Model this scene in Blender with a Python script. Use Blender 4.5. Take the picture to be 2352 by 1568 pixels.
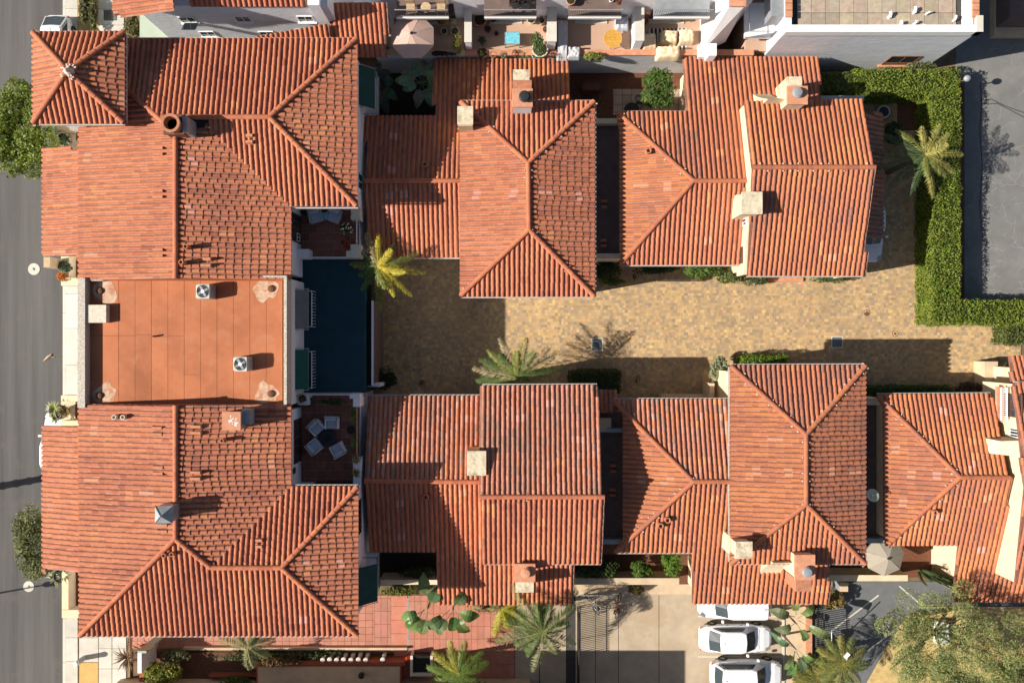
import bpy, math, random
import numpy as np
from mathutils import Matrix, Vector, noise as mnoise

# ------------------------------------------------------------------ camera, sky, sun
for _o in list(bpy.data.objects): bpy.data.objects.remove(_o)
SC = bpy.context.scene
COL = SC.collection
CX, CY, S, H = 1176.0, 784.0, 34.5, 50.0      # survey grid: S units per metre on the ground, flight height H
cd = bpy.data.cameras.new('aerial_camera'); cam = bpy.data.objects.new('aerial_camera', cd); COL.objects.link(cam)
cam.location = (0, 0, H); cam.rotation_euler = (0, 0, 0)
cd.sensor_width = 36; cd.lens = 36*S*H/2352; cd.clip_end = 600; cd.clip_start = 0.5
SC.camera = cam
SUN = Vector((-1.44, -0.26, 1.0)).normalized()
wd = bpy.data.worlds.new('World'); SC.world = wd; wd.use_nodes = True
nt = wd.node_tree; bg = nt.nodes['Background']
sky = nt.nodes.new('ShaderNodeTexSky'); sky.sky_type = 'NISHITA'; sky.sun_disc = False
sky.sun_elevation = math.asin(SUN.z); sky.sun_rotation = math.atan2(SUN.x, SUN.y)
sky.air_density = 1.0; sky.dust_density = 1.5
nt.links.new(sky.outputs[0], bg.inputs[0]); bg.inputs[1].default_value = 0.052
sd = bpy.data.lights.new('sun', 'SUN'); sd.energy = 5.0; sd.angle = math.radians(0.53); sd.color = (1.0, 0.93, 0.83)
so = bpy.data.objects.new('sun', sd); COL.objects.link(so); so.location = SUN*80
so.rotation_euler = (-SUN).to_track_quat('-Z', 'Y').to_euler()
SC.view_settings.view_transform = 'Standard'; SC.view_settings.look = 'None'
SC.view_settings.exposure = 0.70; SC.view_settings.gamma = 1.0
SC.render.engine = 'CYCLES'; SC.cycles.max_bounces = 6

R = random.Random(11)
G = np.random.default_rng(5)

# ------------------------------------------------------------------ helpers
def P(vx, vy, z=0.0):
    k = (1-z/H)/S
    return Vector(((vx-CX)*k, (CY-vy)*k, z))
def XY(vx, vy, z=0.0):
    p = P(vx, vy, z); return (p.x, p.y)
def wall_y(Y, vx, vy):                         # point of the upright plane y=Y
    z = H*(1-Y*S/(CY-vy)); return Vector(((vx-CX)*(1-z/H)/S, Y, z))
def wall_x(X, vx, vy):
    z = H*(1-X*S/(vx-CX)); return Vector((X, (CY-vy)*(1-z/H)/S, z))

class MB:
    def __init__(s): s.v = []; s.f = []; s.c = []
    def add(s, vs, fs, c=(1, 1, 1)):
        n = len(s.v); s.v += [tuple(p) for p in vs]
        s.f += [tuple(i+n for i in f) for f in fs]; s.c += [c]*len(fs); return s
    def box(s, x0, y0, z0, x1, y1, z1, c=(1, 1, 1)):
        x0, x1 = min(x0, x1), max(x0, x1); y0, y1 = min(y0, y1), max(y0, y1); z0, z1 = min(z0, z1), max(z0, z1)
        return s.add([(x0,y0,z0),(x1,y0,z0),(x1,y1,z0),(x0,y1,z0),(x0,y0,z1),(x1,y0,z1),(x1,y1,z1),(x0,y1,z1)],
              [(3,2,1,0),(4,5,6,7),(0,1,5,4),(1,2,6,5),(2,3,7,6),(3,0,4,7)], c)
    def obox(s, c, size, rz=0, col=(1, 1, 1), M=None):
        hx, hy, hz = size[0]/2, size[1]/2, size[2]/2
        m = M if M is not None else Matrix.Translation(c) @ Matrix.Rotation(rz, 4, 'Z')
        pts = [m @ Vector(p) for p in [(-hx,-hy,-hz),(hx,-hy,-hz),(hx,hy,-hz),(-hx,hy,-hz),(-hx,-hy,hz),(hx,-hy,hz),(hx,hy,hz),(-hx,hy,hz)]]
        return s.add(pts, [(3,2,1,0),(4,5,6,7),(0,1,5,4),(1,2,6,5),(2,3,7,6),(3,0,4,7)], col)
    def rbox(s, x0, y0, z0, x1, y1, z1, b=0.03, c=(1, 1, 1)):    # box with chamfered top and corners
        pl = lambda i: [(x0+b,y0+i),(x1-b,y0+i),(x1-i,y0+b),(x1-i,y1-b),(x1-b,y1-i),(x0+b,y1-i),(x0+i,y1-b),(x0+i,y0+b)]
        a = [(x,y,z0) for x,y in pl(0)] + [(x,y,z1-b) for x,y in pl(0)] + [(x,y,z1) for x,y in pl(b*.7)]
        f = [tuple(range(7,-1,-1)), tuple(range(16,24))]
        for r in (0, 8):
            for i in range(8): j = (i+1) % 8; f.append((r+i, r+j, r+8+j, r+8+i))
        return s.add(a, f, c)
    def prism(s, poly, z0, z1, c=(1, 1, 1)):
        n = len(poly); ar = sum(poly[i][0]*poly[(i+1)%n][1]-poly[(i+1)%n][0]*poly[i][1] for i in range(n))
        if ar < 0: poly = poly[::-1]
        a = [(x,y,z0) for x,y in poly] + [(x,y,z1) for x,y in poly]
        f = [tuple(range(n-1,-1,-1)), tuple(range(n, 2*n))]
        for i in range(n): j = (i+1) % n; f.append((i, j, n+j, n+i))
        return s.add(a, f, c)
    def sheet(s, poly, z, c=(1, 1, 1)):
        n = len(poly); ar = sum(poly[i][0]*poly[(i+1)%n][1]-poly[(i+1)%n][0]*poly[i][1] for i in range(n))
        if ar < 0: poly = poly[::-1]
        return s.add([(x,y,z) for x,y in poly], [tuple(range(n))], c)
    def lathe(s, x, y, prof, n=14, c=(1, 1, 1)):
        a = []; f = []
        for r, z in prof:
            for i in range(n): t = 2*math.pi*i/n; a.append((x+r*math.cos(t), y+r*math.sin(t), z))
        for k in range(len(prof)-1):
            for i in range(n): j = (i+1) % n; f.append((k*n+i, k*n+j, k*n+n+j, k*n+n+i))
        f.append(tuple(range((len(prof)-1)*n, len(prof)*n)))
        return s.add(a, f, c)
    def tube(s, pts, r, n=6, c=(1, 1, 1)):
        pts = [Vector(p) for p in pts]; rs = r if isinstance(r, (list, tuple)) else [r]*len(pts)
        a = []; f = []
        for k, p in enumerate(pts):
            d = (pts[min(k+1, len(pts)-1)]-pts[max(k-1, 0)]).normalized()
            u = d.cross(Vector((0,0,1)) if abs(d.z) < .9 else Vector((1,0,0))).normalized(); w = u.cross(d)
            for i in range(n): t = 2*math.pi*i/n; a.append(p+(u*math.cos(t)+w*math.sin(t))*rs[k])
        for k in range(len(pts)-1):
            for i in range(n): j = (i+1) % n; f.append((k*n+i, k*n+j, k*n+n+j, k*n+n+i))
        f.append(tuple(range(n))); f.append(tuple(range(len(pts)*n-1, (len(pts)-1)*n-1, -1)))
        return s.add(a, f, c)
    def torus(s, M, r0, r1, n=20, k=6, c=(1, 1, 1)):
        a = []; f = []
        for i in range(n):
            t = 2*math.pi*i/n
            for j in range(k):
                q = 2*math.pi*j/k; a.append(M @ Vector(((r0+r1*math.cos(q))*math.cos(t), (r0+r1*math.cos(q))*math.sin(t), r1*math.sin(q))))
        for i in range(n):
            for j in range(k): f.append((i*k+j, ((i+1)%n)*k+j, ((i+1)%n)*k+(j+1)%k, i*k+(j+1)%k))
        return s.add(a, f, c)
    def mesh(s, name, off=(0, 0, 0), smooth=False):
        me = bpy.data.meshes.new(name)
        me.from_pydata([(p[0]-off[0], p[1]-off[1], p[2]-off[2]) for p in s.v], [], s.f)
        at = me.attributes.new('tint', 'FLOAT_COLOR', 'FACE')
        at.data.foreach_set('color', np.array([(c[0], c[1], c[2], 1) for c in s.c], dtype=np.float32).ravel())
        if smooth: me.polygons.foreach_set('use_smooth', [True]*len(me.polygons))
        me.update(); return me

def qmesh(name, V, F, C):                      # fast all-quad mesh
    me = bpy.data.meshes.new(name); n = len(F)
    me.vertices.add(len(V)); me.vertices.foreach_set('co', np.asarray(V, np.float32).ravel())
    me.loops.add(n*4); me.loops.foreach_set('vertex_index', np.asarray(F, np.int32).ravel())
    me.polygons.add(n); me.polygons.foreach_set('loop_start', np.arange(0, n*4, 4, dtype=np.int32))
    me.polygons.foreach_set('use_smooth', [False]*n)
    me.update(calc_edges=True)
    at = me.attributes.new('tint', 'FLOAT_COLOR', 'FACE')
    at.data.foreach_set('color', np.concatenate([np.asarray(C, np.float32), np.ones((n, 1), np.float32)], 1).ravel())
    return me

OFF = {}
def link(name, data):
    o = bpy.data.objects.new(name, data); COL.objects.link(o); return o
def meta(o, label=None, cat=None, group=None, kind=None):
    if label: o['label'] = label
    if cat: o['category'] = cat
    if group: o['group'] = group
    if kind: o['kind'] = kind
    return o
def thing(name, label, cat, group=None, loc=(0, 0, 0), rz=0, world=True):
    o = link(name, None); o.location = loc; o.rotation_euler = (0, 0, rz); o.empty_display_size = .2
    OFF[o.name] = tuple(loc) if world else (0, 0, 0)
    return meta(o, label, cat, group)
def part(b, name, m, parent, label=None, kind=None, smooth=False):
    off = OFF.get(parent.name, (0, 0, 0)) if parent else (0, 0, 0)
    me = b.mesh(name, off, smooth) if isinstance(b, MB) else b
    o = link(name, me)
    if m: me.materials.clear(); me.materials.append(m)
    if parent: o.parent = parent; OFF[o.name] = off
    return meta(o, label, kind=kind)
def solo(b, name, m, label, cat, group=None, smooth=False):   # a thing that is one mesh, origin at its base
    a = np.array(b.v); off = ((a[:,0].min()+a[:,0].max())/2, (a[:,1].min()+a[:,1].max())/2, a[:,2].min())
    o = link(name, b.mesh(name, off, smooth)); o.location = off; o.data.materials.append(m)
    return meta(o, label, cat, group)
def struct(b, name, m, kind='structure'):
    o = link(name, b.mesh(name)); o.data.materials.append(m); o['kind'] = kind; OFF[o.name] = (0, 0, 0); return o
def dup(o, loc=None, rz=None, label=None, group=None, sc=None, par=None):
    c = o.copy(); COL.objects.link(c)
    if par: c.parent = par
    if loc is not None: c.location = loc
    if rz is not None: c.rotation_euler = (0, 0, rz)
    if sc is not None: c.scale = sc
    if label: c['label'] = label
    if group: c['group'] = group
    for ch in list(o.children): dup(ch, par=c)
    return c

# ------------------------------------------------------------------ materials
def M(name, col, rough=.85, var=.22, scale=1.2, bump=0., bscale=25, tint=False, metal=0., spec=.3, stain=None, sscale=.6, sthr=.58, stretch=None, streak=0):
    m = bpy.data.materials.new(name); m.use_nodes = True; t = m.node_tree; N = t.nodes; Lk = t.links
    b = N['Principled BSDF']; b.inputs['Roughness'].default_value = rough; b.inputs['Metallic'].default_value = metal
    b.inputs['Specular IOR Level'].default_value = spec
    g = N.new('ShaderNodeNewGeometry'); vec = g.outputs['Position']
    if stretch:
        mp = N.new('ShaderNodeMapping'); mp.inputs['Scale'].default_value = stretch; Lk.new(vec, mp.inputs['Vector']); vec = mp.outputs[0]
    n1 = N.new('ShaderNodeTexNoise'); n1.inputs['Scale'].default_value = scale; n1.inputs['Detail'].default_value = 6; n1.inputs['Roughness'].default_value = .65
    Lk.new(vec, n1.inputs['Vector'])
    r = N.new('ShaderNodeMapRange'); r.inputs[1].default_value = .3; r.inputs[2].default_value = .7; r.inputs[3].default_value = 1-var; r.inputs[4].default_value = 1+var
    Lk.new(n1.outputs[0], r.inputs[0])
    mx = N.new('ShaderNodeMix'); mx.data_type = 'RGBA'; mx.blend_type = 'MULTIPLY'; mx.inputs[0].default_value = 1
    mx.inputs[6].default_value = (*col, 1); Lk.new(r.outputs[0], mx.inputs[7]); out = mx.outputs[2]
    if tint:
        a = N.new('ShaderNodeAttribute'); a.attribute_name = 'tint'
        m2 = N.new('ShaderNodeMix'); m2.data_type = 'RGBA'; m2.blend_type = 'MULTIPLY'; m2.inputs[0].default_value = 1
        Lk.new(out, m2.inputs[6]); Lk.new(a.outputs['Color'], m2.inputs[7]); out = m2.outputs[2]
    for st in (stain if isinstance(stain, list) else [stain] if stain else []):
        n2 = N.new('ShaderNodeTexNoise'); n2.inputs['Scale'].default_value = sscale; n2.inputs['Detail'].default_value = 8; n2.inputs['Roughness'].default_value = .7
        Lk.new(g.outputs['Position'], n2.inputs['Vector'])
        r2 = N.new('ShaderNodeMapRange'); r2.inputs[1].default_value = sthr; r2.inputs[2].default_value = sthr+.12; r2.inputs[4].default_value = st[3]
        Lk.new(n2.outputs[0], r2.inputs[0])
        m3 = N.new('ShaderNodeMix'); m3.data_type = 'RGBA'; Lk.new(r2.outputs[0], m3.inputs[0]); Lk.new(out, m3.inputs[6]); m3.inputs[7].default_value = (*st[:3], 1); out = m3.outputs[2]
    Lk.new(out, b.inputs['Base Color'])
    if bump:
        n3 = N.new('ShaderNodeTexNoise'); n3.inputs['Scale'].default_value = bscale; n3.inputs['Detail'].default_value = 4; Lk.new(vec, n3.inputs['Vector'])
        bp = N.new('ShaderNodeBump'); bp.inputs['Strength'].default_value = bump; bp.inputs['Distance'].default_value = .03
        Lk.new(n3.outputs[0], bp.inputs['Height']); Lk.new(bp.outputs[0], b.inputs['Normal'])
    return m
def leafmat(name, col, trans=.35, rough=.55):
    m = M(name, col, rough, .25, 2.0, tint=True, spec=.25)
    t = m.node_tree; N = t.nodes; b = N['Principled BSDF']; src = b.inputs['Base Color'].links[0].from_socket
    tr = N.new('ShaderNodeBsdfTranslucent'); hs = N.new('ShaderNodeHueSaturation'); hs.inputs['Value'].default_value = 1.3; hs.inputs['Saturation'].default_value = 1.1
    t.links.new(src, hs.inputs['Color']); t.links.new(hs.outputs[0], tr.inputs[0])
    mx = N.new('ShaderNodeMixShader'); mx.inputs[0].default_value = trans
    t.links.new(b.outputs[0], mx.inputs[1]); t.links.new(tr.outputs[0], mx.inputs[2]); t.links.new(mx.outputs[0], N['Material Output'].inputs[0])
    return m

MT = dict(
 tile=M('terracotta_tile', (1, 1, 1), .8, .16, 9, tint=True, spec=.2, stain=(.55, .42, .33, .45), sscale=7, sthr=.68),
 pan=M('pan_tile', (.21, .095, .065), .9, .3, 5, tint=True, spec=.15),
 mortar=M('mortar', (.62, .52, .43), .95, .3, 8),
 stucco=M('white_stucco', (.74, .74, .76), .9, .07, .8, .35, 3.5, spec=.2, stain=(.52, .5, .46, .35), sscale=.5, sthr=.6),
 stucco2=M('grey_white_stucco', (.66, .67, .70), .9, .08, .8, .6, 2.2, spec=.2, stain=(.45, .43, .4, .4), sscale=.4, sthr=.6, stretch=(1, 1, 2.5)),
 seam=M('seam', (.24, .085, .045), .85, .3, 3),
 cream=M('cream_stucco', (.66, .54, .37), .9, .14, 1.4, .25, 6, spec=.2, stain=(.5, .36, .2, .35), sscale=1.2, sthr=.57),
 tan=M('tan_stucco', (.55, .42, .28), .9, .15, 1.2, .2, 8, spec=.2),
 capstone=M('chimney_stone', (.58, .50, .36), .9, .25, 4, .3, 18, stain=(.25, .19, .10, .65), sscale=2.2, sthr=.5),
 redcap=M('terracotta_cap', (.52, .24, .14), .85, .18, 3, .1, 20, stain=(.55, .42, .33, .4), sscale=3, sthr=.6),
 brick=M('brick', (.40, .17, .10), .9, .25, 5, tint=True),
 asphalt=M('road_asphalt', (.105, .10, .096), .9, .3, .8, .3, 60, stretch=(1.3, .05, 1), stain=[(.17, .155, .135, .6), (.075, .07, .068, .5)], sscale=.4, sthr=.55),
 asphalt2=M('lot_asphalt', (.17, .168, .16), .9, .14, .7, .3, 60, stain=(.23, .22, .20, .6), sscale=.3, sthr=.52),
 asphalt3=M('ramp_asphalt', (.14, .145, .15), .9, .12, 1.5, .3, 80),
 crack=M('crack_seal', (.25, .245, .235), .8, .2, 4),
 darkcrack=M('joint_dark', (.06, .055, .05), .9, .2, 4),
 sidewalk=M('sidewalk_concrete', (.56, .53, .46), .9, .1, 1.5, .15, 40, tint=True, stain=(.4, .36, .3, .4), sscale=.8, sthr=.58),
 concrete=M('lot_concrete', (.43, .345, .245), .9, .16, .8, .15, 40, stain=[(.30, .25, .19, .6), (.47, .32, .17, .5)], sscale=.35, sthr=.54),
 tactile=M('yellow_ramp', (.52, .34, .12), .9, .12, 3, .2, 50),
 paver=M('paver', (1, 1, 1), .85, .12, 2.0, tint=True, stain=(.20, .15, .09, .35), sscale=.25, sthr=.52),
 joint=M("paver_joint", (.26, .19, .11), .95, .2, 3),
 ground=M('ground_soil', (.16, .11, .065), .95, .3, 1.5, .3, 10),
 mulch=M('bark_mulch', (.13, .06, .035), .95, .6, 12, .6, 20),
 drygrass=M('dry_ground', (.50, .36, .15), .95, .3, 2.5, .4, 15, stain=(.20, .21, .07, .6), sscale=.8, sthr=.55),
 redtile=M('red_quarry_tile', (.44, .19, .13), .8, .12, 1.5, tint=True, stain=(.5, .3, .22, .4), sscale=.7, sthr=.55),
 terratile=M('terrace_tile', (.26, .10, .065), .75, .18, 3, tint=True),
 patiotile=M('patio_tile', (.42, .32, .25), .85, .12, 3, tint=True),
 terrace=M('terrace_coating', (.47, .31, .22), .85, .07, 1, stain=(.36, .25, .19, .4), sscale=.6, sthr=.6),
 membrane=M('orange_roof_coating', (.42, .15, .07), .85, .2, .55, .35, 3, spec=.2, tint=True, stain=[(.28, .105, .055, .6), (.50, .24, .14, .5)], sscale=1.1, sthr=.56),
 patch=M('pale_cement_patch', (.52, .36, .25), .9, .3, 3, stain=(.44, .17, .085, .85), sscale=2.5, sthr=.48),
 felt=M('dark_roof_felt', (.15, .105, .09), .9, .2, 2, .2, 30, stain=(.085, .08, .08, .6), sscale=.5, sthr=.55),
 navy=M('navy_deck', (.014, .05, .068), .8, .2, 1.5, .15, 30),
 slab=M('roof_slab', (.37, .31, .24), .95, .2, 3, .3, 25, tint=True, stain=(.25, .16, .08, .5), sscale=1.2, sthr=.56),
 coping=M('pebble_coping', (.48, .43, .36), .95, .5, 14, .5, 30),
 white=M('white_paint', (.8, .8, .79), .6, .05, 3),
 ivory=M('ivory_cloth', (.74, .58, .38), .9, .08, 4, .2, 9),
 greycloth=M('grey_cover', (.50, .50, .52), .9, .08, 4, .3, 7),
 paint=M('car_paint_white', (.8, .8, .81), .22, .02, 2, spec=.6),
 glass=M('car_glass', (.05, .065, .075), .12, .1, 2, spec=.9),  # base colour lightened to stand in for sky reflections
 pane=M('window_glass', (.03, .04, .05), .08, .1, 2, spec=.8),
 rubber=M('rubber', (.02, .02, .02), .85, .1, 4),
 black=M('black_metal', (.025, .025, .028), .5, .1, 5),
 iron=M('rusty_iron', (.15, .07, .04), .9, .4, 20, .4, 60),
 steel=M('grey_steel', (.33, .35, .37), .45, .15, 3, metal=.3),
 alu=M('brushed_metal', (.5, .5, .5), .35, .1, 3, metal=.7),
 zinc=M('zinc_sheet', (.33, .37, .38), .5, .2, 2, metal=.4),
 gutter=M('pale_gutter', (.40, .36, .32), .6, .15, 3),
 green_awn=M('green_awning', (.012, .085, .075), .85, .15, 2, .2, 40),
 dgreen_awn=M('dark_awning', (.014, .06, .055), .85, .15, 2, .2, 40),
 grey_awn=M('grey_awning', (.15, .16, .17), .85, .15, 2, .2, 40),
 sage=M('sage_paint', (.36, .42, .33), .85, .06, 2),
 bluecloth=M('pale_upholstery', (.46, .49, .55), .9, .08, 5, .15, 30),
 darkcloth=M('dark_wicker', (.03, .033, .045), .7, .2, 12, .3, 50),
 pink=M('pink_canvas', (.52, .36, .30), .9, .04, 3),
 beige=M('beige_canvas', (.33, .29, .23), .9, .05, 3),
 wood=M('warm_wood', (.58, .31, .06), .6, .2, 6),
 wood2=M('teak_slat', (.50, .36, .22), .7, .2, 6),
 brown=M('brown_wood', (.14, .055, .03), .75, .25, 5),
 pot=M('clay_pot', (.42, .18, .10), .85, .2, 5),
 palepot=M('pale_pot', (.60, .53, .42), .85, .2, 5),
 soil=M('potting_soil', (.035, .025, .018), .95, .4, 12),
 mosaic=M('blue_mosaic', (.16, .50, .60), .5, .8, 22, spec=.4),
 rug=M('striped_rug', (1, 1, 1), .95, .1, 5, tint=True),
 pinkc=M('pink_cushion', (.62, .16, .27), .9, .5, 18),
 red=M('red_paint', (.6, .06, .03), .5, .1, 4),
 redpaint=M('red_wall', (.30, .085, .045), .85, .15, 2),
 bark=M('bark', (.16, .11, .075), .95, .35, 6, .5, 14),
 leaf=leafmat('leaf', (1, 1, 1)), palm=leafmat('palm_leaf', (1, 1, 1), .3), broad=leafmat('broad_leaf', (1, 1, 1), .25, .4),
 flower=M('flower', (.85, .82, .6), .7, .1, 5, tint=True),
)
# ------------------------------------------------------------------ barrel-tile roofs
DIRS = {'N': Vector((0, 1, 0)), 'S': Vector((0, -1, 0)), 'E': Vector((1, 0, 0)), 'W': Vector((-1, 0, 0))}
PITCH, EXPO = .292, .43
PAL = {   # terracotta colours from weathered to new
 'bright': [(.30,.10,.062),(.36,.12,.07),(.40,.13,.07),(.42,.142,.078),(.44,.15,.08),(.45,.158,.085),(.47,.165,.082),(.49,.175,.085),(.50,.185,.095),(.52,.20,.105)],
 'brown': [(.25,.11,.08),(.29,.12,.08),(.33,.125,.078),(.36,.13,.075),(.38,.135,.072),(.40,.14,.073),(.42,.148,.072),(.44,.155,.07),(.47,.17,.072),(.50,.185,.075)],
 'old': [(.26,.14,.10),(.31,.155,.11),(.36,.17,.12),(.38,.15,.09),(.42,.17,.11),(.45,.20,.14),(.40,.15,.085),(.46,.17,.08),(.30,.17,.13),(.47,.25,.19)],
}
NEW = {'pink': (.55,.255,.19), 'orange': (.53,.215,.095), 'peach': (.54,.25,.145)}
def tile_verts(n=6, r0=.108, r1=.094, th=.016):
    v = []
    for y, r in ((0., r0), (1., r1)):
        for i in range(n+1):
            t = math.pi*i/n; v.append((r*math.cos(t), y, r*.8*math.sin(t)))
    for rr, yy in ((r0, 0.), (r0-th, .001)):                    # butt ring with its own vertices, so the barrel shades straight
        for i in range(n+1):
            t = math.pi*i/n; v.append((rr*math.cos(t), yy, rr*.8*math.sin(t)))
    f = []
    for i in range(n):
        f.append((i, n+1+i, n+2+i, i+1)); f.append((2*(n+1)+i, 2*(n+1)+i+1, 3*(n+1)+i+1, 3*(n+1)+i))
    return np.array(v, np.float32), np.array(f, np.int32)
TV, TF = tile_verts()
_tm = {}
def tile_mesh(c):
    if c not in _tm:
        me = qmesh('roof_tile', TV, TF, [c]*len(TF)); me.materials.append(MT['tile']); me.polygons.foreach_set('use_smooth', [i % 2 == 0 for i in range(len(TF))]); _tm[c] = me
    return _tm[c]

class Roof:
    def __init__(s, root): s.root = root; s.deck = MB(); s.tiles = []; s.caps = []; s.gut = MB(); s.wall = MB(); s.mort = MB(); s.pan = []
    def plane(s, down, eave, top):
        d = DIRS[down]; pe, pt = P(*eave), P(*top); m = (top[2]-eave[2])/((pe-pt).dot(d)); return d, pe, m
    FACES = []
    def hit(s, pl, vx, vy):
        d, pe, m = pl; a = Vector(((vx-CX)/S, (CY-vy)/S, 0)); ad = a.dot(d)
        z = (pe.z+m*(pe.dot(d)-ad))/(1-m*ad/H); return Vector((a.x*(1-z/H), a.y*(1-z/H), z))
    def face(s, down, eave, top, poly, pal='bright', new=(), wear_shade=0.):  # shifts tile tones: weathering, plus each slope's light and shade
        pl = s.plane(down, eave, top); d, pe, m = pl; ux = Vector((-d.y, d.x, 0))
        p3 = [s.hit(pl, *q) for q in poly]; n = len(p3); Roof.FACES.append((s, pl, poly))
        uv = [(p.dot(ux), (pe-p).dot(d)) for p in p3]
        ar = sum(uv[i][0]*uv[(i+1)%n][1]-uv[(i+1)%n][0]*uv[i][1] for i in range(n))
        if ar > 0: p3 = p3[::-1]; uv = uv[::-1]
        # ensure upward facing
        nn = sum(((p3[i]-p3[0]).cross(p3[(i+1)%n]-p3[0]) for i in range(1, n-1)), Vector())
        if nn.z < 0: p3 = p3[::-1]; uv = uv[::-1]
        lo = [p-Vector((0, 0, .14)) for p in p3]
        s.deck.add(p3+lo, [tuple(range(n)), tuple(range(2*n-1, n-1, -1))]+[(i, n+i, n+(i+1)%n, (i+1)%n) for i in range(n)])
        us = [q[0] for q in uv]; k = 0; u = min(us)+PITCH*.5
        cen = []; seed = R.random()*50
        cols = PAL[pal]
        while u < max(us):
            xs = []
            for i in range(n):
                (a, b), (c, e) = uv[i], uv[(i+1) % n]
                if (a <= u < c) or (c <= u < a): xs.append(b+(e-b)*(u-a)/(c-a))
            xs.sort(); colw = R.gauss(0, .07)
            for j in range(0, len(xs)-1, 2):
                v0, v1 = xs[j]-.04, xs[j+1]+.02
                v = v0; first = True
                while v < v1-.04:
                    ln = min(EXPO*(R.uniform(.7, 1.05) if first else R.uniform(.96, 1.04)*(1 if R.random() > .02 else .8)), v1-v)
                    p = ux*(u+R.uniform(-.012, .012)) + d*(pe.dot(d)-v) + Vector((0, 0, pe.z+m*v))
                    vt = v+ln+.05
                    q = ux*(u+R.uniform(-.012, .012)) + d*(pe.dot(d)-vt) + Vector((0, 0, pe.z+m*vt))
                    p.z += .058+R.uniform(-.006, .006); q.z += .026
                    Y = q-p; X = Y.cross(Vector((0, 0, 1))).normalized(); Z = X.cross(Y).normalized()
                    mat = np.array([[X.x, Y.x, Z.x, p.x], [X.y, Y.y, Z.y, p.y], [X.z, Y.z, Z.z, p.z], [0, 0, 0, 1]])
                    t = mnoise.noise(Vector((p.x*.45+seed, p.y*.45, seed)))*.45+.5+colw+R.gauss(0, .13)-wear_shade
                    ci = max(0, min(len(cols)-1, int(t*len(cols))))
                    kz = H/(H-p.z); cvx = CX+(p.x+q.x)/2*S*kz; cvy = CY-(p.y+q.y)/2*S*kz
                    s.tiles.append([mat, cols[ci], ln > .36, p.z, cvx, cvy])
                    cen.append(len(s.tiles)-1)
                    # pan tile in the valley beside the barrel
                    s.pan.append((p+X*PITCH*.5, q+X*PITCH*.5, X))
                    v += ln; first = False
            u += PITCH; k += 1
        for (vx, vy, kind) in new:                               # replaced tile pairs
            c = sorted(cen, key=lambda i: (s.tiles[i][4]-vx)**2+(s.tiles[i][5]-vy)**2)[:2]
            for i in c: s.tiles[i][1] = NEW[kind]; s.tiles[i][2] = True; s.tiles[i][3] += 100
        return pl
    def cap(s, a, b, r=1.38, mortar=0., pal='bright'):           # ridge or hip tiles from a up to b
        a, b = Vector(a), Vector(b)
        if a.z > b.z: a, b = b, a
        L = (b-a).length; n = max(1, round(L/.44)); d = (b-a)/n
        for i in range(n):
            p = a+d*i+Vector((0, 0, .115)); q = a+d*(i+1.12)+Vector((0, 0, .105))
            Y = q-p; X = Y.cross(Vector((0, 0, 1))).normalized(); Z = X.cross(Y).normalized()
            m = Matrix(((X.x*r, Y.x, Z.x*r, p.x), (X.y*r, Y.y, Z.y*r, p.y), (X.z*r, Y.z, Z.z*r, p.z), (0, 0, 0, 1)))
            s.caps.append((m, R.choice(PAL[pal][2:8])))
            if R.random() < mortar:
                for sg in (1, -1):
                    if R.random() < .75:
                        c = p+X*sg*.15*r-Vector((0, 0, .02)); s.mort.obox(c, (R.uniform(.03, .07), R.uniform(.05, .10), .07), R.uniform(0, 3))
        # bedding under the cap tiles
        X = (b-a).cross(Vector((0, 0, 1))).normalized()*.09; z = Vector((0, 0, .10)); w = Vector((0, 0, -.05))
        s.deck.add([a-X*1.4+w, a+X*1.4+w, b+X*1.4+w, b-X*1.4+w, a-X+z, a+X+z, b+X+z, b-X+z], [(0,1,5,4),(1,2,6,5),(2,3,7,6),(3,0,4,7),(4,5,6,7)])
    def hip(s, x0, y0, x1, y1, aN, aS, ze, zr, pal='bright', mortar=0., new=(), wear_shade=(0, 0, 0, 0)):
        ex, ey = (x0+x1)/2, (y0+y1)/2
        s.face('W', (x0, ey, ze), (aN[0], ey, zr), [(x0, y0), aN, aS, (x0, y1)], pal, [q for q in new if q[0] < aN[0] and y0 < q[1]], wear_shade[0])
        s.face('E', (x1, ey, ze), (aN[0], ey, zr), [(x1, y0), aN, aS, (x1, y1)], pal, [q for q in new if q[0] >= aN[0]], wear_shade[1])
        s.face('N', (ex, y0, ze), (ex, aN[1], zr), [(x0, y0), (x1, y0), aN], pal, (), wear_shade[2])
        s.face('S', (ex, y1, ze), (ex, aS[1], zr), [(x0, y1), (x1, y1), aS], pal, (), wear_shade[3])
        A, B = P(*aN, zr), P(*aS, zr)
        s.cap(B, A, mortar=mortar, pal=pal)
        for q, t in (((x0, y0), A), ((x1, y0), A), ((x0, y1), B), ((x1, y1), B)): s.cap(P(*q, ze), t, mortar=mortar, pal=pal)
    def gutter(s, v0, v1, z, w=.075):
        a, b = P(*v0, z), P(*v1, z); d = (b-a).normalized(); n = Vector((d.y, -d.x, 0))
        c = (a+b)/2; mid = Vector((0, 0, 0))
        if n.dot(Vector((c.x, c.y, 0))-s.cxy) < 0: n = -n
        a, b = a+n*.02, b+n*.02
        s.gut.add([a+Vector((0,0,-.14)), b+Vector((0,0,-.14)), b+n*w+Vector((0,0,-.14)), a+n*w+Vector((0,0,-.14)),
                   a+Vector((0,0,-.02)), b+Vector((0,0,-.02)), b+n*w+Vector((0,0,-.02)), a+n*w+Vector((0,0,-.02))],
                  [(3,2,1,0),(4,5,6,7),(0,1,5,4),(1,2,6,5),(2,3,7,6),(3,0,4,7)])
    cxy = Vector((0, 0, 0))
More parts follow.
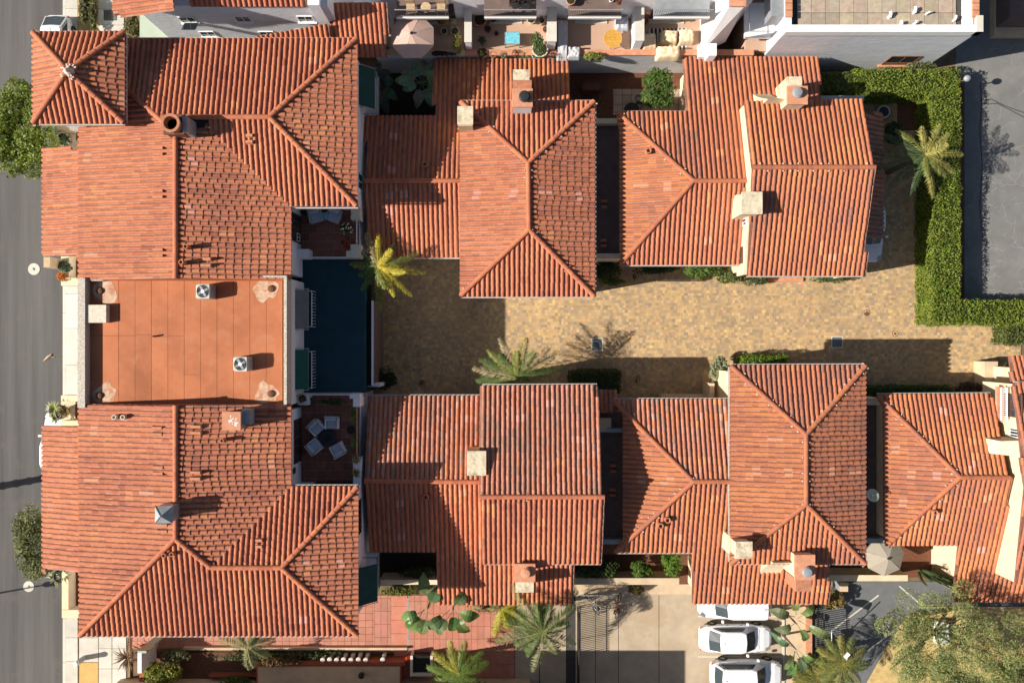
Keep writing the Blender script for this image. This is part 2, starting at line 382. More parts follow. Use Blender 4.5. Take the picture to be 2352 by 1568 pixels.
    def wbox(s, vx0, vy0, vx1, vy1, z, z0=0., inset=.4, top=None):   # wall block under an eave outline seen at height z
        a, b = P(vx0, vy1, z), P(vx1, vy0, z); i = inset
        s.wall.box(a.x+i, a.y+i, z0, b.x-i, b.y-i, (z if top is None else top)-.16)
    def finish(s, wallmat='stucco', limit=300):
        root = s.root
        if s.wall.v: part(s.wall, 'wall', MT[wallmat], root)
        roof = part(s.deck, 'roof', MT['pan'], root)
        off = OFF[root.name]; T = Matrix.Translation([-x for x in off])
        ts = sorted(range(len(s.tiles)), key=lambda i: (-s.tiles[i][2], -s.tiles[i][3]))
        for i in ts[:limit]:
            t = s.tiles[i]; o = link('roof_tile', tile_mesh(t[1])); o.parent = roof; o.matrix_basis = T @ Matrix(t[0].tolist())
        rest = ts[limit:]
        if rest:
            Ms = np.array([s.tiles[i][0] for i in rest]); hv = np.concatenate([TV, np.ones((len(TV), 1))], 1)
            V = np.einsum('nij,vj->nvi', Ms, hv)[:, :, :3]-np.array(off); nf = len(rest)
            F = (TF[None]+(np.arange(nf)*len(TV))[:, None, None]).reshape(-1, 4)
            C = np.repeat(np.array([s.tiles[i][1] for i in rest]), len(TF), 0)
            me = qmesh('roof_tiles', V.reshape(-1, 3), F, C); me.polygons.foreach_set('use_smooth', np.tile([i % 2 == 0 for i in range(len(TF))], nf))
            part(me, 'roof_tiles', MT['tile'], roof, kind='stuff')
        for m, c in s.caps:
            o = link('ridge_tile', tile_mesh(c)); o.parent = roof; o.matrix_basis = T @ m
        if s.pan:
            V = []; C = []
            for p, q, X in s.pan:
                a = X*.075; z = Vector((0, 0, -.030)); zq = Vector((0, 0, -.012))
                V += [p-a+z, p+a+z, q+a+zq, q-a+zq, p-a+z-Vector((0, 0, .03)), p+a+z-Vector((0, 0, .03))]
                g = R.uniform(.75, 1.25); c = (.9*g, .95*g, 1.05*g) if R.random() < .3 else (g, g, g); C += [(.34*c[0], .165*c[1], .11*c[2])]*2
            n = len(s.pan); F = []
            for i in range(n): F += [(6*i, 6*i+1, 6*i+2, 6*i+3), (6*i+4, 6*i+5, 6*i+1, 6*i)]
            me = qmesh('pan_tiles', np.array([tuple(v) for v in V])-np.array(off), F, C); part(me, 'pan_tiles', MT['tile'], roof, kind='stuff')
        if s.mort.v: part(s.mort, 'mortar', MT['mortar'], roof, kind='stuff')
        if s.gut.v: part(s.gut, 'gutter', MT['gutter'], root)
        return roof
def roof_z(vx, vy, default):
    best = None
    for s, pl, poly in Roof.FACES:
        c = False; n = len(poly)
        for i in range(n):
            (a, b), (e, f) = poly[i], poly[(i+1) % n]
            if (b > vy) != (f > vy) and vx < (e-a)*(vy-b)/(f-b)+a: c = not c
        if c:
            z = s.hit(pl, vx, vy).z; best = z if best is None or z > best else best
    return default if best is None else best
def house(name, label, cat, loc, group=None):
    return Roof(thing(name, label, cat, group, loc))

UNIT = [(-.5,-.5,-.5),(.5,-.5,-.5),(.5,.5,-.5),(-.5,.5,-.5),(-.5,-.5,.5),(.5,-.5,.5),(.5,.5,.5),(-.5,.5,.5)]
UF = [(4,5,6,7),(0,1,5,4),(1,2,6,5),(2,3,7,6),(3,0,4,7)]
_um = {}
def pieces(parent, name, lst, m, limit=300, stuff=None):   # lst: (x,y,ztop,sx,sy,sz,tint); blocks as parts, the rest joined
    off = OFF.get(parent.name, (0, 0, 0))
    for (x, y, z, sx, sy, sz, t) in lst[:limit]:
        t = tuple(round(q*12)/12 for q in t); key = (name, m.name, t)
        if key not in _um:
            me = MB().add(UNIT, UF, t).mesh(name); me.materials.append(m); _um[key] = me
        o = link(name, _um[key]); o.parent = parent; o.location = (x-off[0], y-off[1], z-sz/2-off[2]); o.scale = (sx, sy, sz)
    rest = lst[limit:]
    if rest:
        n = len(rest); A = np.array([r[:6] for r in rest]); u = np.array(UNIT)
        V = A[:, None, :3]+u[None]*A[:, None, 3:6]; V[:, :, 2] -= A[:, None, 5]/2
        F = (np.array(UF)[None]+(np.arange(n)*8)[:, None, None]).reshape(-1, 4)
        part(qmesh(stuff or name+'s', V.reshape(-1, 3)-np.array(off), F, np.repeat(np.array([r[6] for r in rest]), 5, 0)), stuff or name+'s', m, parent, kind='stuff')
def grid_tiles(x0, y0, x1, y1, z, sx, sy, gap=.012, h=.04, var=.12, clip=None, stagger=0., cols=None):
    out = []; x0, x1 = min(x0, x1), max(x0, x1); y0, y1 = min(y0, y1), max(y0, y1); j = 0; y = y0
    while y < y1-.03:
        hy = min(sy, y1-y); x = x0-(stagger*sx if j % 2 else 0)
        while x < x1-.03:
            a, b = max(x, x0), min(x+sx, x1)
            if b-a > .04 and (clip is None or clip((a+b)/2, y+hy/2)):
                g = R.uniform(1-var, 1+var); c = R.choice(cols) if cols else (1, 1, 1)
                out.append(((a+b)/2, y+hy/2, z+R.uniform(-.002, .002), b-a-gap, hy-gap, h, (c[0]*g, c[1]*g, c[2]*g)))
            x += sx
        y += sy; j += 1
    return out

# ------------------------------------------------------------------ plants
def leaves(Pn, size, C, up=.5, aspect=.5, out=None, fold=0.):
    n = len(Pn); nr = G.normal(size=(n, 3)); nr /= np.linalg.norm(nr, axis=1, keepdims=True)
    nr[:, 2] = np.abs(nr[:, 2])*(1-up)+up
    if out is not None: nr += out*.6
    nr /= np.linalg.norm(nr, axis=1, keepdims=True)
    a = G.normal(size=(n, 3)); a -= nr*(a*nr).sum(1, keepdims=True); a /= np.linalg.norm(a, axis=1, keepdims=True); b = np.cross(nr, a)
    s = (size*G.uniform(.6, 1.3, n))[:, None]
    V = np.stack([Pn-a*s*.5, Pn+b*s*aspect*.5, Pn+a*s*.5-nr*s*fold, Pn-b*s*aspect*.5], 1).reshape(-1, 3)
    F = np.arange(n*4).reshape(-1, 4); return V, F, C
def blob_points(c, rad, n, lumps=14, lr=.42, shell=.55, flat=0.):
    c = np.array(c); rad = np.array(rad); d = G.normal(size=(lumps, 3)); d /= np.linalg.norm(d, axis=1, keepdims=True)
    d[:, 2] = np.where(d[:, 2] < -.3, -d[:, 2], d[:, 2])
    cc = d*(G.uniform(.35, .85, lumps)**.7)[:, None]*(1-lr*.6); w = G.uniform(.7, 1.3, lumps)
    i = G.integers(0, lumps, n); q = G.normal(size=(n, 3)); q /= np.linalg.norm(q, axis=1, keepdims=True)
    rr = (shell+(1-shell)*G.uniform(0, 1, n)**.5)
    p = cc[i]+q*(lr*w[i]*rr)[:, None]
    return c+p*rad, q, i, lumps
def green(n, base, var=.3, hue=.15, idx=None, lumps=1):
    b = np.array(base)[None]*G.uniform(1-var, 1+var, n)[:, None]
    if idx is not None: b = b*G.uniform(.75, 1.25, lumps)[idx][:, None]
    b[:, 0] *= G.uniform(1-hue, 1+hue*2, n); return b
def canopy(parent, c, rad, n, size, base, m='leaf', lumps=16, lr=.42, up=.4, aspect=.5, off=None, name='crown', var=.3):
    p, q, i, L = blob_points(c, rad, n, lumps, lr)
    V, F, C = leaves(p, size, green(n, base, var, idx=i, lumps=L), up, aspect, q)
    return part(qmesh(name, V-np.array(OFF.get(parent.name, (0, 0, 0))), F, C), name, MT[m], parent)
def tree(name, label, vx, vy, zc, rad, n, size, base, group=None, lumps=18, cat='tree', limbs=5, lr=.42, aspect=.5, basexy=None, up=.4):
    c = P(vx, vy, zc); bx, by = basexy if basexy else (c.x, c.y)
    t = thing(name, label, cat, group, (bx, by, 0)); b = MB()
    b.tube([(bx, by, 0), (bx+.06, by+.03, zc*.4), (c.x, c.y, zc*.75)], [.2, .15, .12], 8)
    for k in range(limbs):
        a = k*6.283/limbs+R.random(); r = R.uniform(.5, .8)
        b.tube([(c.x, c.y, zc*.6), (c.x+math.cos(a)*rad[0]*r*.5, c.y+math.sin(a)*rad[1]*r*.5, zc*.85), (c.x+math.cos(a)*rad[0]*r, c.y+math.sin(a)*rad[1]*r, zc+rad[2]*.25)], [.09, .06, .025], 5)
    part(b, 'trunk', MT['bark'], t); canopy(t, c, rad, n, size, base, lumps=lumps, lr=lr, aspect=aspect, up=up); return t
def shrub(name, label, vx, vy, z, rad, n, size, base, group=None, cat='shrub', lumps=9, m='leaf', aspect=.55, basez=0.):
    c = P(vx, vy, z); t = thing(name, label, cat, group, (c.x, c.y, basez)); b = MB()
    for k in range(4): b.tube([(c.x, c.y, basez), (c.x+R.uniform(-.5, .5)*rad[0], c.y+R.uniform(-.5, .5)*rad[1], z+rad[2]*.3)], [.03, .012], 4)
    part(b, 'stem', MT['bark'], t); canopy(t, c, rad, n, size, base, m, lumps, .5, .5, aspect, name='foliage'); return t
def hedge(name, label, polys, n, size, base, core=(.035, .055, .012), group=None, cat='hedge'):
    # polys: list of (vx0,vy0,vx1,vy1,z,height) boxes clipped square
    p0 = P(polys[0][0], polys[0][1], polys[0][4]); t = thing(name, label, cat, group, (p0.x, p0.y, 0)); cb = MB(); pts = []; outs = []
    tot = sum(abs((q[2]-q[0])*(q[3]-q[1]))+(abs(q[2]-q[0])+abs(q[3]-q[1]))*40 for q in polys)
    for vx0, vy0, vx1, vy1, z, z0 in polys:
        a, b = P(vx0, vy1, z), P(vx1, vy0, z); cb.box(a.x+.12, a.y+.12, z0, b.x-.12, b.y-.12, z-.12, core)
        k = int(n*(abs((vx1-vx0)*(vy1-vy0))+(abs(vx1-vx0)+abs(vy1-vy0))*40)/tot)
        w, h, zz = b.x-a.x, b.y-a.y, z-z0; at, a1, a2 = w*h, h*zz, w*zz
        f = G.uniform(0, at+2*a1+2*a2, k); u = G.uniform(0, 1, (k, 2)); q = np.zeros((k, 3)); o = np.zeros((k, 3))
        s0 = f < at; s1 = (f >= at) & (f < at+2*a1); s2 = f >= at+2*a1
        q[s0] = np.stack([a.x+u[s0, 0]*w, a.y+u[s0, 1]*h, np.full(s0.sum(), z)], 1); o[s0] = (0, 0, 1)
        sd = np.where(G.uniform(size=k) < .5, 0, 1)
        q[s1] = np.stack([a.x+sd[s1]*w, a.y+u[s1, 0]*h, z0+u[s1, 1]*zz], 1); o[s1, 0] = sd[s1]*2-1
        q[s2] = np.stack([a.x+u[s2, 0]*w, a.y+sd[s2]*h, z0+u[s2, 1]*zz], 1); o[s2, 1] = sd[s2]*2-1
        bump = np.array([mnoise.noise(Vector((x*1.3, y*1.3, zq*1.3))) for x, y, zq in q])[:, None]*.16+G.normal(0, .05, (k, 1))
        pts.append(q+o*bump); outs.append(o)
    pts = np.concatenate(pts); outs = np.concatenate(outs); n = len(pts)
    part(cb, 'branches', MT['leaf'], t)
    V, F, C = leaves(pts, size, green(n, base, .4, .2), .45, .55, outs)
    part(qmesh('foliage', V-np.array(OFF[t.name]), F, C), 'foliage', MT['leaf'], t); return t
def frond_mesh(L, droop, lift, c, nl=24, width=.5, vdrop=.35, thin=.04, curl=0., arch=1.6):
    V = []; F = []; C = []; pts = []
    for i in range(nl+1):
        t = i/nl; pts.append(Vector((L*t*(1-.12*t), curl*L*t*t, lift*L*t-droop*L*t**arch)))
    def quad(a, b, cc, d, col): n = len(V); V.extend([a, b, cc, d]); F.append((n, n+1, n+2, n+3)); C.append(col)
    for i in range(nl):
        a, b = pts[i], pts[i+1]; d = (b-a).normalized(); s = Vector((-d.y, d.x, 0)).normalized(); r = .022*(1-i/nl)+.006
        quad(a-s*r, a+s*r, b+s*r, b-s*r, (c[0]*1.3, c[1]*1.1, c[2]))
        if i < 2: continue
        t = i/nl; w = width*math.sin(math.pi*min(1, .18+.78*t))**.7*R.uniform(.85, 1.1)
        for sg in (1, -1):
            for hlf in (0, .5):
                if R.random() < .08: continue
                wj = w; w = wj*R.uniform(.68, 1.15)
                o = a.lerp(b, hlf); tip = o+s*sg*w*.82+d*w*.62+Vector((0, 0, -vdrop*w*R.uniform(.5, 1.5))); md = o.lerp(tip, .45)+Vector((0, 0, .03)); e = d*thin*.5
                g = R.uniform(.55, 1.35); col = (c[0]*g, c[1]*g, c[2]*g)
                quad(o-e*.5, md-e, tip, md+e, col); w = wj
    return V, F, C
def palm(name, label, vx, vy, z, spec, group=None, basexy=None, trunk=.16, cols=((.10,.15,.03),), nl=22, width=.45, vdrop=.4, thin=.055, heart=True):
    # spec: (angle in degrees in the picture plane, length m, droop, lift, colour index)
    c = P(vx, vy, z); bx, by = basexy or (c.x, c.y)
    t = thing(name, label, 'palm tree', group, (bx, by, 0)); b = MB()
    zz = [0, z*.3, z*.6, z*.9, z]; b.tube([(bx+(c.x-bx)*(q/z)**1.3, by+(c.y-by)*(q/z)**1.3, q) for q in zz], [trunk*1.3, trunk, trunk*.9, trunk*.9, trunk*1.1], 10)
    for k in range(10): b.lathe(bx+(c.x-bx)*(k/10)**1.3, by+(c.y-by)*(k/10)**1.3, [(trunk*1.12, z*k/10), (trunk*1.14, z*k/10+.05)], 10)
    part(b, 'trunk', MT['bark'], t)
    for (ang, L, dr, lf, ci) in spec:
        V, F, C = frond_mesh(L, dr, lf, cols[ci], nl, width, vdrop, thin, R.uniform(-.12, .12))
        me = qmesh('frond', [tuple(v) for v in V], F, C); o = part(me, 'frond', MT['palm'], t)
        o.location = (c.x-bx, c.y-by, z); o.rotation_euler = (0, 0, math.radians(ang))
    return t
def big_leaf(L, W, c, bend=.35, fold=.18, n=7, stalk=.3, tear=.25):
    V = []; F = []; C = []; prev = None
    for i in range(n+1):
        t = i/n; x = stalk*L+L*(1-stalk)*t; w = W*.5*math.sin(math.pi*min(1, .12+.86*t))**.75; z = .25*L*math.sin(t*2.2)-bend*L*t*t
        j = R.uniform(1-tear, 1) if 0 < i < n else 1
        row = [(x, -w*j, z+fold*w), (x, 0, z), (x, w*R.uniform(1-tear, 1), z+fold*w)]
        if prev:
            b = len(V); V += prev+row; g = R.uniform(.85, 1.15); col = tuple(q*g for q in c); F += [(b, b+1, b+4, b+3), (b+1, b+2, b+5, b+4)]; C += [col, tuple(q*1.12 for q in col)]
        prev = row
    b = len(V); r = .02; V += [(0, -r, -.15*L), (0, r, -.15*L), (stalk*L, r, .02), (stalk*L, -r, .02)]; F += [(b, b+1, b+2, b+3)]; C += [tuple(q*1.1 for q in c)]
    return V, F, C
def broad_plant(name, label, vx, vy, z, spec, c=(.05, .10, .03), group=None, cat='plant', basez=0., basexy=None, stems=True):
    p = P(vx, vy, z); bx, by = basexy or (p.x, p.y); t = thing(name, label, cat, group, (bx, by, basez)); b = MB()
    b.tube([(bx, by, basez), ((bx+p.x)/2, (by+p.y)/2, (z+basez)/2), (p.x, p.y, z)], [.09, .07, .05], 6); part(b, 'stem', MT['bark'], t)
    for (dx, dy, dz, ang, L, W, bend) in spec:
        V, F, C = big_leaf(L*1.15, W*1.45, tuple(q*R.uniform(.8, 1.3) for q in c), bend)
        o = part(qmesh('leaf', [tuple(v) for v in V], F, C), 'leaf', MT['broad'], t); o.location = (p.x+dx-bx, p.y+dy-by, z+dz-basez); o.rotation_euler = (R.uniform(-.3, .3), 0, math.radians(ang))
    return t
def spiky(name, label, vx, vy, z, n, L, c, group=None, cat='plant', w=.05, spread=1., up=.6, parent=None):
    p = P(vx, vy, z); t = thing(name, label, cat, group, p) if parent is None else parent
    V = []; F = []; C = []
    for k in range(n):
        a = k*2.4+R.uniform(-.2, .2); e = R.uniform(.1, up); l = L*R.uniform(.7, 1.1); d = Vector((math.cos(a)*spread, math.sin(a)*spread, 0)); s = Vector((-d.y, d.x, 0)).normalized()*w
        b = len(V); g = R.uniform(.7, 1.3); m1 = d*l*.5+Vector((0, 0, l*e*.75)); tip = d*l+Vector((0, 0, l*e*.6))
        V += [Vector((0,0,0))-s*.6, Vector((0,0,0))+s*.6, m1+s, m1-s, m1-s, m1+s, tip+s*.1, tip-s*.1]; F += [(b, b+1, b+2, b+3), (b+4, b+5, b+6, b+7)]; C += [tuple(q*g for q in c)]*2
    o = p if parent is None else p
    me = qmesh('leaves', [tuple(v+(Vector((0, 0, 0)) if parent is None else p-Vector(OFF[parent.name]))) for v in V], F, C)
    part(me, 'leaves', MT['broad'], t); return t
def potted(label, vx, vy, z, r, h=None, m='pot', plant=None, c=(.06, .12, .03), name='plant_pot', n=60, size=.14, group='flower pots and planters', ph=.25):
    p = P(vx, vy, z); h = h or r*1.6; t = thing(name, label, 'plant pot', group, p); b = MB()
    b.lathe(p.x, p.y, [(r*.68, z), (r*.95, z+h*.85), (r*1.05, z+h*.86), (r*1.05, z+h), (r*.9, z+h), (r*.86, z+h*.88)], 18); part(b, 'pot', MT[m], t, smooth=False)
    part(MB().lathe(p.x, p.y, [(r*.85, z+h*.86), (r*.85, z+h*.9), (.01, z+h*.92)], 14), 'soil', MT['soil'], t)
    if plant == 'bush': canopy(t, (p.x, p.y, z+h+ph*.6), (r*1.2, r*1.2, ph), n, size, c, lumps=6, lr=.5, up=.5, name='foliage')
    elif plant == 'spiky': spiky(None, None, vx, vy, z+h*.9, n, ph, c, parent=t, w=.03)
    return t
# ------------------------------------------------------------------ ground
W0 = lambda *q: [XY(*p) for p in q]
struct(MB().box(-170, -150, -.6, 170, 150, -.03), 'ground', MT['ground'])
struct(MB().sheet([(-160, -140), (P(147, 0).x, -140), (P(147, 0).x, 140), (-160, 140)], -.012), 'road', MT['asphalt'])
side = struct(MB().prism([(P(147, 0).x, -60), (P(300, 0).x, -60), (P(300, 0).x, 60), (P(147, 0).x, 60)], -.3, .085), 'pavement', MT['joint'])
kerb = MB()
for a in np.arange(-30, 30, 2.9): kerb.box(P(147, 0).x-.01, a+.01, -.2, P(153, 0).x, a+2.89, .125)
struct(kerb, 'kerb', MT['sidewalk'])
sl = []
def slabs(vx0, vx1, vys, tint=(1, 1, 1)):
    for a, b in zip(vys, vys[1:]):
        p, q = P(vx0, b), P(vx1, a); g = R.uniform(.93, 1.07); sl.append(((p.x+q.x)/2, (p.y+q.y)/2, .13, q.x-p.x-.02, q.y-p.y-.025, .1, tuple(x*g for x in tint)))
slabs(153, 181, [600, 657, 675, 754, 838, 920]); slabs(153, 181, [0-60, 0, 22, 75, 150]); slabs(153, 181, [1300, 1400, 1462, 1516, 1600, 1700])
slabs(228, 258, [-60, 0, 24, 60, 110]); slabs(258, 287, [-60, 0, 24, 60, 110])
slabs(184, 228, [1440, 1462, 1518]); slabs(229, 259, [1440, 1487, 1533, 1600]); slabs(260, 292, [1440, 1487, 1533, 1600])
slabs(240, 272, [25, 50], (.78, .78, .76))
pieces(side, 'paving_slab', sl, MT['sidewalk'])
p, q = P(185, 1640), P(228, 1519)
struct(MB().box(p.x, p.y, .02, q.x-.02, q.y, .128), 'ramp', MT['tactile'])
p, q = P(182, 80), P(227, -60)
struct(MB().box(p.x, p.y, .0, q.x, q.y, .14), 'verge', MT['drygrass'])

# paver driveway
drv = struct(MB().sheet(W0((855, 560), (2145, 560), (2145, 925), (855, 925)), .018).sheet(W0((2145, 728), (2345, 728), (2345, 925), (2145, 925)), .018).sheet(W0((1955, 180), (2145, 180), (2145, 560), (1955, 560)), .018), 'driveway', MT['joint'])
pv = []
PC = [(.46,.31,.16),(.51,.35,.175),(.42,.285,.155),(.37,.265,.16),(.32,.24,.155),(.47,.31,.15),(.44,.305,.17),(.52,.36,.17)]
def paverow(vx0, vy0, vx1, vy1):
    a, b = P(vx0, vy1), P(vx1, vy0); y = a.y; fl = 0
    while y < b.y:
        hy = (.15, .2)[R.random() < .55]; x = a.x-R.random()*.2
        while x < b.x:
            w = R.choice((.14, .2, .2, .26)); g = mnoise.noise(Vector((x*.18, y*.18, 3)))*.5+R.gauss(0, .3)
            c = PC[max(0, min(7, int((g+.55)*7)))] if R.random() > .25 else R.choice(PC); k = R.uniform(.88, 1.1)
            pv.append((x+w/2, y+hy/2, .022+R.uniform(-.0015, .0015), w-.006, hy-.006, .03, tuple(q*k for q in c))); x += w
        y += hy
paverow(1150, 585, 2150, 915); n0 = len(pv); paverow(858, 585, 1150, 915); paverow(2150, 728, 2338, 915); paverow(1960, 190, 2143, 585)
R.shuffle(pv); pieces(drv, 'paver', sorted(pv, key=lambda t: -t[3]*t[4]), MT['paver'], 300, 'pavers')
b = MB(); p, q = P(2134, 727), P(2143, 420); b.box(p.x, p.y, 0, q.x, q.y, .13); p, q = P(2134, 735), P(2160, 727); b.box(p.x, p.y, 0, q.x, q.y, .13)
struct(b, 'kerb', MT['redtile'])
struct(MB().sheet(W0((2143, 190), (2215, 190), (2215, 735), (2143, 735)), .02).sheet(W0((2060, 215), (2150, 215), (2150, 300), (2060, 300)), .045), 'planting_bed', MT['mulch'])
# east car park with sealed cracks
lot = struct(MB().sheet(W0((2195, -40), (2600, -40), (2600, 690), (2195, 690)), .01), 'car_park', MT['asphalt2'])
ck = MB()
for k in range(95):
    x, y = R.uniform(2225, 2360), (R.uniform(100, 690) if R.random() < .3 else R.uniform(330, 690)); a = R.uniform(0, 6.28); pts = []
    for i in range(R.randint(3, 7)):
        pts.append(P(x, y, .0)); a += R.gauss(0, .7); x += math.cos(a)*R.uniform(5, 11); y += math.sin(a)*R.uniform(5, 11)
    for u, v in zip(pts, pts[1:]):
        d = (v-u); n_ = Vector((-d.y, d.x, 0)).normalized()*R.uniform(.012, .022); ck.add([u-n_, v-n_, v+n_, u+n_], [(0, 1, 2, 3)])
for i in range(len(ck.v)): ck.v[i] = (ck.v[i][0], ck.v[i][1], .014+(i//4 % 40)*.00006)
part(ck, 'crack_seal', MT['crack'], lot, kind='stuff')
dk = MB()
for pts in ([(2252, 190), (2254, 240), (2250, 300), (2256, 380), (2250, 470), (2258, 560)], [(2250, 232), (2276, 228), (2300, 240), (2330, 252), (2360, 262)], [(2255, 240), (2290, 238), (2318, 252), (2352, 270)]):
    for u, v in zip(pts, pts[1:]):
        u, v = P(*u, 0), P(*v, 0); d = (v-u); n_ = Vector((-d.y, d.x, 0)).normalized()*.03; dk.add([u-n_+Vector((0,0,.018)), v-n_+Vector((0,0,.018)), v+n_+Vector((0,0,.018)), u+n_+Vector((0,0,.018))], [(0, 1, 2, 3)])
part(dk, 'crack', MT['darkcrack'], lot, kind='stuff')
# red quarry-tile passage at the foot of the photograph
plz = struct(MB().sheet(W0((295, 1366), (1182, 1366), (1182, 1640), (880, 1640), (880, 1520), (600, 1490), (295, 1490)), .0), 'passage', MT['joint'])
tl = []
a, b_ = P(300, 1487), P(860, 1366); tl += grid_tiles(a.x, a.y, b_.x, b_.y, .03, .46, .46, .018, .04, .07)
a, b_ = P(860, 1640), P(898, 1366); tl += grid_tiles(a.x, a.y, b_.x, b_.y, .03, .44, .86, .018, .04, .07, cols=[(.92,.95,1)])
a, b_ = P(898, 1640), P(936, 1366); tl += grid_tiles(a.x, a.y, b_.x, b_.y, .03, 1.1, .9, .018, .04, .05, cols=[(1.12,1.0,.95)])
a, b_ = P(938, 1640), P(1182, 1366); tl += grid_tiles(a.x, a.y, b_.x, b_.y, .03, .42, .84, .018, .04, .07, cols=[(1, .95, .95), (1.03,1,1)])
pieces(plz, 'quarry_tile', sorted(tl, key=lambda t: -t[3]*t[4]), MT['redtile'], 300, 'quarry_tiles')
a, b_ = P(935.5, 1500), P(939, 1372); struct(MB().box(a.x, a.y, 0, b_.x, b_.y, .034), 'drain_channel', MT['steel'])
# concrete car park: bays cast between joints
lot2 = struct(MB().sheet(W0((1182, 1355), (1850, 1355), (1850, 1660), (1182, 1660)), .0), 'parking_court', MT['darkcrack'])
bl = []
for x0, x1 in ((1183, 1238), (1240, 1300), (1322, 1367), (1368, 1420), (1421, 1513), (1514, 1705), (1706, 1797)):
    a, c = P(x0, 1660), P(x1, 1364); bl.append(((a.x+c.x)/2, (a.y+c.y)/2, .022, c.x-a.x-.012, c.y-a.y, .03, (1, 1, 1)))
pieces(lot2, 'concrete_bay', bl, MT['concrete'])
ln = MB()
for vy in (1414.5, 1507): a, c = P(1603, vy+1.8), P(1800, vy-1.8); ln.sheet([(a.x, a.y), (c.x, a.y), (c.x, c.y), (a.x, c.y)], .028)
part(ln, 'bay_marking', MT['sidewalk'], lot2)
a, c = P(1797, 1600), P(1801, 1380); struct(MB().box(a.x, a.y, 0, c.x, c.y, .1), 'kerb', MT['sidewalk'])
struct(MB().sheet(W0((1801, 1340), (1862, 1340), (1862, 1660), (1801, 1660)), .03), 'planting_bed', MT['tan'])
# lower lot with painted bays, dry slope with the big tree
ramp = struct(MB().sheet(W0((1868, 1335), (2420, 1335), (2420, 1660), (1868, 1660)), .008), 'sloping_lot', MT['asphalt3'])
ln = MB()
for (x0, y0), (x1, y1) in (((1896, 1458), (2018, 1366)), ((1990, 1495), (2075, 1432)), ((2065, 1345), (2120, 1392))):
    u, v = P(x0, y0), P(x1, y1); d = v-u; n_ = Vector((-d.y, d.x, 0)).normalized()*.045; z = Vector((0, 0, .014)); ln.add([u-n_+z, v-n_+z, v+n_+z, u+n_+z], [(0, 1, 2, 3)])
    u.z
part(ln, 'bay_marking', MT['sidewalk'], ramp)
struct(MB().prism(W0((1990, 1568), (2045, 1470), (2085, 1412), (2200, 1392), (2460, 1392), (2460, 1700), (1985, 1700)), -.2, .05), 'dry_slope', MT['drygrass'])
for nm, q in (('bed_edge', ((2085, 1408), (2460, 1390))),):
    a, c = P(2120, 1396, .2), P(2460, 1394, .2); struct(MB().box(a.x, a.y, 0, c.x, c.y, .15), 'kerb', MT['tan'])

# ------------------------------------------------------------------ manholes, drains
def manhole(vx, vy, r, ring, lab, grp='covers set in the paved ground', z=.026, m='iron'):
    p = P(vx, vy); t = thing('manhole_cover', lab, 'manhole cover', grp, (p.x, p.y, 0)); b = MB()
    if ring: part(MB().lathe(p.x, p.y, [(r, -.05), (r, .012), (r*.3, .012)], 28), 'ring', MT['sidewalk'], t)
    rr = r*.26 if ring else r
    part(MB().lathe(p.x, p.y, [(rr, -.05), (rr, z), (rr*.86, z+.003), (rr*.84, z-.004), (rr*.4, z-.004), (rr*.38, z+.002)], 24), 'lid', MT[m], t); return t
manhole(78, 618, .39, 1, 'white painted manhole ring on the road near the red and green potted succulent', z=.016, m='steel')
manhole(66, 1346, .36, 1, 'white painted manhole ring on the road crossed by the thin lamp shadow', z=.016, m='steel')
manhole(1991, 718, .22, 0, 'round iron cover on sunny pavers nearer the car in the shade')
manhole(2056, 766, .22, 0, 'round iron cover on sunny pavers just above the stepped roof shadow')
manhole(1462, 871, .23, 0, 'round iron cover in the shadow beside the dark hedge')
manhole(970, 880, .23, 0, 'round iron cover deep in the court shadow by the tiled wing')
manhole(1460, 635, .22, 0, 'round iron cover by the bushes between the two long roofs')
def grate(vx0, vy0, vx1, vy1, lab, n=9):
    a, c = P(vx0, vy1), P(vx1, vy0); t = thing('drain_grate', lab, 'drain grate', 'square drain grates in the driveway', ((a.x+c.x)/2, (a.y+c.y)/2, 0)); b = MB(); w = .06
    b.box(a.x, a.y, -.1, c.x, a.y+w, .032); b.box(a.x, c.y-w, -.1, c.x, c.y, .032); b.box(a.x, a.y+w, -.1, a.x+w, c.y-w, .032); b.box(c.x-w, a.y+w, -.1, c.x, c.y-w, .032)
    part(b, 'frame', MT['sidewalk'], t); part(MB().box(a.x+w, a.y+w, -.1, c.x-w, c.y-w, .024), 'pit', MT['rubber'], t)
    for i in range(n):
        x = a.x+w+(c.x-a.x-2*w)*(i+.5)/n; part(MB().box(x-.013, a.y+w, .022, x+.013, c.y-w, .03), 'bar', MT['steel'], t)
grate(1358, 776, 1385, 806, 'square steel drain grate lying in the palm shadow')
grate(1909, 772, 1936, 799, 'square steel drain grate half in the roof shadow', 11)
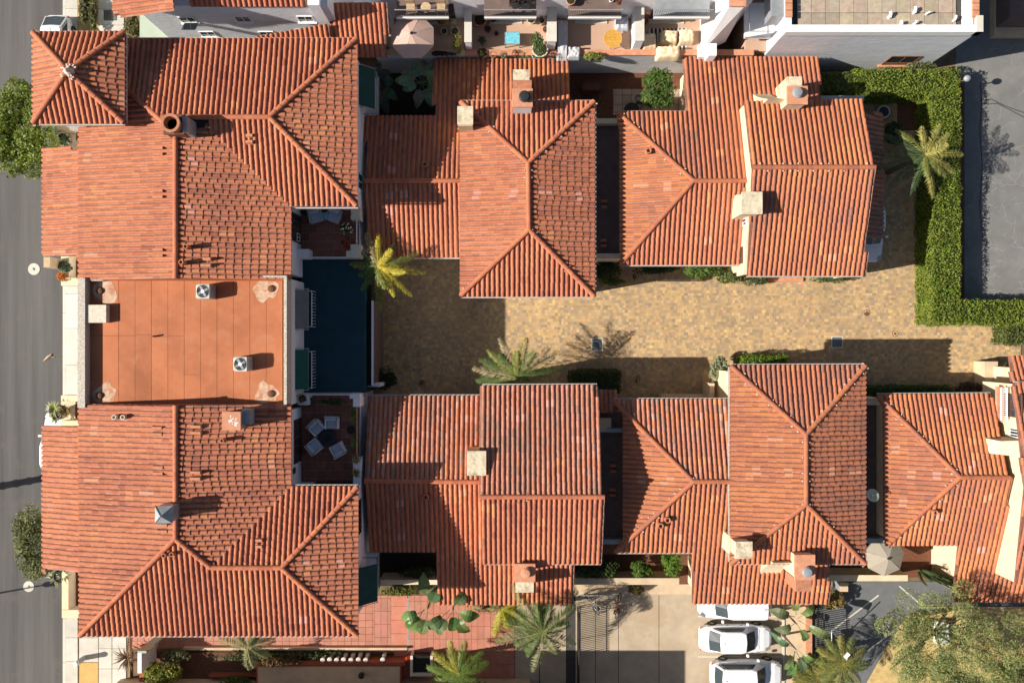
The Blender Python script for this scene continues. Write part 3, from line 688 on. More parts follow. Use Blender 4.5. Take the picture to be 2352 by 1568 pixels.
# ------------------------------------------------------------------ street-side block: north house
def win(root, c, ax, w, h, wallpart=None, m='white', pane='pane', bars=1):     # window standing on an upright wall; ax 'x' faces +x or -x, 'y' faces south
    f = MB(); g = MB(); x, y, z = c; t = .05
    if ax[1] == 'x':
        s = 1 if ax[0] == '+' else -1
        f.box(x-.02*s, y-w/2, z, x+.05*s, y-w/2+t, z+h); f.box(x-.02*s, y+w/2-t, z, x+.05*s, y+w/2, z+h); f.box(x-.02*s, y-w/2+t, z, x+.05*s, y+w/2-t, z+t); f.box(x-.02*s, y-w/2+t, z+h-t, x+.05*s, y+w/2-t, z+h)
        for k in range(bars): q = y-w/2+w*(k+1)/(bars+1); f.box(x-.01*s, q-.02, z+t, x+.035*s, q+.02, z+h-t)
        g.box(x-.02*s, y-w/2+t, z+t, x+.015*s, y+w/2-t, z+h-t)
    else:
        s = -1 if ax[0] == '-' else 1
        f.box(x-w/2, y-.02*s, z, x-w/2+t, y+.05*s, z+h); f.box(x+w/2-t, y-.02*s, z, x+w/2, y+.05*s, z+h); f.box(x-w/2+t, y-.02*s, z, x+w/2-t, y+.05*s, z+t); f.box(x-w/2+t, y-.02*s, z+h-t, x+w/2-t, y+.05*s, z+h)
        for k in range(bars): q = x-w/2+w*(k+1)/(bars+1); f.box(q-.02, y-.01*s, z+t, q+.02, y+.035*s, z+h-t)
        g.box(x-w/2+t, y-.02*s, z+t, x+w/2-t, y+.015*s, z+h-t)
    o = part(f, 'window', MT[m], root); part(g, 'pane', MT[pane], o); return o

NL = house('row_house', 'tiled house beside the square tower, its roof stepped round the small corner terrace', 'house', (-18, 9, 0), 'houses of the tiled complex')
NL.face('N', (600, 90, 8.0), (600, 270, 9.08), [(178, 92), (820, 90), (620, 270), (362, 270)], 'bright', [(720, 135, 'peach'), (545, 250, 'orange'), (735, 128, 'orange')])
NL.face('W', (183, 450, 8.0), (405, 450, 9.12), [(183, 100), (371, 280), (405, 305), (405, 640), (183, 640)], 'bright', [(206, 365, 'peach'), (222, 437, 'orange'), (215, 582, 'peach'), (260, 310, 'orange'), (208, 452, 'orange')], -.12)
NL.face('E', (668, 560, 8.0), (405, 560, 9.12), [(405, 300), (478, 292), (668, 476), (668, 640), (405, 640)], 'bright', [(437, 371, 'pink'), (434, 484, 'pink'), (520, 540, 'orange'), (600, 590, 'orange')], .05)
NL.face('S', (740, 473, 8.0), (600, 270, 9.08), [(478, 270), (620, 270), (820, 473), (668, 473), (482, 298)], 'bright', [(708, 432, 'orange'), (590, 330, 'orange')])
NL.face('E', (820, 280, 8.0), (620, 270, 9.08), [(820, 88), (820, 473), (620, 270)], 'bright', [(738, 305, 'orange'), (686, 280, 'orange'), (700, 330, 'peach')], .05)
NL.face('W', (100, 460, 6.9), (183, 460, 7.65), [(100, 340), (187, 340), (187, 588), (100, 588)], 'bright', [(137, 470, 'orange'), (150, 376, 'orange'), (140, 580, 'peach')], -.2)
for a, c in (((405, 640, 9.12), (405, 305, 9.12)), ((372, 270, 9.08), (620, 270, 9.08)), ((820, 90, 8.0), (620, 270, 9.08)), ((820, 473, 8.0), (620, 270, 9.08)), ((295, 208, 8.6), (384, 288, 9.1))): NL.cap(P(*a), P(*c))
NL.cxy = Vector((-16, 10, 0)); NL.gutter((186, 90), (820, 90), 8.0); NL.gutter((668, 475), (822, 475), 8.0)
NL.wbox(183, 95, 668, 640, 8.0); NL.wbox(620, 92, 822, 475, 8.0); NL.wbox(668.5, 400, 700, 474, 8.0, inset=.38)
a, c = P(405, 640, 9.12), P(405, 645, 7.8)
def gable(b, Y, vx0, vxr, vx1, ze, zr, t=.2, zb=7.0):          # upright triangular verge wall in the plane y=Y
    x0, xr, x1 = P(vx0, 0, ze).x+.3, P(vxr, 0, zr).x, P(vx1, 0, ze).x-.3
    v = [(x0, Y, zb), (x1, Y, zb), (x1, Y, ze), (xr, Y, zr-.12), (x0, Y, ze)]; v2 = [(p[0], Y+t, p[2]) for p in v]
    b.add(v+v2, [(0,1,2,3,4), (9,8,7,6,5)]+[(i, 5+i, 5+(i+1)%5, (i+1)%5) for i in range(5)])
gb = MB(); gable(gb, P(0, 640, 9.2).y+.02, 183, 405, 668, 8.0, 9.12, .2); part(gb, 'verge_wall', MT['membrane'], NL.root)
NL.finish()
E0 = P(822, 0, 8.0).x-.4
for vy, z, w, h in ((420, 5.2, 1.0, 1.3), (545, 5.3, .5, .6)): win(NL.root, (E0 if vy < 470 else P(668, 0, 8.0).x-.4, P(0, vy, z).y, z-.4), '+x', w, h)
# terrace windows of north house
for vy in (510, 540): win(NL.root, (P(668, 0, 8.0).x-.4, P(0, vy, 5.5).y, 4.6), '+x', .9, 2.0, m='brown', bars=1)

TW = house('tower', 'square tower with a four-sided tiled roof and splashed white mortar at its tip', 'tower', (-23, 14, 0))
for d, e, tp, poly in (('N', (180, 75, 9.55), (157, 164, 10.5), [(78, 76), (286, 75), (157, 164)]), ('S', (180, 283, 9.55), (157, 164, 10.5), [(78, 284), (286, 283), (157, 164)]),
                       ('W', (78, 180, 9.55), (157, 164, 10.5), [(78, 76), (157, 164), (78, 284)]), ('E', (286, 180, 9.55), (157, 164, 10.5), [(286, 75), (157, 164), (286, 283)])):
    TW.face(d, e, tp, poly, 'bright', [(272, 221, 'peach'), (272, 236, 'peach')] if d == 'E' else (), -.15 if d == 'W' else 0)
for q in ((78, 76), (286, 75), (78, 284), (286, 283)): TW.cap(P(*q, 9.55), P(157, 164, 10.5))
TW.wbox(78, 75, 286, 283, 9.55, 0, .45); TW.cxy = Vector((-25, 15, 0)); TW.gutter((80, 75), (284, 75), 9.55); TW.gutter((84, 284), (286, 284), 9.55); TW.gutter((286, 80), (286, 283), 9.55)
tp = P(157, 164, 10.65); TW.mort.lathe(tp.x, tp.y, [(.26, 10.5), (.2, 10.72), (.11, 10.8), (.08, 10.9), (.02, 10.95)], 9)
for k in range(16): a = R.random()*6.3; r = R.uniform(.15, .45); TW.mort.obox((tp.x+r*math.cos(a), tp.y+r*math.sin(a), 10.75-r*.36), (.12, .07, .12), a)
TW.finish()

# flat-roofed middle house
FL = thing('flat_house', 'middle house with an orange coated flat roof and pebble parapets', 'house', 'houses of the tiled complex', (-19.5, 0, 0))
b = MB(); x0, x1 = P(183, 0, 7.8).x, P(657, 0, 8.0).x-.05; y1, y0 = P(0, 644, 7.8).y, P(0, 926, 7.8).y
b.box(x0+.1, y0-.15, 0, x1, y1+.15, 7.72); part(b, 'wall', MT['stucco'], FL)
rf = part(MB().box(x0+.1, y0-.1, 7.72, x1-.02, y1+.1, 7.76), 'roof', MT['seam'], FL)
st = []
xa, xb = P(197, 0, 7.8).x, P(649, 0, 7.8).x; n = 12
for i in range(n):
    u, v = xa+(xb-xa)*i/n, xa+(xb-xa)*(i+1)/n+R.uniform(-.03,.03)*0; sp = [y0, P(0, 771+R.uniform(-3, 3), 7.8).y, y1] if i < 6 else ([y0, P(0, 860, 7.8).y, y1] if i == 6 else [y0, y1])
    for c, e in zip(sp, sp[1:]): g = R.uniform(.93, 1.07); st.append(((u+v)/2, (c+e)/2, 7.795+.004*(i % 2), v-u-.018, e-c-.018, .04, (g, g, g)))
mm = MT['membrane']
pieces(rf, 'roof_sheet', st, mm)
cp = MB()
def vb(b, vx0, vy0, vx1, vy1, z0, z1, c=(1, 1, 1)): a, e = P(vx0, vy1, z1), P(vx1, vy0, z1); b.box(a.x, a.y, z0, e.x, e.y, z1, c)
vb(cp, 178, 638, 195, 936, 7.5, 8.3); vb(cp, 195.5, 637, 236, 645, 7.5, 8.12); vb(cp, 195.5, 928, 238, 936, 7.5, 8.12); vb(cp, 651.5, 637, 658.5, 928, 7.5, 8.4); vb(cp, 604, 633, 658, 637, 7.5, 8.4); vb(cp, 598, 928, 659, 935, 7.5, 8.1)
part(cp, 'coping', MT['coping'], FL)
for vx, vy, s in ((230, 668, 1), (623, 663, -1), (229, 908, 1), (623, 904, -1)):
    p = P(vx, vy, 7.8); pt = []; 
    for k in range(16): a = k/16*6.283; r = R.uniform(.55, .78)*(1.25 if math.cos(a)*s > .3 else .8); pt.append((p.x+r*math.cos(a)+s*.12, p.y+r*math.sin(a)))
    pt = [(min(max(q[0], xa+.05), xb-.03), min(max(q[1], y0+.03), y1-.03)) for q in pt]
    part(MB().prism(pt, 7.798, 7.806), 'cement_patch', MT['patch'], FL)
    part(MB().lathe(p.x, p.y, [(.2, 7.75), (.2, 7.86), (.16, 7.91), (.05, 7.94)], 14), 'drain_strainer', MT['iron'], FL)
# east wall recesses with balconies and awnings
def awning(name, lab, vx0, vy0, vx1, vy1, zt, zb, m, rail=None, grp='awnings over the balconies', xin=None):
    t = thing(name, lab, 'awning', grp, P(vx0, (vy0+vy1)/2, zt)); a, c = P(vx0, vy1, zt), P(vx0, vy0, zt); e = P(vx1, vy1, zb); f = P(vx1, vy0, zb); z = Vector((0, 0, .02))
    e.y = a.y; f.y = c.y
    part(MB().add([a, e, f, c, a+z, e+z, f+z, c+z], [(3,2,1,0),(4,5,6,7),(0,1,5,4),(1,2,6,5),(2,3,7,6),(3,0,4,7)]), 'canvas', MT[m], t)
    part(MB().box(e.x-.01, e.y, e.z-.16, e.x+.012, f.y, e.z-.005), 'valance', MT[m], t)
    fr = MB(); fr.tube([a+Vector((0, -.06, 0)), e+Vector((.06, -.06, -.03))], .022); fr.tube([c+Vector((0, .06, 0)), f+Vector((.06, .06, -.03))], .022); fr.tube([e+Vector((0, -.1, -.03)), f+Vector((0, .1, -.03))], .02)
    part(fr, 'frame', MT['steel'], t); return t
awning('awning', 'grey awning on the white wall above the white ladder-like railing', 666, 664, 707, 754, 6.3, 5.5, 'grey_awn')
awning('awning', 'bright green awning beside the grey one under the flat roof', 666, 803, 707, 895, 6.3, 5.5, 'green_awn')
awning('awning', 'dark green awning shading the balcony over the dark garden of leafy plants', 820, 148, 860, 240, 5.9, 5.0, 'dgreen_awn')
awning('awning', 'dark green awning by the red passage, nearest the big-leaved plants', 822, 1304, 866, 1392, 5.9, 5.0, 'dgreen_awn')
def balcony(name, lab, vx0, vy0, vx1, vy1, z, side='E', bars=12, grp='balconies with metal railings', m='white', h=1.0, rad=.016):
    a, c = P(vx0, vy1, z), P(vx1, vy0, z); t = thing(name, lab, 'balcony', grp, ((a.x+c.x)/2, (a.y+c.y)/2, z-h-.15))
    part(MB().box(a.x, a.y, z-h-.15, c.x-.02, c.y, z-h), 'floor', MT['stucco'], t); rl = MB()
    if side == 'E':
        rl.tube([(c.x, a.y, z), (c.x, c.y, z)], .028, 5); rl.tube([(c.x, a.y, z-h+.08), (c.x, c.y, z-h+.08)], .022, 5)
        rl.tube([(a.x, a.y, z), (c.x, a.y, z)], .025, 5); rl.tube([(a.x, c.y, z), (c.x, c.y, z)], .025, 5)
        bb = [((c.x, a.y+(c.y-a.y)*i/bars)) for i in range(bars+1)]
    else:
        rl.tube([(a.x, a.y, z), (c.x, a.y, z)], .028, 5); rl.tube([(a.x, a.y, z-h+.08), (c.x, a.y, z-h+.08)], .022, 5)
        rl.tube([(a.x, a.y, z), (a.x, c.y, z)], .025, 5); rl.tube([(c.x, a.y, z), (c.x, c.y, z)], .025, 5)
        bb = [((a.x+(c.x-a.x)*i/bars, a.y)) for i in range(bars+1)]
    r = part(rl, 'railing', MT[m], t)
    for x, y in bb: part(MB().tube([(x, y, z-h), (x, y, z)], rad, 4), 'baluster', MT[m], r)
    return t
balcony('balcony', 'white railed balcony under the grey awning', 668, 668, 716, 750, 5.1)
balcony('balcony', 'white railed balcony under the bright green awning', 668, 807, 716, 891, 5.1)
balcony('balcony', 'balcony with thin grey railing under the dark awning by the leafy garden', 822, 165, 864, 262, 4.6, bars=16, m='steel')
balcony('balcony', 'balcony with dark railing beside the awning near the red passage', 824, 1280, 866, 1360, 4.6, bars=14, m='black')
for vy in (638, 775): pass
# south house of the block
SL = house('row_house', 'tiled house by the street with the grey metal cupola on its ridge', 'house', (-18, -13, 0), 'houses of the tiled complex')
SL.face('W', (183, 1100, 8.0), (405, 1100, 9.12), [(183, 930), (405, 930), (404, 1236), (185, 1458)], 'bright', [(215, 990, 'peach'), (215, 1102, 'peach'), (218, 1232, 'orange'), (340, 1130, 'pink'), (250, 1010, 'orange'), (300, 1140, 'orange')], -.08)
SL.face('S', (500, 1458, 8.0), (405, 1236, 9.12), [(185, 1458), (404, 1236), (486, 1300), (648, 1302), (822, 1458)], 'bright', [(565, 1330, 'orange'), (700, 1425, 'pink')], .05)
SL.face('E', (668, 1000, 8.0), (405, 1000, 9.12), [(405, 930), (668, 930), (668, 1122), (486, 1300), (404, 1236)], 'bright', [(620, 1070, 'peach'), (458, 1178, 'orange'), (620, 1040, 'orange'), (580, 1000, 'orange')], .05)
SL.face('N', (740, 1117, 8.0), (600, 1302, 8.8), [(668, 1117), (822, 1117), (648, 1302), (486, 1302)], 'bright', (), .05)
SL.face('E', (822, 1290, 8.0), (648, 1302, 8.8), [(822, 1117), (648, 1302), (822, 1458)], 'bright', [(700, 1300, 'pink'), (780, 1290, 'pink'), (705, 1310, 'orange')], .05)
SL.face('W', (100, 1140, 6.9), (183, 1140, 7.65), [(100, 978), (187, 978), (187, 1308), (100, 1308)], 'bright', (), -.1)
for a, c in (((405, 930, 9.12), (405, 1236, 9.12)), ((486, 1302, 8.8), (648, 1302, 8.8)), ((185, 1458, 8.0), (404, 1236, 9.12)), ((486, 1302, 8.8), (404, 1236, 9.12)), ((822, 1117, 8.0), (648, 1302, 8.8)), ((822, 1458, 8.0), (648, 1302, 8.8))): SL.cap(P(*a), P(*c))
SL.wbox(183, 930, 668, 1458, 8.0); SL.wbox(620, 1117, 822, 1458, 8.0)
SL.cxy = Vector((-16, -14, 0)); SL.gutter((186, 1459), (822, 1459), 8.0); SL.gutter((668, 1116), (822, 1116), 8.0)
gb = MB(); gable(gb, P(0, 930, 9.2).y-.22, 183, 405, 668, 8.0, 9.12, .2); part(gb, 'verge_wall', MT['redpaint'], SL.root)
SL.finish()
X1 = P(668, 0, 8.0).x-.4
win(SL.root, (X1, P(0, 1010, 5).y, 4.6), '+x', 2.6, 1.5, m='brown', bars=4)
win(SL.root, (X1, P(0, 1080, 6).y, 5.8), '+x', .35, .5, m='brown', bars=0)
win(SL.root, (P(822, 0, 8.0).x-.4, P(0, 1185, 5.5).y, 5.2), '+x', 2.0, 1.2, m='brown', bars=3)
win(SL.root, (P(740, 0, 8.0).x, P(0, 1117, 8.0).y-.4, 4.5), '+y', 2.4, 2.0, m='brown', bars=3)

# courtyard deck between block and driveway
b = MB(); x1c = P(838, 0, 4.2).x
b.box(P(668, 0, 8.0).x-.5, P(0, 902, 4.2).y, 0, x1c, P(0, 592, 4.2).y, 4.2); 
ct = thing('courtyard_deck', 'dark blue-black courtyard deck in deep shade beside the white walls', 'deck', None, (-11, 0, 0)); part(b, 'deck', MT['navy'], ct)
part(MB().box(x1c+.01, P(0, 886, 3.6).y, 0, P(853, 0, 3.6).x, P(0, 600, 3.6).y, 3.5), 'planter', MT['soil'], ct)
b = MB(); p, q = P(857, 885, 3.7), P(853.5, 690, 3.7); b.box(p.x, p.y, 0, q.x, q.y, 3.7); gw = solo(b, 'garden_wall', MT['felt'], 'thin white-topped wall between courtyard and driveway', 'wall')
pc = MB(); p, q = P(857, 885, 3.78), P(853.5, 690, 3.78); pc.box(p.x-.02, p.y, 3.705, q.x+.0, q.y, 3.78) if False else pc.box(min(p.x,q.x)-.01, p.y, 3.705, max(p.x,q.x)+.01, q.y, 3.78); solo(pc, 'wall_coping', MT['white'], 'thin white coping line along the courtyard edge wall', 'coping'); vb(b := MB(), 845, 880, 873, 888, 0, 3.4); solo(b, 'garden_wall', MT['stucco'], 'short white wall end where the courtyard meets the lower tiled wing', 'wall')
# terraces
def terrace(name, lab, vx0, vy0, vx1, vy1, z, ts=.5, cols=None):
    a, c = P(vx0, vy1, z), P(vx1, vy0, z); t = thing(name, lab, 'terrace', None, ((a.x+c.x)/2, (a.y+c.y)/2, 0))
    part(MB().box(a.x-.6, a.y, 0, c.x, c.y, z-.02), 'slab', MT['stucco'], t)
    pieces(t, 'floor_tile', grid_tiles(a.x, a.y, c.x-.02, c.y, z+.015, ts, ts, .02, .04, .18), MT['terratile']); return t
T1 = terrace('roof_terrace', 'small tiled roof terrace with two wicker armchairs', 672, 476, 826, 592, 4.5)
T2 = terrace('roof_terrace', 'tiled roof terrace with four armchairs round a dark table', 672, 902, 826, 1118, 4.5)
for t, vx0, vy0, vx1, vy1, zz in ((T1, 806, 477, 827, 504, 5.5), (T1, 805, 561, 827, 592, 5.4), (T1, 795, 576, 804.7, 592, 5.4), (T2, 803, 905, 827, 915, 5.4), (T2, 811, 915.2, 827, 934, 5.6), (T2, 811, 1052, 829, 1115, 5.3), (T1, 680, 572, 708, 592, 5.5), (T2, 684, 905, 708, 930, 5.4)):
    vb(b := MB(), vx0, vy0, vx1, vy1, 4.5, zz); part(b, 'parapet', MT['palepot' if t is T1 and vx0 > 700 else 'stucco'], t)
def rail(t, p0, p1, n=14, m='steel', h=.9, top='white'):
    rl = MB(); a, c = Vector(p0), Vector(p1); rl.tube([a, c], .03, 5); rl.tube([a-Vector((0,0,h-.1)), c-Vector((0,0,h-.1))], .02, 5); r = part(rl, 'railing', MT[top], t)
    for i in range(n+1): q = a.lerp(c, i/n); part(MB().tube([q-Vector((0,0,h)), q], .013, 4), 'baluster', MT[m], r)
rail(T1, P(819.5, 505, 5.4), P(819.5, 560, 5.4)); rail(T1, P(700, 591, 5.4), P(795, 591, 5.4), 16)
rail(T2, P(820, 935, 5.4), P(820, 1051, 5.4), 22, 'brown', top='wood2'); rail(T2, P(708, 906, 5.4), P(803, 906, 5.4), 18)

# ------------------------------------------------------------------ lower tiled wings and hipped houses
def slabroof(root, vx0, vy0, vx1, vy1, z, m='felt'):
    a, c = P(vx0, vy1, z), P(vx1, vy0, z); part(MB().box(a.x, a.y, 0, c.x, c.y, z), 'flat_roof', MT[m], root)
N1 = house('hipped_house', 'tiled house whose hipped roof carries a flat stone chimney and a round-flued one', 'house', (0, 8, 0), 'houses of the tiled complex')
N1.face('N', (900, 268, 4.0), (900, 416, 5.2), [(840, 416), (1060, 416), (1060, 236), (1308, 236), (1308, 138), (1000, 138), (1000, 268), (844, 268)], 'brown', [(908, 312, 'pink'), (1070, 200, 'orange'), (1092, 165, 'orange'), (1080, 225, 'orange'), (905, 395, 'pink')], -.05)
N1.face('S', (950, 590, 3.9), (950, 416, 5.2), [(838, 416), (1060, 416), (1060, 590), (846, 590)], 'bright', [(890, 450, 'pink'), (925, 440, 'pink'), (895, 490, 'pink')], -.05)
N1.cap(P(838, 416, 5.2), P(1058, 416, 5.2))
N1.hip(1058, 234, 1364, 680, (1213, 375), (1215, 528), 5.7, 6.6, 'bright', .25, [(1094, 443, 'pink'), (1176, 442, 'pink'), (1250, 443, 'pink'), (1330, 447, 'pink'), (1100, 340, 'orange'), (1270, 540, 'orange')], (-.1, .05, .05, -.05))
N1.wbox(846, 268, 1010, 590, 4.0, 0, .35); N1.wbox(1000, 140, 1308, 260, 2.9, 0, .3); N1.wbox(1058, 234, 1364, 680, 5.7)
N1.cxy = Vector((1, 9, 0)); N1.gutter((1060, 681), (1364, 681), 5.7); N1.gutter((880, 591), (1056, 591), 3.9); N1.gutter((1058, 233), (1364, 233), 5.7, .07); N1.gutter((1366, 236), (1366, 680), 5.7, .07)
N1.finish()
slabroof(N1.root, 1352, 284, 1440, 582, 3.0)
for vy in (278, 588): vb(b := MB(), 1366, vy-6, 1424 if vy < 300 else 1428, vy+6, 0, 3.5); part(b, 'parapet', MT['cream'], N1.root)

N2 = house('gabled_house', 'tiled house with a raised gabled roof and a stucco wall between its two roofs', 'house', (17, 10, 0), 'houses of the tiled complex')
N2.face('W', (1414, 430, 4.2), (1592, 416, 5.6), [(1416, 259), (1592, 416), (1426, 606), (1424, 560), (1424, 300)], 'brown', [(1470, 428, 'peach'), (1535, 430, 'peach')], -.25)
N2.face('N', (1490, 258, 4.2), (1650, 416, 5.6), [(1415, 258), (1575, 258), (1572, 133), (1880, 133), (1886, 240), (1712, 240), (1712, 416), (1592, 416)], 'brown', [(1640, 165, 'orange'), (1647, 235, 'peach'), (1655, 358, 'orange'), (1527, 288, 'peach')])
N2.face('S', (1550, 607, 4.2), (1650, 416, 5.6), [(1592, 416), (1710, 416), (1702, 607), (1425, 607)], 'bright', [(1630, 456, 'orange'), (1625, 553, 'peach')], -.05)
N2.cap(P(1592, 416, 5.6), P(1712, 416, 5.6), pal='brown'); N2.cap(P(1416, 258, 4.2), P(1592, 416, 5.6), mortar=.5, pal='brown'); N2.cap(P(1425, 607, 4.2), P(1592, 416, 5.6), mortar=.1, pal='brown')
N2.face('N', (1850, 233, 5.6), (1850, 385, 7.0), [(1713, 235), (1982, 230), (2005, 385), (1728, 385)], 'brown', [(1850, 165, 'orange')], -.08)
N2.face('S', (1850, 632, 5.1), (1850, 385, 7.0), [(1728, 385), (2005, 385), (1982, 632), (1716, 632)], 'brown', [(1888, 568, 'orange'), (1912, 590, 'peach'), (1950, 570, 'orange')], -.08)
N2.cap(P(1727, 385, 7.0), P(2007, 385, 7.0), mortar=.5, pal='brown')
N2.face('E', (2025, 400, 2.9), (1975, 400, 3.9), [(1972, 263), (2024, 263), (2027, 545), (1972, 545)], 'old', (), .3)  # darkest tiles carry the lean-to's shade in their colour
N2.wbox(1425, 258, 1712, 607, 4.2, 0, .4); N2.wbox(1572, 135, 1880, 260, 2.8, 0, .35); N2.wbox(1712, 240, 1990, 628, 5.1, 0, .35)
N2.cxy = Vector((15, 10, 0)); N2.gutter((1428, 608), (1702, 608), 4.2); N2.gutter((1716, 633), (1982, 633), 5.1); N2.gutter((1416, 257), (1574, 257), 4.2, .06)
def verge(root, X, pts, m, t=.22, z0=2.2, name='gable_wall'):     # upright wall in the plane x=X under a gable
    n = len(pts); v = [(X, y, z) for y, z in pts]+[(X, pts[-1][0], z0), (X, pts[0][0], z0)]; k = n+2; w = [(X+t, p[1], p[2]) for p in v]
    return part(MB().add(v+w, [tuple(range(k)), tuple(range(2*k-1, k-1, -1))]+[(i, k+i, k+(i+1)%k, (i+1)%k) for i in range(k)]), name, MT[m], root)
N2.finish('cream')
XW = P(1713, 0, 5.6).x+.03; XE = P(1982, 0, 5.6).x-.3
prof = [(P(0, 236, 5.6).y, 5.52), (P(0, 385, 7).y, 6.9), (P(0, 630, 5.1).y, 5.02)]
verge(N2.root, XW, prof, 'cream', z0=3.7); verge(N2.root, XE, prof, 'cream')
win(N2.root, (XW, P(0, 512, 5).y, 5.0), '-x', .45, .7, m='white'); win(N2.root, (XW, P(0, 585, 5).y, 3.9), '-x', 1.0, 1.1, m='brown', bars=2)
slabroof(N2.root, 1880, 220, 1985, 232, 2.7, 'zinc')

S1 = house('gabled_house', 'tiled house with weathered mottled gable roof above the driveway palm', 'house', (0, -12, 0), 'houses of the tiled complex')
S1.face('N', (950, 910, 3.9), (950, 1103, 5.2), [(845, 910), (1110, 910), (1110, 1106), (838, 1103)], 'old', [(945, 1030, 'orange')], .0)
S1.face('S', (920, 1265, 3.9), (950, 1103, 5.2), [(838, 1103), (1108, 1106), (1108, 1292), (1320, 1292), (1318, 1386), (1008, 1386), (1003, 1265), (850, 1265)], 'bright', [(916, 1150, 'pink'), (922, 1235, 'pink'), (1058, 1130, 'peach'), (1058, 1147, 'orange'), (1110, 1250, 'orange'), (1150, 1300, 'orange')], -.1)
S1.face('N', (1240, 887, 5.6), (1240, 1140, 7.0), [(1108, 887), (1371, 885), (1384, 1140), (1106, 1140)], 'old', [(1292, 1060, 'orange'), (1200, 960, 'pink'), (1330, 1010, 'pink'), (1260, 930, 'pink')], .12)
S1.face('S', (1240, 1293, 5.6), (1240, 1140, 7.0), [(1106, 1140), (1384, 1140), (1379, 1293), (1107, 1293)], 'bright', [(1120, 1165, 'orange'), (1135, 1170, 'orange'), (1250, 1200, 'orange')], -.02)
S1.cap(P(838, 1104, 5.2), P(1106, 1106, 5.2)); S1.cap(P(1104, 1140, 7.0), P(1386, 1140, 7.0), mortar=.15)
S1.face('N', (1395, 896, 3.2), (1395, 945, 3.6), [(1374, 896), (1418, 896), (1412, 945), (1374, 945)], 'old', (), .2)  # tile tones darkened for the shade between the houses
S1.wbox(846, 910, 1005, 1265, 3.9, 0, .35); S1.wbox(1005, 1150, 1318, 1386, 2.9, 0, .35); S1.wbox(1108, 887, 1378, 1293, 5.6, 0, .3); S1.wbox(1374, 897, 1412, 944, 3.2, 0, .1)
S1.cxy = Vector((0, -12, 0)); S1.gutter((848, 909), (1104, 909), 3.9); S1.gutter((1108, 885), (1371, 884), 5.6); S1.gutter((1110, 1294), (1380, 1294), 5.6, .06)
S1.finish()
prof = [(P(0, 888, 5.6).y, 5.5), (P(0, 1140, 7).y, 6.9), (P(0, 1292, 5.6).y, 5.5)]
verge(S1.root, P(1108, 0, 5.6).x+.08, prof, 'redcap'); verge(S1.root, P(1377, 0, 5.6).x-.3, prof, 'cream')
slabroof(S1.root, 1370, 945, 1440, 1240, 3.0)
vb(b := MB(), 1376, 960, 1404, 992, 3.0, 3.3); part(b, 'roof_hatch', MT['cream'], S1.root)
for q in ((1394, 984, 1432, 993), (1378, 1238, 1436, 1249)): vb(b := MB(), *q, 0, 3.55); part(b, 'parapet', MT['zinc'], S1.root)

S2 = house('hipped_house', 'brown mottled hipped house by the driveway next to the parked white cars', 'house', (16, -10, 0), 'houses of the tiled complex')
S2.face('W', (1409, 1080, 4.2), (1592, 1105, 5.6), [(1409, 920), (1592, 1105), (1412, 1266), (1432, 1235), (1432, 950)], 'brown', [(1533, 1103, 'peach'), (1475, 1100, 'pink')], -.1)
S2.face('N', (1550, 918, 4.2), (1640, 1105, 5.6), [(1409, 918), (1680, 918), (1684, 1105), (1592, 1105)], 'old', [(1608, 972, 'orange'), (1612, 1055, 'orange'), (1645, 930, 'orange')], -.08)
S2.face('S', (1500, 1267, 4.2), (1640, 1105, 5.6), [(1592, 1105), (1684, 1105), (1684, 1290), (1905, 1290), (1900, 1384), (1590, 1384), (1590, 1267), (1412, 1267)], 'brown', [(1560, 1235, 'peach'), (1640, 1145, 'orange'), (1668, 1350, 'peach'), (1672, 1270, 'orange'), (1680, 1300, 'orange'), (1880, 1350, 'orange')], -.1)
for a, c, mo in (((1592, 1105, 5.6), (1682, 1105, 5.6), .1), ((1409, 920, 4.2), (1592, 1105, 5.6), .1), ((1412, 1267, 4.2), (1592, 1105, 5.6), .55)): S2.cap(P(*a), P(*c), mortar=mo, pal='brown')
S2.hip(1678, 840, 1986, 1293, (1850, 997), (1850, 1157), 5.7, 6.6, 'brown', .55, [(1740, 1080, 'peach'), (1810, 1080, 'peach'), (1905, 1078, 'peach'), (1960, 1085, 'peach'), (1720, 1090, 'orange'), (1780, 1010, 'peach'), (1840, 1208, 'orange')], (-.18, .1, .12, .0))
S2.wbox(1425, 918, 1690, 1267, 4.2); S2.wbox(1592, 1260, 1903, 1384, 2.9, 0, .35); S2.wbox(1678, 840, 1986, 1293, 5.7)
S2.cxy = Vector((16, -9, 0)); S2.gutter((1410, 917), (1678, 917), 4.2); S2.gutter((1678, 839), (1985, 838), 5.7); S2.gutter((1677, 842), (1677, 1290), 5.7, .07); S2.gutter((1414, 1268), (1590, 1268), 4.2); S2.gutter((1682, 1294), (1986, 1294), 5.7, .06)
S2.finish('cream')
slabroof(S2.root, 1975, 928, 2045, 1240, 3.0)
for q in ((1986, 914, 2022, 930), (1988, 1236, 2028, 1247)): vb(b := MB(), *q, 0, 3.5); part(b, 'parapet', MT['cream' if q[1] < 1000 else 'zinc'], S2.root)

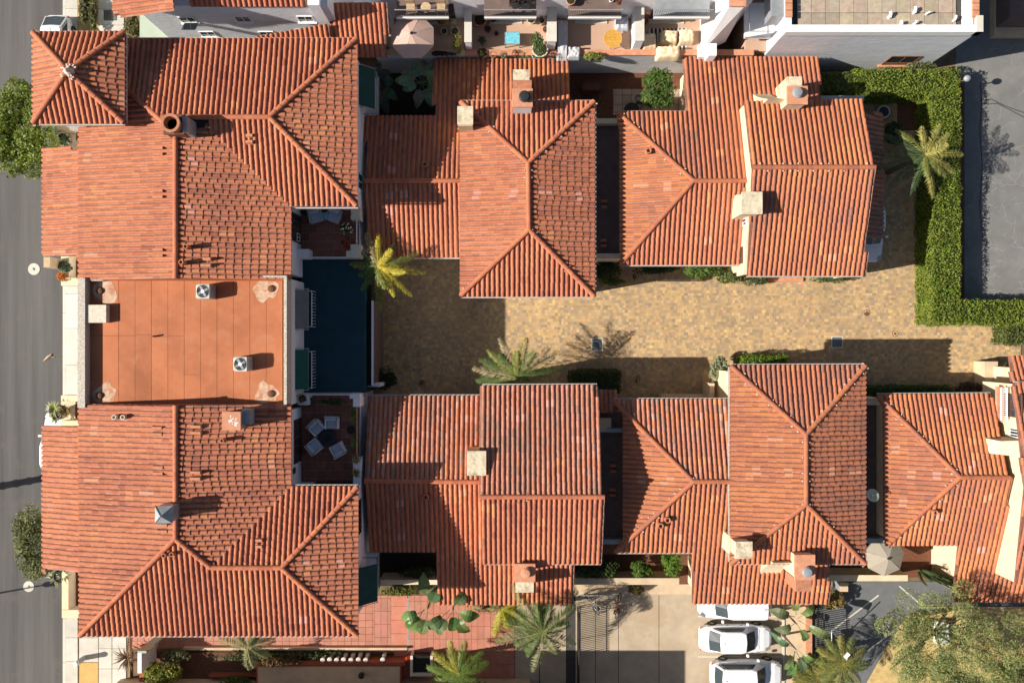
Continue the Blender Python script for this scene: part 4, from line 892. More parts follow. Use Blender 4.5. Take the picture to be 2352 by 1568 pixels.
S3 = house('hipped_house', 'brown tiled house running off the picture beyond the dark flat roof with the dish', 'house', (30, -10, 0), 'houses of the tiled complex')
S3.face('W', (2014, 1080, 4.2), (2203, 1095, 5.6), [(2014, 908), (2203, 1095), (2036, 1251), (2031, 1225), (2030, 935)], 'brown', [(2092, 1085, 'peach'), (2150, 1093, 'pink'), (2055, 1030, 'peach'), (2075, 1155, 'peach')], -.15)
S3.face('N', (2150, 907, 4.2), (2203, 1095, 5.6), [(2013, 907), (2275, 905), (2316, 1095), (2203, 1095)], 'brown', [(2170, 950, 'pink'), (2228, 1073, 'pink'), (2235, 1012, 'orange'), (2245, 1050, 'orange')], -.12)
S3.face('S', (2120, 1250, 4.2), (2203, 1095, 5.6), [(2203, 1095), (2318, 1095), (2310, 1240), (2480, 1300), (2480, 1380), (2188, 1380), (2202, 1250), (2036, 1250)], 'brown', [(2250, 1255, 'pink'), (2155, 1185, 'pink'), (2265, 1137, 'peach'), (2170, 1140, 'orange'), (2105, 1205, 'orange')], -.12)
for a, c, mo in (((2203, 1095, 5.6), (2316, 1096, 5.6), .1), ((2014, 908, 4.2), (2203, 1095, 5.6), .5), ((2036, 1250, 4.2), (2203, 1095, 5.6), .7)): S3.cap(P(*a), P(*c), mortar=mo, pal='brown')
S3.face('N', (2400, 880, 5.6), (2400, 1120, 7.2), [(2328, 880), (2560, 880), (2560, 1120), (2354, 1120)], 'brown'); S3.face('S', (2400, 1340, 5.6), (2400, 1120, 7.2), [(2354, 1120), (2560, 1120), (2560, 1340), (2332, 1340)], 'brown')
S3.face('N', (2400, 818, 3.9), (2400, 880, 4.5), [(2318, 818), (2560, 818), (2560, 905), (2330, 905)], 'brown'); S3.face('W', (2300, 950, 4.4), (2322, 950, 4.75), [(2296, 895), (2320, 895), (2320, 940), (2296, 940)], 'brown')
S3.wbox(2020, 907, 2300, 1250, 4.2); S3.wbox(2190, 1230, 2480, 1380, 3.2); S3.wbox(2330, 830, 2560, 900, 3.8)
S3.cxy = Vector((30, -9, 0)); S3.gutter((2016, 906), (2275, 904), 4.2); S3.gutter((2330, 879), (2480, 879), 5.6)
S3.finish('cream')
X3 = P(2328, 0, 5.6).x+.12
verge(S3.root, X3, [(P(0, 882, 5.6).y, 5.5), (P(0, 1120, 7.2).y, 7.08), (P(0, 1338, 5.6).y, 5.5)], 'cream', .25, 2.5)
vb(b := MB(), 2262, 1005, 2420, 1050, 4.2, 6.2); bx = MB()
u0, u1 = P(2262, 1010, 6.0), P(2290, 1035, 4.9)
y0_, y1_ = P(0, 1046, 5.8).y, P(0, 1008, 5.8).y; xa_ = P(2285, 0, 5.2).x
bx.add([(xa_-.7, y0_, 4.2), (X3-.01, y0_, 4.2), (X3-.01, y1_, 4.2), (xa_-.7, y1_, 4.2), (xa_-.2, y0_+.1, 6.0), (X3-.01, y0_, 6.5), (X3-.01, y1_, 6.5), (xa_-.2, y1_-.1, 6.0)], [(3,2,1,0),(4,5,6,7),(0,1,5,4),(1,2,6,5),(2,3,7,6),(3,0,4,7)])
part(bx, 'chimney_breast', MT['cream'], S3.root)
win(S3.root, (X3, P(0, 992, 5.2).y, 5.1), '-x', .55, .8, m='white', bars=2); win(S3.root, (X3, P(0, 930, 5.2).y, 4.6), '-x', 1.4, 1.6, m='brown', bars=2)
pg = MB(); a = P(2292, 890, 5.0)
t = thing('balcony', 'small balcony with a white ladder-like rail on the cream wall near the picture edge', 'balcony', 'balconies with metal railings', (28.5, -3.8, 4))
for k in range(18): y = P(0, 893, 5.2).y-(k*.115); part(MB().box(P(2300, 0, 5.2).x, y-.02, 5.18, P(2313, 0, 5.2).x, y+.02, 5.22), 'baluster', MT['white'], t)
for vx in (2300, 2313): b = MB(); p, q = P(vx, 965, 5.22), P(vx, 890, 5.22); b.box(p.x-.03, p.y, 5.16, p.x+.03, q.y, 5.24); part(b, 'rail', MT['white'], t)
a, c = P(2298, 968, 4.9), P(2330, 888, 4.9); part(MB().box(a.x, a.y, 4.4, c.x, c.y, 4.62), 'floor', MT['redcap'], t)

# ------------------------------------------------------------------ chimneys, cowls, roof fittings
def hp(roof_z, vx, vy): return P(vx, vy, roof_z)
def block(b, vx0, vy0, vx1, vy1, z0, z1, m=None): a, c = P(vx0, vy1, z1), P(vx1, vy0, z1); b.box(a.x, a.y, z0, c.x, c.y, z1); return a, c
def flue(t, vx, vy, z, r, m='black', h=.35):
    p = P(vx, vy, z+h); part(MB().lathe(p.x, p.y, [(r*.75, z), (r*.75, z+h*.45), (r, z+h*.5), (r, z+h*.72), (r*.8, z+h*.8), (r*.78, z+h), (r*.25, z+h*1.05)], 18), 'flue', MT[m], t, smooth=False)
def chimney(lab, steps, cap=None, fl=None, m='cream', capm='redcap', extra=None):
    vx0, vy0, vx1, vy1, z0, z1 = steps[0][:6]; t = thing('chimney', lab, 'chimney', 'chimneys on the tiled roofs', P((vx0+vx1)/2, (vy0+vy1)/2, z0))
    for i, s_ in enumerate(steps):
        b = MB(); block(b, *s_[:6]); part(b, 'stack' if i == 0 else 'shoulder', MT[s_[6] if len(s_) > 6 else m], t)
    if cap:
        b = MB(); a, c = P(cap[0], cap[3], cap[4]), P(cap[2], cap[1], cap[4]); b.rbox(a.x, a.y, cap[4]-.12, c.x, c.y, cap[4], .02); part(b, 'cap', MT[capm], t)
        for q in ((a.x+.08, a.y+.08), (c.x-.08, a.y+.08), (a.x+.08, c.y-.08), (c.x-.08, c.y-.08)): pass
    if fl: flue(t, *fl)
    return t
chimney('flat pale stone chimney at the hip corner, streaked with grime', [(1052, 246, 1085, 289, 4.4, 6.9)], (1050.5, 243.5, 1087, 286, 7.0), None, 'tan', 'capstone')
chimney('square terracotta-capped chimney with a black round flue between two roofs', [(1179, 206, 1221, 246, 4.2, 7.2), (1178, 160, 1216, 189, 3.2, 5.3, 'capstone'), (1178, 184, 1221, 208, 3.4, 5.7, 'brick')], (1176.5, 203, 1224, 246, 7.3), (1205, 220, 7.3, .33), 'stucco2')
C3 = chimney('stucco chimney with a curved shoulder and silver flue, nearest the white building', [(1810, 200, 1852, 238, 3.8, 7.0), (1809, 176, 1842, 202, 3.4, 5.9, 'capstone')], (1808, 197, 1856, 240, 7.1), (1834, 211, 7.1, .3, 'steel', .3), 'cream')
def curved(t, vx0, vx1, vy0, vy1, z0, zt, north=True, m='cream'):       # battered shoulder with a concave top, west face in stucco
    a, c = P(vx0, vy1, zt), P(vx1, vy0, zt); n = 8; b = MB(); L = []
    for i in range(n+1):
        u = i/n; y = (a.y+(c.y-a.y)*u) if north else (c.y-(c.y-a.y)*u); z = z0+.55+(zt-z0-.55)*(1-math.sin(u*math.pi/2))**1.0
        L.append((y, z))
    v = []; 
    for y, z in L: v += [(a.x, y, z0), (c.x, y, z0), (a.x, y, z), (c.x, y, z)]
    f = []
    for i in range(n): k = 4*i; f += [(k, k+4, k+6, k+2), (k+1, k+3, k+7, k+5), (k+2, k+6, k+7, k+3)]
    f += [(0, 2, 3, 1), (4*n, 4*n+1, 4*n+3, 4*n+2)]; b.add(v, f); part(b, 'shoulder', MT[m], t)
curved(C3, 1764, 1807, 150, 228, 2.7, 6.6, True)
chimney('pale square stucco chimney against the gable wall casting a dark square shadow', [(1707, 443, 1749, 489, 4.4, 7.3), (1692, 447, 1712, 494, 4.4, 5.9)], (1704, 440, 1752, 492, 7.4), None, 'cream', 'capstone')
chimney('tall pale chimney between weathered gable and lower tiled wing', [(1076, 1037, 1114, 1089, 4.4, 6.9)], (1073, 1035, 1117, 1092, 7.0), None, 'cream', 'capstone')
chimney('terracotta-capped chimney with red round flue beside the feathery palm', [(1184, 1297, 1229, 1334, 3.6, 6.1), (1184, 1336, 1226, 1360, 3.0, 5.2, 'capstone'), (1186, 1276, 1223, 1296, 3.6, 5.6, 'stucco2')], (1182, 1294, 1230, 1336, 6.2), (1208, 1317, 6.2, .3, 'redcap', .3), 'tan')
chimney('slanting cream chimney on the roof above the top parked white car', [(1692, 1247, 1726, 1279, 4.2, 7.0), (1672, 1228, 1702, 1270, 3.9, 5.7)], (1689, 1243, 1729, 1283, 7.1), None, 'cream', 'capstone')
C8 = chimney('stucco chimney with terracotta cap and silver flue above the parked cars', [(1828, 1275, 1870, 1328, 3.6, 6.7), (1828, 1330, 1864, 1358, 3.0, 5.4, 'brick')], (1825, 1273, 1873, 1332, 6.8), (1856, 1315, 6.8, .3, 'steel', .3), 'cream')
curved(C8, 1776, 1826, 1292, 1366, 3.0, 6.2, False)
t = chimney('round clay chimney pot on a grey box astride the ridge by the tower', [(377, 264, 420, 306, 9.0, 10.0, 'brown')], (375, 262, 424, 309, 10.1), None, 'brown', 'brown')
p = P(392, 283, 10.6); part(MB().lathe(p.x, p.y, [(.42, 10.1), (.44, 10.55), (.5, 10.56), (.5, 10.66), (.36, 10.66), (.34, 10.3)], 20), 'pot', MT['pot'], t); part(MB().lathe(p.x, p.y, [(.35, 10.25), (.3, 10.3)], 12), 'dark_disc', MT['rubber'], t)  # black disc closes the inside of the clay pot
vb(b := MB(), 419, 268, 430, 303, 9.1, 10.25); part(b, 'flashing', MT['steel'], t)
t = chimney('square chimney with pinkish bird-splashed top and a grey metal side', [(512, 947, 551, 986, 8.4, 9.5, 'steel')], (510, 945, 553, 988, 9.6), None, 'steel', 'redcap')
p = P(531, 966, 9.6)
for k in range(34): a = R.random()*6.3; r = R.uniform(.03, .45)**1.1; part(MB().obox((p.x+r*math.cos(a), p.y+r*math.sin(a), 9.603+k*.0004), (R.uniform(.05, .16), .035, .006), a), 'dropping', MT['white'], t) if k < 20 else None
vb(b := MB(), 553.5, 940, 575, 975, 8.0, 9.1); part(b, 'side_box', MT['zinc'], t)
# metal cupola
t = thing('cupola', 'grey sheet-metal pyramid cupola on the ridge of the street house', 'cupola', None, P(376, 1181, 9.4)); a, c = P(356, 1201, 10.1), P(397, 1161, 10.1)
part(MB().box(a.x+.06, a.y+.06, 9.1, c.x-.06, c.y-.06, 10.1), 'base', MT['zinc'], t); mx, my = (a.x+c.x)/2, (a.y+c.y)/2
part(MB().add([(a.x, a.y, 10.1), (c.x, a.y, 10.1), (c.x, c.y, 10.1), (a.x, c.y, 10.1), (mx, my, 10.5)], [(3,2,1,0), (0,1,4), (1,2,4), (2,3,4), (3,0,4)]), 'roof', MT['zinc'], t)
sm = MB(); [sm.tube([(q[0], q[1], 10.12), (mx, my, 10.52)], .018, 4) for q in ((a.x, a.y), (c.x, a.y), (c.x, c.y), (a.x, c.y))]; part(sm, 'seam', MT['steel'], t)
# air conditioners, box on flat roof
def acunit(lab, vx, vy, z):
    p = P(vx, vy, z+.85); t = thing('air_conditioner', lab, 'air conditioner', 'air conditioners on the flat roof', (p.x, p.y, z)); h = .4
    part(MB().rbox(p.x-h, p.y-h, z+.05, p.x+h, p.y+h, z+.8, .07), 'casing', MT['steel'], t); part(MB().rbox(p.x-h, p.y-h, z+.8, p.x+h, p.y+h, z+.85, .07), 'top_panel', MT['sidewalk'], t)
    part(MB().lathe(p.x, p.y, [(.34, z+.845), (.34, z+.856), (.31, z+.853)], 24), 'fan_well', MT['rubber'], t)
    g = MB(); [g.torus(Matrix.Translation((p.x, p.y, z+.875)), r, .008, 22, 4) for r in (.34, .26, .18)]; part(g, 'grille', MT['steel'], t)
    for k in range(4): a = k*1.571+.5; part(MB().obox((p.x+.17*math.cos(a), p.y+.17*math.sin(a), z+.862), (.26, .13, .01), a), 'fan_blade', MT['steel'], t)
    part(MB().lathe(p.x, p.y, [(.1, z+.86), (.1, z+.89), (.02, z+.895)], 14), 'hub', MT['white'], t); return t
acunit('square white-topped air conditioner near the tiled house edge', 466, 669, 7.8); acunit('square white-topped air conditioner standing alone on the orange roof', 552, 836, 7.8)
vb(b := MB(), 197, 700, 243.5, 741, 7.76, 8.2); solo(b, 'roof_hatch', MT['palepot'], 'pale flat hatch box against the pebble parapet', 'roof hatch')
def tube_at(b, vx, vy, z, h, r, c=None): p = P(vx, vy, z+h); b.lathe(p.x, p.y, [(r, z), (r*1.02, z+h), (r*.7, z+h), (r*.65, z+h*.6)], 12)
def vent(lab, vx, vy, z, h=.4, r=.12, m='pot'):
    z = roof_z(vx, vy, z)-.05; h += .15
    b = MB(); tube_at(b, vx, vy, z, h, r); return solo(b, 'vent_pipe', MT[m], lab, 'vent pipe', 'vent pipes through the roofs')
for lab, vx, vy, z, h, r in (('upper of two clay vent pipes near the street ridge', 425, 566, 9.4, .45, .13), ('lower of two clay vent pipes near the street ridge', 415, 602, 9.4, .45, .13), ('short black pipe at the middle of the orange flat roof', 352, 772, 7.8, .18, .05),
    ('pale vent pipe beside its twin on the street slope, nearer the kerb', 261, 958, 8.5, .35, .13), ('pale vent pipe beside its twin on the street slope, nearer the ridge', 281, 958, 8.6, .35, .13), ('clay vent pipe under the bird-splashed chimney', 509, 1012, 8.85, .4, .11),
    ('clay vent pipe near the street ridge end, first of the pair on the south slope', 375, 1276, 9.3, .3, .12), ('clay vent pipe near the ridge end, second of the pair on the south slope', 393, 1273, 9.35, .3, .12), ('clay vent on the shaded wing near the ridge, at the shadow edge', 976, 377, 4.9, .35, .16),
    ('clay vent at the shadow edge of the southern wing', 978, 1142, 4.95, .35, .17), ('clay vent pipe below the hip above the hedge bushes, left one', 1518, 1208, 4.7, .4, .17), ('clay vent pipe below the hip above the hedge bushes, right one', 1534, 1195, 4.75, .4, .17),
    ('clay vent pipe high on the west slope beside the dark flat roof', 1490, 346, 4.8, .3, .17), ('pair-topped clay vent on the last brown house', 2150, 1177, 5.0, .35, .14)):
    vent(lab, vx, vy, z, h, r, 'palepot' if 'pale' in lab else 'black' if 'black' in lab else 'pot')
def hood(lab, vx, vy, z, s=.3, m='pot'):
    z = roof_z(vx, vy, z)
    p = P(vx, vy, z+.2); b = MB()
    for dy in (-.17, .17):
        for k in range(5): pass
        b.add([(p.x-s, p.y+dy-.13, z-.05), (p.x+s, p.y+dy-.13, z-.02), (p.x+s, p.y+dy+.13, z-.02), (p.x-s, p.y+dy+.13, z-.05), (p.x-s*.95, p.y+dy-.07, z+.19), (p.x+s*.95, p.y+dy-.07, z+.25), (p.x+s*.95, p.y+dy+.07, z+.25), (p.x-s*.95, p.y+dy+.07, z+.19)], [(0,1,5,4),(1,2,6,5),(2,3,7,6),(3,0,4,7),(4,5,6,7)])
    return solo(b, 'vent_hood', MT[m], lab, 'roof vent', 'raised tile vents')
for lab, vx, vy, z in (('twin raised tile vent below the ridge, nearest the clay pot chimney', 362, 347, 9.4), ('twin raised tile vent midway along the street ridge', 362, 445, 9.4), ('twin raised tile vent near the ridge end by the flat roof', 362, 580, 9.4), ('twin raised tile vent beside the splashed chimney slope, nearest the flat roof', 360, 990, 9.4), ('twin raised tile vent midway along the southern street ridge', 362, 1080, 9.4), ('twin raised vent below the metal cupola', 372, 1213, 9.45), ('raised tile vent on the sunless slope opposite the midway vent', 448, 1092, 9.35), ('raised tile vent on the slope behind the splashed chimney', 449, 987, 9.35), ('raised tile vent beside the lower clay pipe', 472, 602, 9.2), ('small raised vent on the south slope under the long ridge', 572, 318, 9.2), ('small raised vent in the valley slope by the long ridge of the southern house', 594, 1248, 8.75)):
    hood(lab, vx, vy, z, .3 if 'twin' in lab or 'raised tile' in lab else .2)
for lab, vx, vy, z in (('stubby vent on the dark flat roof between the northern houses, upper one', 1388, 468, 3.0), ('stubby vent on the dark flat roof between the northern houses, middle one', 1386, 570-12, 3.0), ('stubby vent on the dark strip by the weathered gable, upper one', 1408, 1076, 3.0), ('stubby vent on the dark strip by the weathered gable, lower one', 1407, 1131, 3.0)): hood(lab, vx, vy, z, .2)
# satellite dish
t = thing('satellite_dish', 'pale green satellite dish fixed above the dark flat roof', 'satellite dish', None, P(1990, 1140, 4.5)); c = P(2005, 1137, 5.4); n = 20; Md = Matrix.Translation(c) @ Matrix.Rotation(.5, 4, 'Y') @ Matrix.Rotation(-.35, 4, 'X')
v = []; f = []
for i, (r, z) in enumerate(((.0, -.1), (.25, -.08), (.42, -.03), (.52, .0))):
    for k in range(n): a = k/n*6.283; v.append(Md @ Vector((r*math.cos(a)*1.05, r*math.sin(a)*.75, z)))
for i in range(3):
    for k in range(n): f.append((i*n+k, i*n+(k+1)%n, i*n+n+(k+1)%n, i*n+n+k))
part(MB().add(v, f), 'dish', MT['sage'], t, smooth=True); p = P(1995, 1155, 4.6); part(MB().tube([P(1988, 1136, 4.6), c], .03).tube([P(1988, 1136, 4.7), P(1992, 1150, 5.1), P(1990, 1155, 5.2)], .02), 'arm', MT['steel'], t); q = P(1990, 1155, 5.2); part(MB().box(q.x-.06, q.y-.06, 5.15, q.x+.06, q.y+.06, 5.3), 'receiver', MT['white'], t)
# ------------------------------------------------------------------ neighbours along the top edge
TL = house('white_house', 'long white stucco house with small tilted windows behind the tower', 'house', (-15, 22, 0), 'white neighbouring houses')
YW = 18.75
bw = MB(); bw.box(-21.2, YW, 0, P(757, 0, 7.5).x, 30, 8.0); bw.box(P(757, 0, 6.6).x, 19.6, 0, P(890, 0, 5.4).x, 30, 5.2); part(bw, 'wall', MT['stucco2'], TL.root)
TL.face('S', (640, 15, 8.1), (640, -80, 9.4), [(437, 14), (705, 14), (705, -80), (437, -80)], 'bright')
TL.face('W', (258, 0, 8.6), (395, 0, 9.6), [(262, 34), (258, -80), (395, -80), (398, 24)], 'bright', (), -.2)
TL.face('S', (820, 131, 4.9), (820, 8, 6.5), [(757, 10), (882, 10), (889, 131), (762, 131)], 'bright', (), .05)
TL.face('S', (640, 100, 5.6), (640, 62, 6.2), [(520, 100), (757, 57), (757, 100)], 'bright', (), -.1)
TL.finish()
part(MB().box(-23.5, YW+.3, 0, -21.22, 26, 2.6), 'side_wall', MT['sage'], TL.root)
vb(b := MB(), 706, -20, 733, 12, 5.0, 8.4); part(b, 'parapet', MT['stucco'], TL.root)
for k, (vx, vy) in enumerate(((428, 42), (555, 40), (475, 75), (612, 75), (700, 40), (698, 70))):
    c = wall_y(YW, vx, vy); o = win(TL.root, (c.x, YW, c.z-.55), '-y', .9, .75, m='white', bars=1)
    part(MB().box(c.x-.55, YW-.14, c.z-.62, c.x+.55, YW-.001, c.z-.55), 'sill', MT['white'], o)
    if k == 0:
        o2 = part(MB().obox((0, 0, 0), (.8, .05, .7), 0, M=Matrix.Translation((c.x+.1, YW-.38, c.z-.25)) @ Matrix.Rotation(.9, 4, 'X')), 'open_sash', MT['pane'], TL.root)
# terraced row: floors, dividing walls, retaining wall, facade
TR = thing('terrace_house', 'white terraced building with a row of tan patios and railed balconies above', 'building', 'white neighbouring houses', (3, 22, 0))
YS, YF = 17.85, 20.2
part(MB().box(P(890, 0, 3).x, YF, 0, P(1700, 0, 3).x, 32, 9.0), 'wall', MT['stucco'], TR)
bays = [(893, 1068), (1082, 1258), (1277, 1459), (1478, 1630), (1712, 1800)]
for i, (u, v) in enumerate(bays): part(MB().box(P(u, 0, 3).x, YS+.3, 0, P(v, 0, 3).x, YF+(0 if i < 4 else 3), 3.0), 'patio_floor', MT['terrace'], TR)
for u, v, zt in ((1068, 1082, 4.4), (1258, 1277, 4.5), (1459, 1478, 4.6)):
    a, c = P(u, 0, zt), P(v, 0, zt); part(MB().box(a.x, YS+.3, 0, c.x, YF, zt), 'dividing_wall', MT['stucco'], TR); part(MB().box(a.x-.04, YS+.28, zt, c.x+.04, YF, zt+.06), 'coping', MT['sidewalk'], TR)
for u, v, w in ((985, 1040, 1.9), (1135, 1190, 2.0), (1330, 1385, 2.0), (1500, 1560, 2.2)):
    X = (P(u, 0, 3).x+P(v, 0, 3).x)/2; win(TR, (X, YF, 3.05), '-y', w, 2.0, m='brown', bars=2)
    win(TR, (X, YF, 6.0), '-y', w, 2.1, m='brown', bars=2); part(MB().box(X-w/2, YF-.35, 3.0, X+w/2, YF-.005, 3.07), 'step', MT['sidewalk'], TR)
rw = thing('retaining_wall', 'long retaining wall with terracotta coping under the patios', 'wall', None, (3, YS, 0))
part(MB().box(P(862, 0, 3).x, YS, 0, P(1730, 0, 3).x, YS+.28, 3.2), 'wall', MT['stucco2'], rw)
part(MB().box(P(862, 0, 3.2).x, YS-.06, 3.2, P(1068, 0, 3.2).x, YS+.3, 3.28), 'coping', MT['tan'], rw); part(MB().box(P(1068, 0, 3.2).x+.01, YS-.06, 3.2, P(1730, 0, 3.2).x, YS+.3, 3.28), 'coping', MT['redcap'], rw)
for i, (u, v, lab) in enumerate(((910, 1030, 'balcony over the parasol patio with two slatted chairs'), (1112, 1232, 'balcony over the patio with the blue table'), (1306, 1428, 'balcony over the patio with the round yellow table'), (1503, 1632, 'balcony over the patio with covered furniture'))):
    a, c = P(u, 37, 5.8), P(v, 0, 5.8); t = thing('balcony', lab, 'balcony', 'balconies with metal railings', ((a.x+c.x)/2, YF-.5, 5.5)); part(MB().box(a.x, a.y, 5.45, c.x, YF-.01, 5.6), 'floor', MT['felt' if i < 3 else 'steel'], t)
    part(MB().box(a.x, a.y-.03, 5.4, c.x, a.y+.03, 5.62), 'edge', MT['white'], t); rail(t, (a.x, a.y+.05, 6.5), (c.x, a.y+.05, 6.5), 26, 'black', .9, 'steel')
# big buttress wall and the narrow yard beyond
wt = thing('stair_tower', 'bright white leaning buttress wall with terracotta top by the narrow yard', 'wall', None, (13, 19, 0)); a, c = P(1676, 14, 7.2), P(1711, 0, 7.2)
v = [(a.x-.65, YS+.15, 2.9), (c.x+.1, YS+.9, 2.9), (c.x+.1, 30, 2.9), (a.x-.65, 30, 2.9), (a.x, a.y, 7.2), (c.x, a.y, 7.2), (c.x, 30, 7.2), (a.x, 30, 7.2)]
part(MB().add(v, [(3,2,1,0),(4,5,6,7),(0,1,5,4),(1,2,6,5),(2,3,7,6),(3,0,4,7)]), 'wall', MT['white'], wt); part(MB().box(a.x-.05, a.y-.06, 7.2, c.x+.05, 30, 7.28), 'coping', MT['redcap'], wt)
vb(b := MB(), 1628, 100, 1646, 128, 2.9, 4.2); part(b, 'pier', MT['white'], wt)
balcony('balcony', 'brown balcony with a rusty railing in the narrow yard beside the buttress', 1722, -10, 1790, 72, 5.0, 'S', 16, m='steel', rad=.012)
vb(b := MB(), 1772, -30, 1806, 38, 5.0, 6.2); solo(b, 'storage_box', MT['steel'], 'grey box unit on the yard balcony against the white flank wall', 'box')
# white building with slab roof
TB = thing('white_building', 'big white block with a slab-paved flat roof and dotted white pipes', 'building', 'white neighbouring houses', (21.5, 22, 0))
xa, xb, ya = P(1806, 0, 6.4).x, P(2250, 0, 6.4).x, 18.0
part(MB().box(xa, ya, 0, xb, 34, 5.85), 'wall', MT['stucco2'], TB)
r_ = part(MB().box(xa+.3, ya+.3, 5.85, xb-.3, 33.8, 5.9), 'roof', MT['darkcrack'], TB)
pieces(r_, 'roof_slab', grid_tiles(xa+.8, ya+.42, xb-1.1, 27, 5.955, .83, .83, .03, .05, .14, cols=[(1, 1, 1), (1.08, 1.05, 1), (.93, .9, .88)]), MT['slab'])
cp = MB(); cp.box(xa-.04, ya-.05, 5.85, xb+.2, ya+.36, 6.42); part(cp, 'coping', MT['white'], TB)
cp = MB(); cp.box(xa-.04, ya+.36, 5.85, xa+.35, 34, 6.3); part(cp, 'parapet', MT['stucco'], TB); cp = MB(); cp.box(xb-.75, ya+.36, 5.85, xb-.3, 34, 6.3); part(cp, 'parapet', MT['stucco'], TB)
part(MB().box(xb-.2, ya-.05, 5.85, xb+.2, ya+.9, 6.43), 'corner_block', MT['sidewalk'], TB)
for x in (xa+.15, xb-.22):
    pieces(TB, 'coping_tile', [(x, ya+1.0+k*.41, 6.42, .4, .37, .1, (1, 1, 1)) for k in range(22)], MT['redcap'])
for k, (vx, vy, dx, dy, r) in enumerate(((2042, 40, 0, .22, .1), (2067, 60, 0, .2, .1), (2099, 30, 0, .25, .09), (2098, 57, .1, .12, .07), (2114, 62, .15, .03, .06), (2127, 33, .15, .05, .06), (2190, 48, .05, .2, .07), (2172, 71, .3, .05, .07), (2040, 73, .2, .03, .07), (1878, 73, .08, .0, .06))):
    p = P(vx, vy, 6.0); b = MB(); b.tube([(p.x, p.y, 5.95), (p.x, p.y, 6.15), (p.x+dx*.5, p.y+dy*.5, 6.22), (p.x+dx, p.y+dy, 6.2)], r, 8); solo(b, 'roof_pipe', MT['white'], 'white bent pipe on the slab-paved roof', 'pipe', 'white pipes on the slab roof')
win(TB, (xb-2.2, ya, 1.2), '-y', 1.9, 1.4, m='brown', bars=1)
part(MB().box(xb-3.3, ya-.16, 1.0, xb-1.1, ya-.002, 1.15), 'sill', MT['redcap'], TB)
# corner yard beyond the car park
vb(b := MB(), 2284, -60, 2420, 82, 0, .5); cy = solo(b, 'raised_yard', MT['tan'], 'raised tan yard slab at the upper corner by the car park', 'yard'); vb(b := MB(), 2320, -60, 2420, 42, .5, 1.9); solo(b, 'shed', MT['felt'], 'dark shed roof at the upper picture corner', 'shed')

# ------------------------------------------------------------------ little courtyards
struct(MB().sheet(W0((862, 165), (1003, 165), (1003, 275), (862, 275)), .012), 'garden_bed', MT['soil'])
ctp = struct(MB().sheet(W0((1300, 165), (1585, 165), (1585, 285), (1300, 285)), .012), 'courtyard', MT['brown'])
a, c = P(1408, 262), P(1570, 205); pieces(ctp, 'patio_tile', grid_tiles(a.x, a.y, c.x, c.y, .045, .62, .62, .03, .04, .1), MT['patiotile'])
struct(MB().sheet(W0((1310, 205), (1395, 205), (1395, 280), (1310, 280)), .03), 'mat_ground', MT['mulch'])
vb(b := MB(), 1338, 190, 1380, 207, 0, 1.0); solo(b, 'storage_bench', MT['brown'], 'dark brown bench chest in the shaded courtyard', 'bench')
struct(MB().sheet(W0((866, 1265), (1010, 1265), (1010, 1345), (866, 1345)), .012), 'garden_bed', MT['soil'])
def lowwall(lab, vx0, vy0, vx1, vy1, z, m='tan', z0=0): vb(b := MB(), vx0, vy0, vx1, vy1, z0, z); return solo(b, 'garden_wall', MT[m], lab, 'wall', 'low garden walls')
lowwall('pale low wall between the dark garden bed and the red passage planting', 872, 1331, 1010, 1342, 1.6, 'cream')
lowwall('tan low wall between the green bushes and the bicycle stand', 1316, 1327, 1560, 1342, 1.5, 'tan')
lowwall('pale low wall beneath the beige parasol', 1905, 1320, 2085, 1334, 1.6, 'cream')
lowwall('small stucco wall beside the pale green bush on the driveway', 1630, 880, 1641, 912, 1.9, 'tan'); lowwall('narrow tan ledge along the shaded driveway wall', 1520, 906, 1629, 914, 1.2, 'tan')
lowwall('tan gate pier wall at the driveway end near the picture edge', 2262, 830, 2292, 905, 1.2, 'tan')
struct(MB().sheet(W0((1310, 1258), (1592, 1258), (1592, 1355), (1310, 1355)), .012), 'garden_bed', MT['mulch'])
struct(MB().sheet(W0((1310, 1341), (1600, 1341), (1600, 1366), (1310, 1366)), .02), 'planting_bed', MT['tan'])
struct(MB().sheet(W0((1900, 1250), (2215, 1250), (2215, 1325), (1900, 1325)), .012), 'courtyard', MT['brown'])
vb(b := MB(), 1374, 1242, 1530, 1272, 0, 1.4); solo(b, 'porch_roof', MT['brown'], 'brown porch canopy between the weathered gable and the hipped wing', 'porch')
# street-side balconies on the west front
def frontbal(lab, vx0, vy0, vx1, vy1, z, parts):
    t = thing('balcony', lab, 'balcony', 'cream balconies over the pavement', P((vx0+vx1)/2, (vy0+vy1)/2, z-1)); vb(b := MB(), vx0, vy0, vx1+12, vy1, z-1.0, z-.8); part(b, 'floor', MT['cream'], t)
    for q in parts: vb(b := MB(), *q, z-.8, z); part(b, 'parapet', MT['ivory'], t)
    vb(b := MB(), vx1-9, vy0+14, vx1+12, vy1-22, z-.795, z-.76); part(b, 'door_mat', MT['brown'], t); return t
frontbal('cream street balcony holding the red and green succulent', 140, 584, 182, 656, 3.6, ((140, 584, 158, 636), (140, 640, 180, 656)))
frontbal('cream street balcony with an L-shaped white parapet below the grey-green tree', 142, 1300, 184, 1418, 3.6, ((142, 1300, 157, 1399), (142, 1400, 182, 1418)))
frontbal('cream street balcony with spiky plants opposite the flat roof corner', 140, 908, 182, 982, 3.6, ((140, 908, 178, 921), (140, 966, 180, 982)))
frontbal('cream street ledge with a spiky potted plant under the tower corner', 126, 284, 184, 344, 3.6, ((126, 310, 131, 340), (131.5, 284, 160, 298)))
vb(b := MB(), 100, 590, 115, 614, 3.2, 5.0); solo(b, 'porch_post', MT['wood2'], 'short wooden bracket under the porch roof near the road', 'bracket')

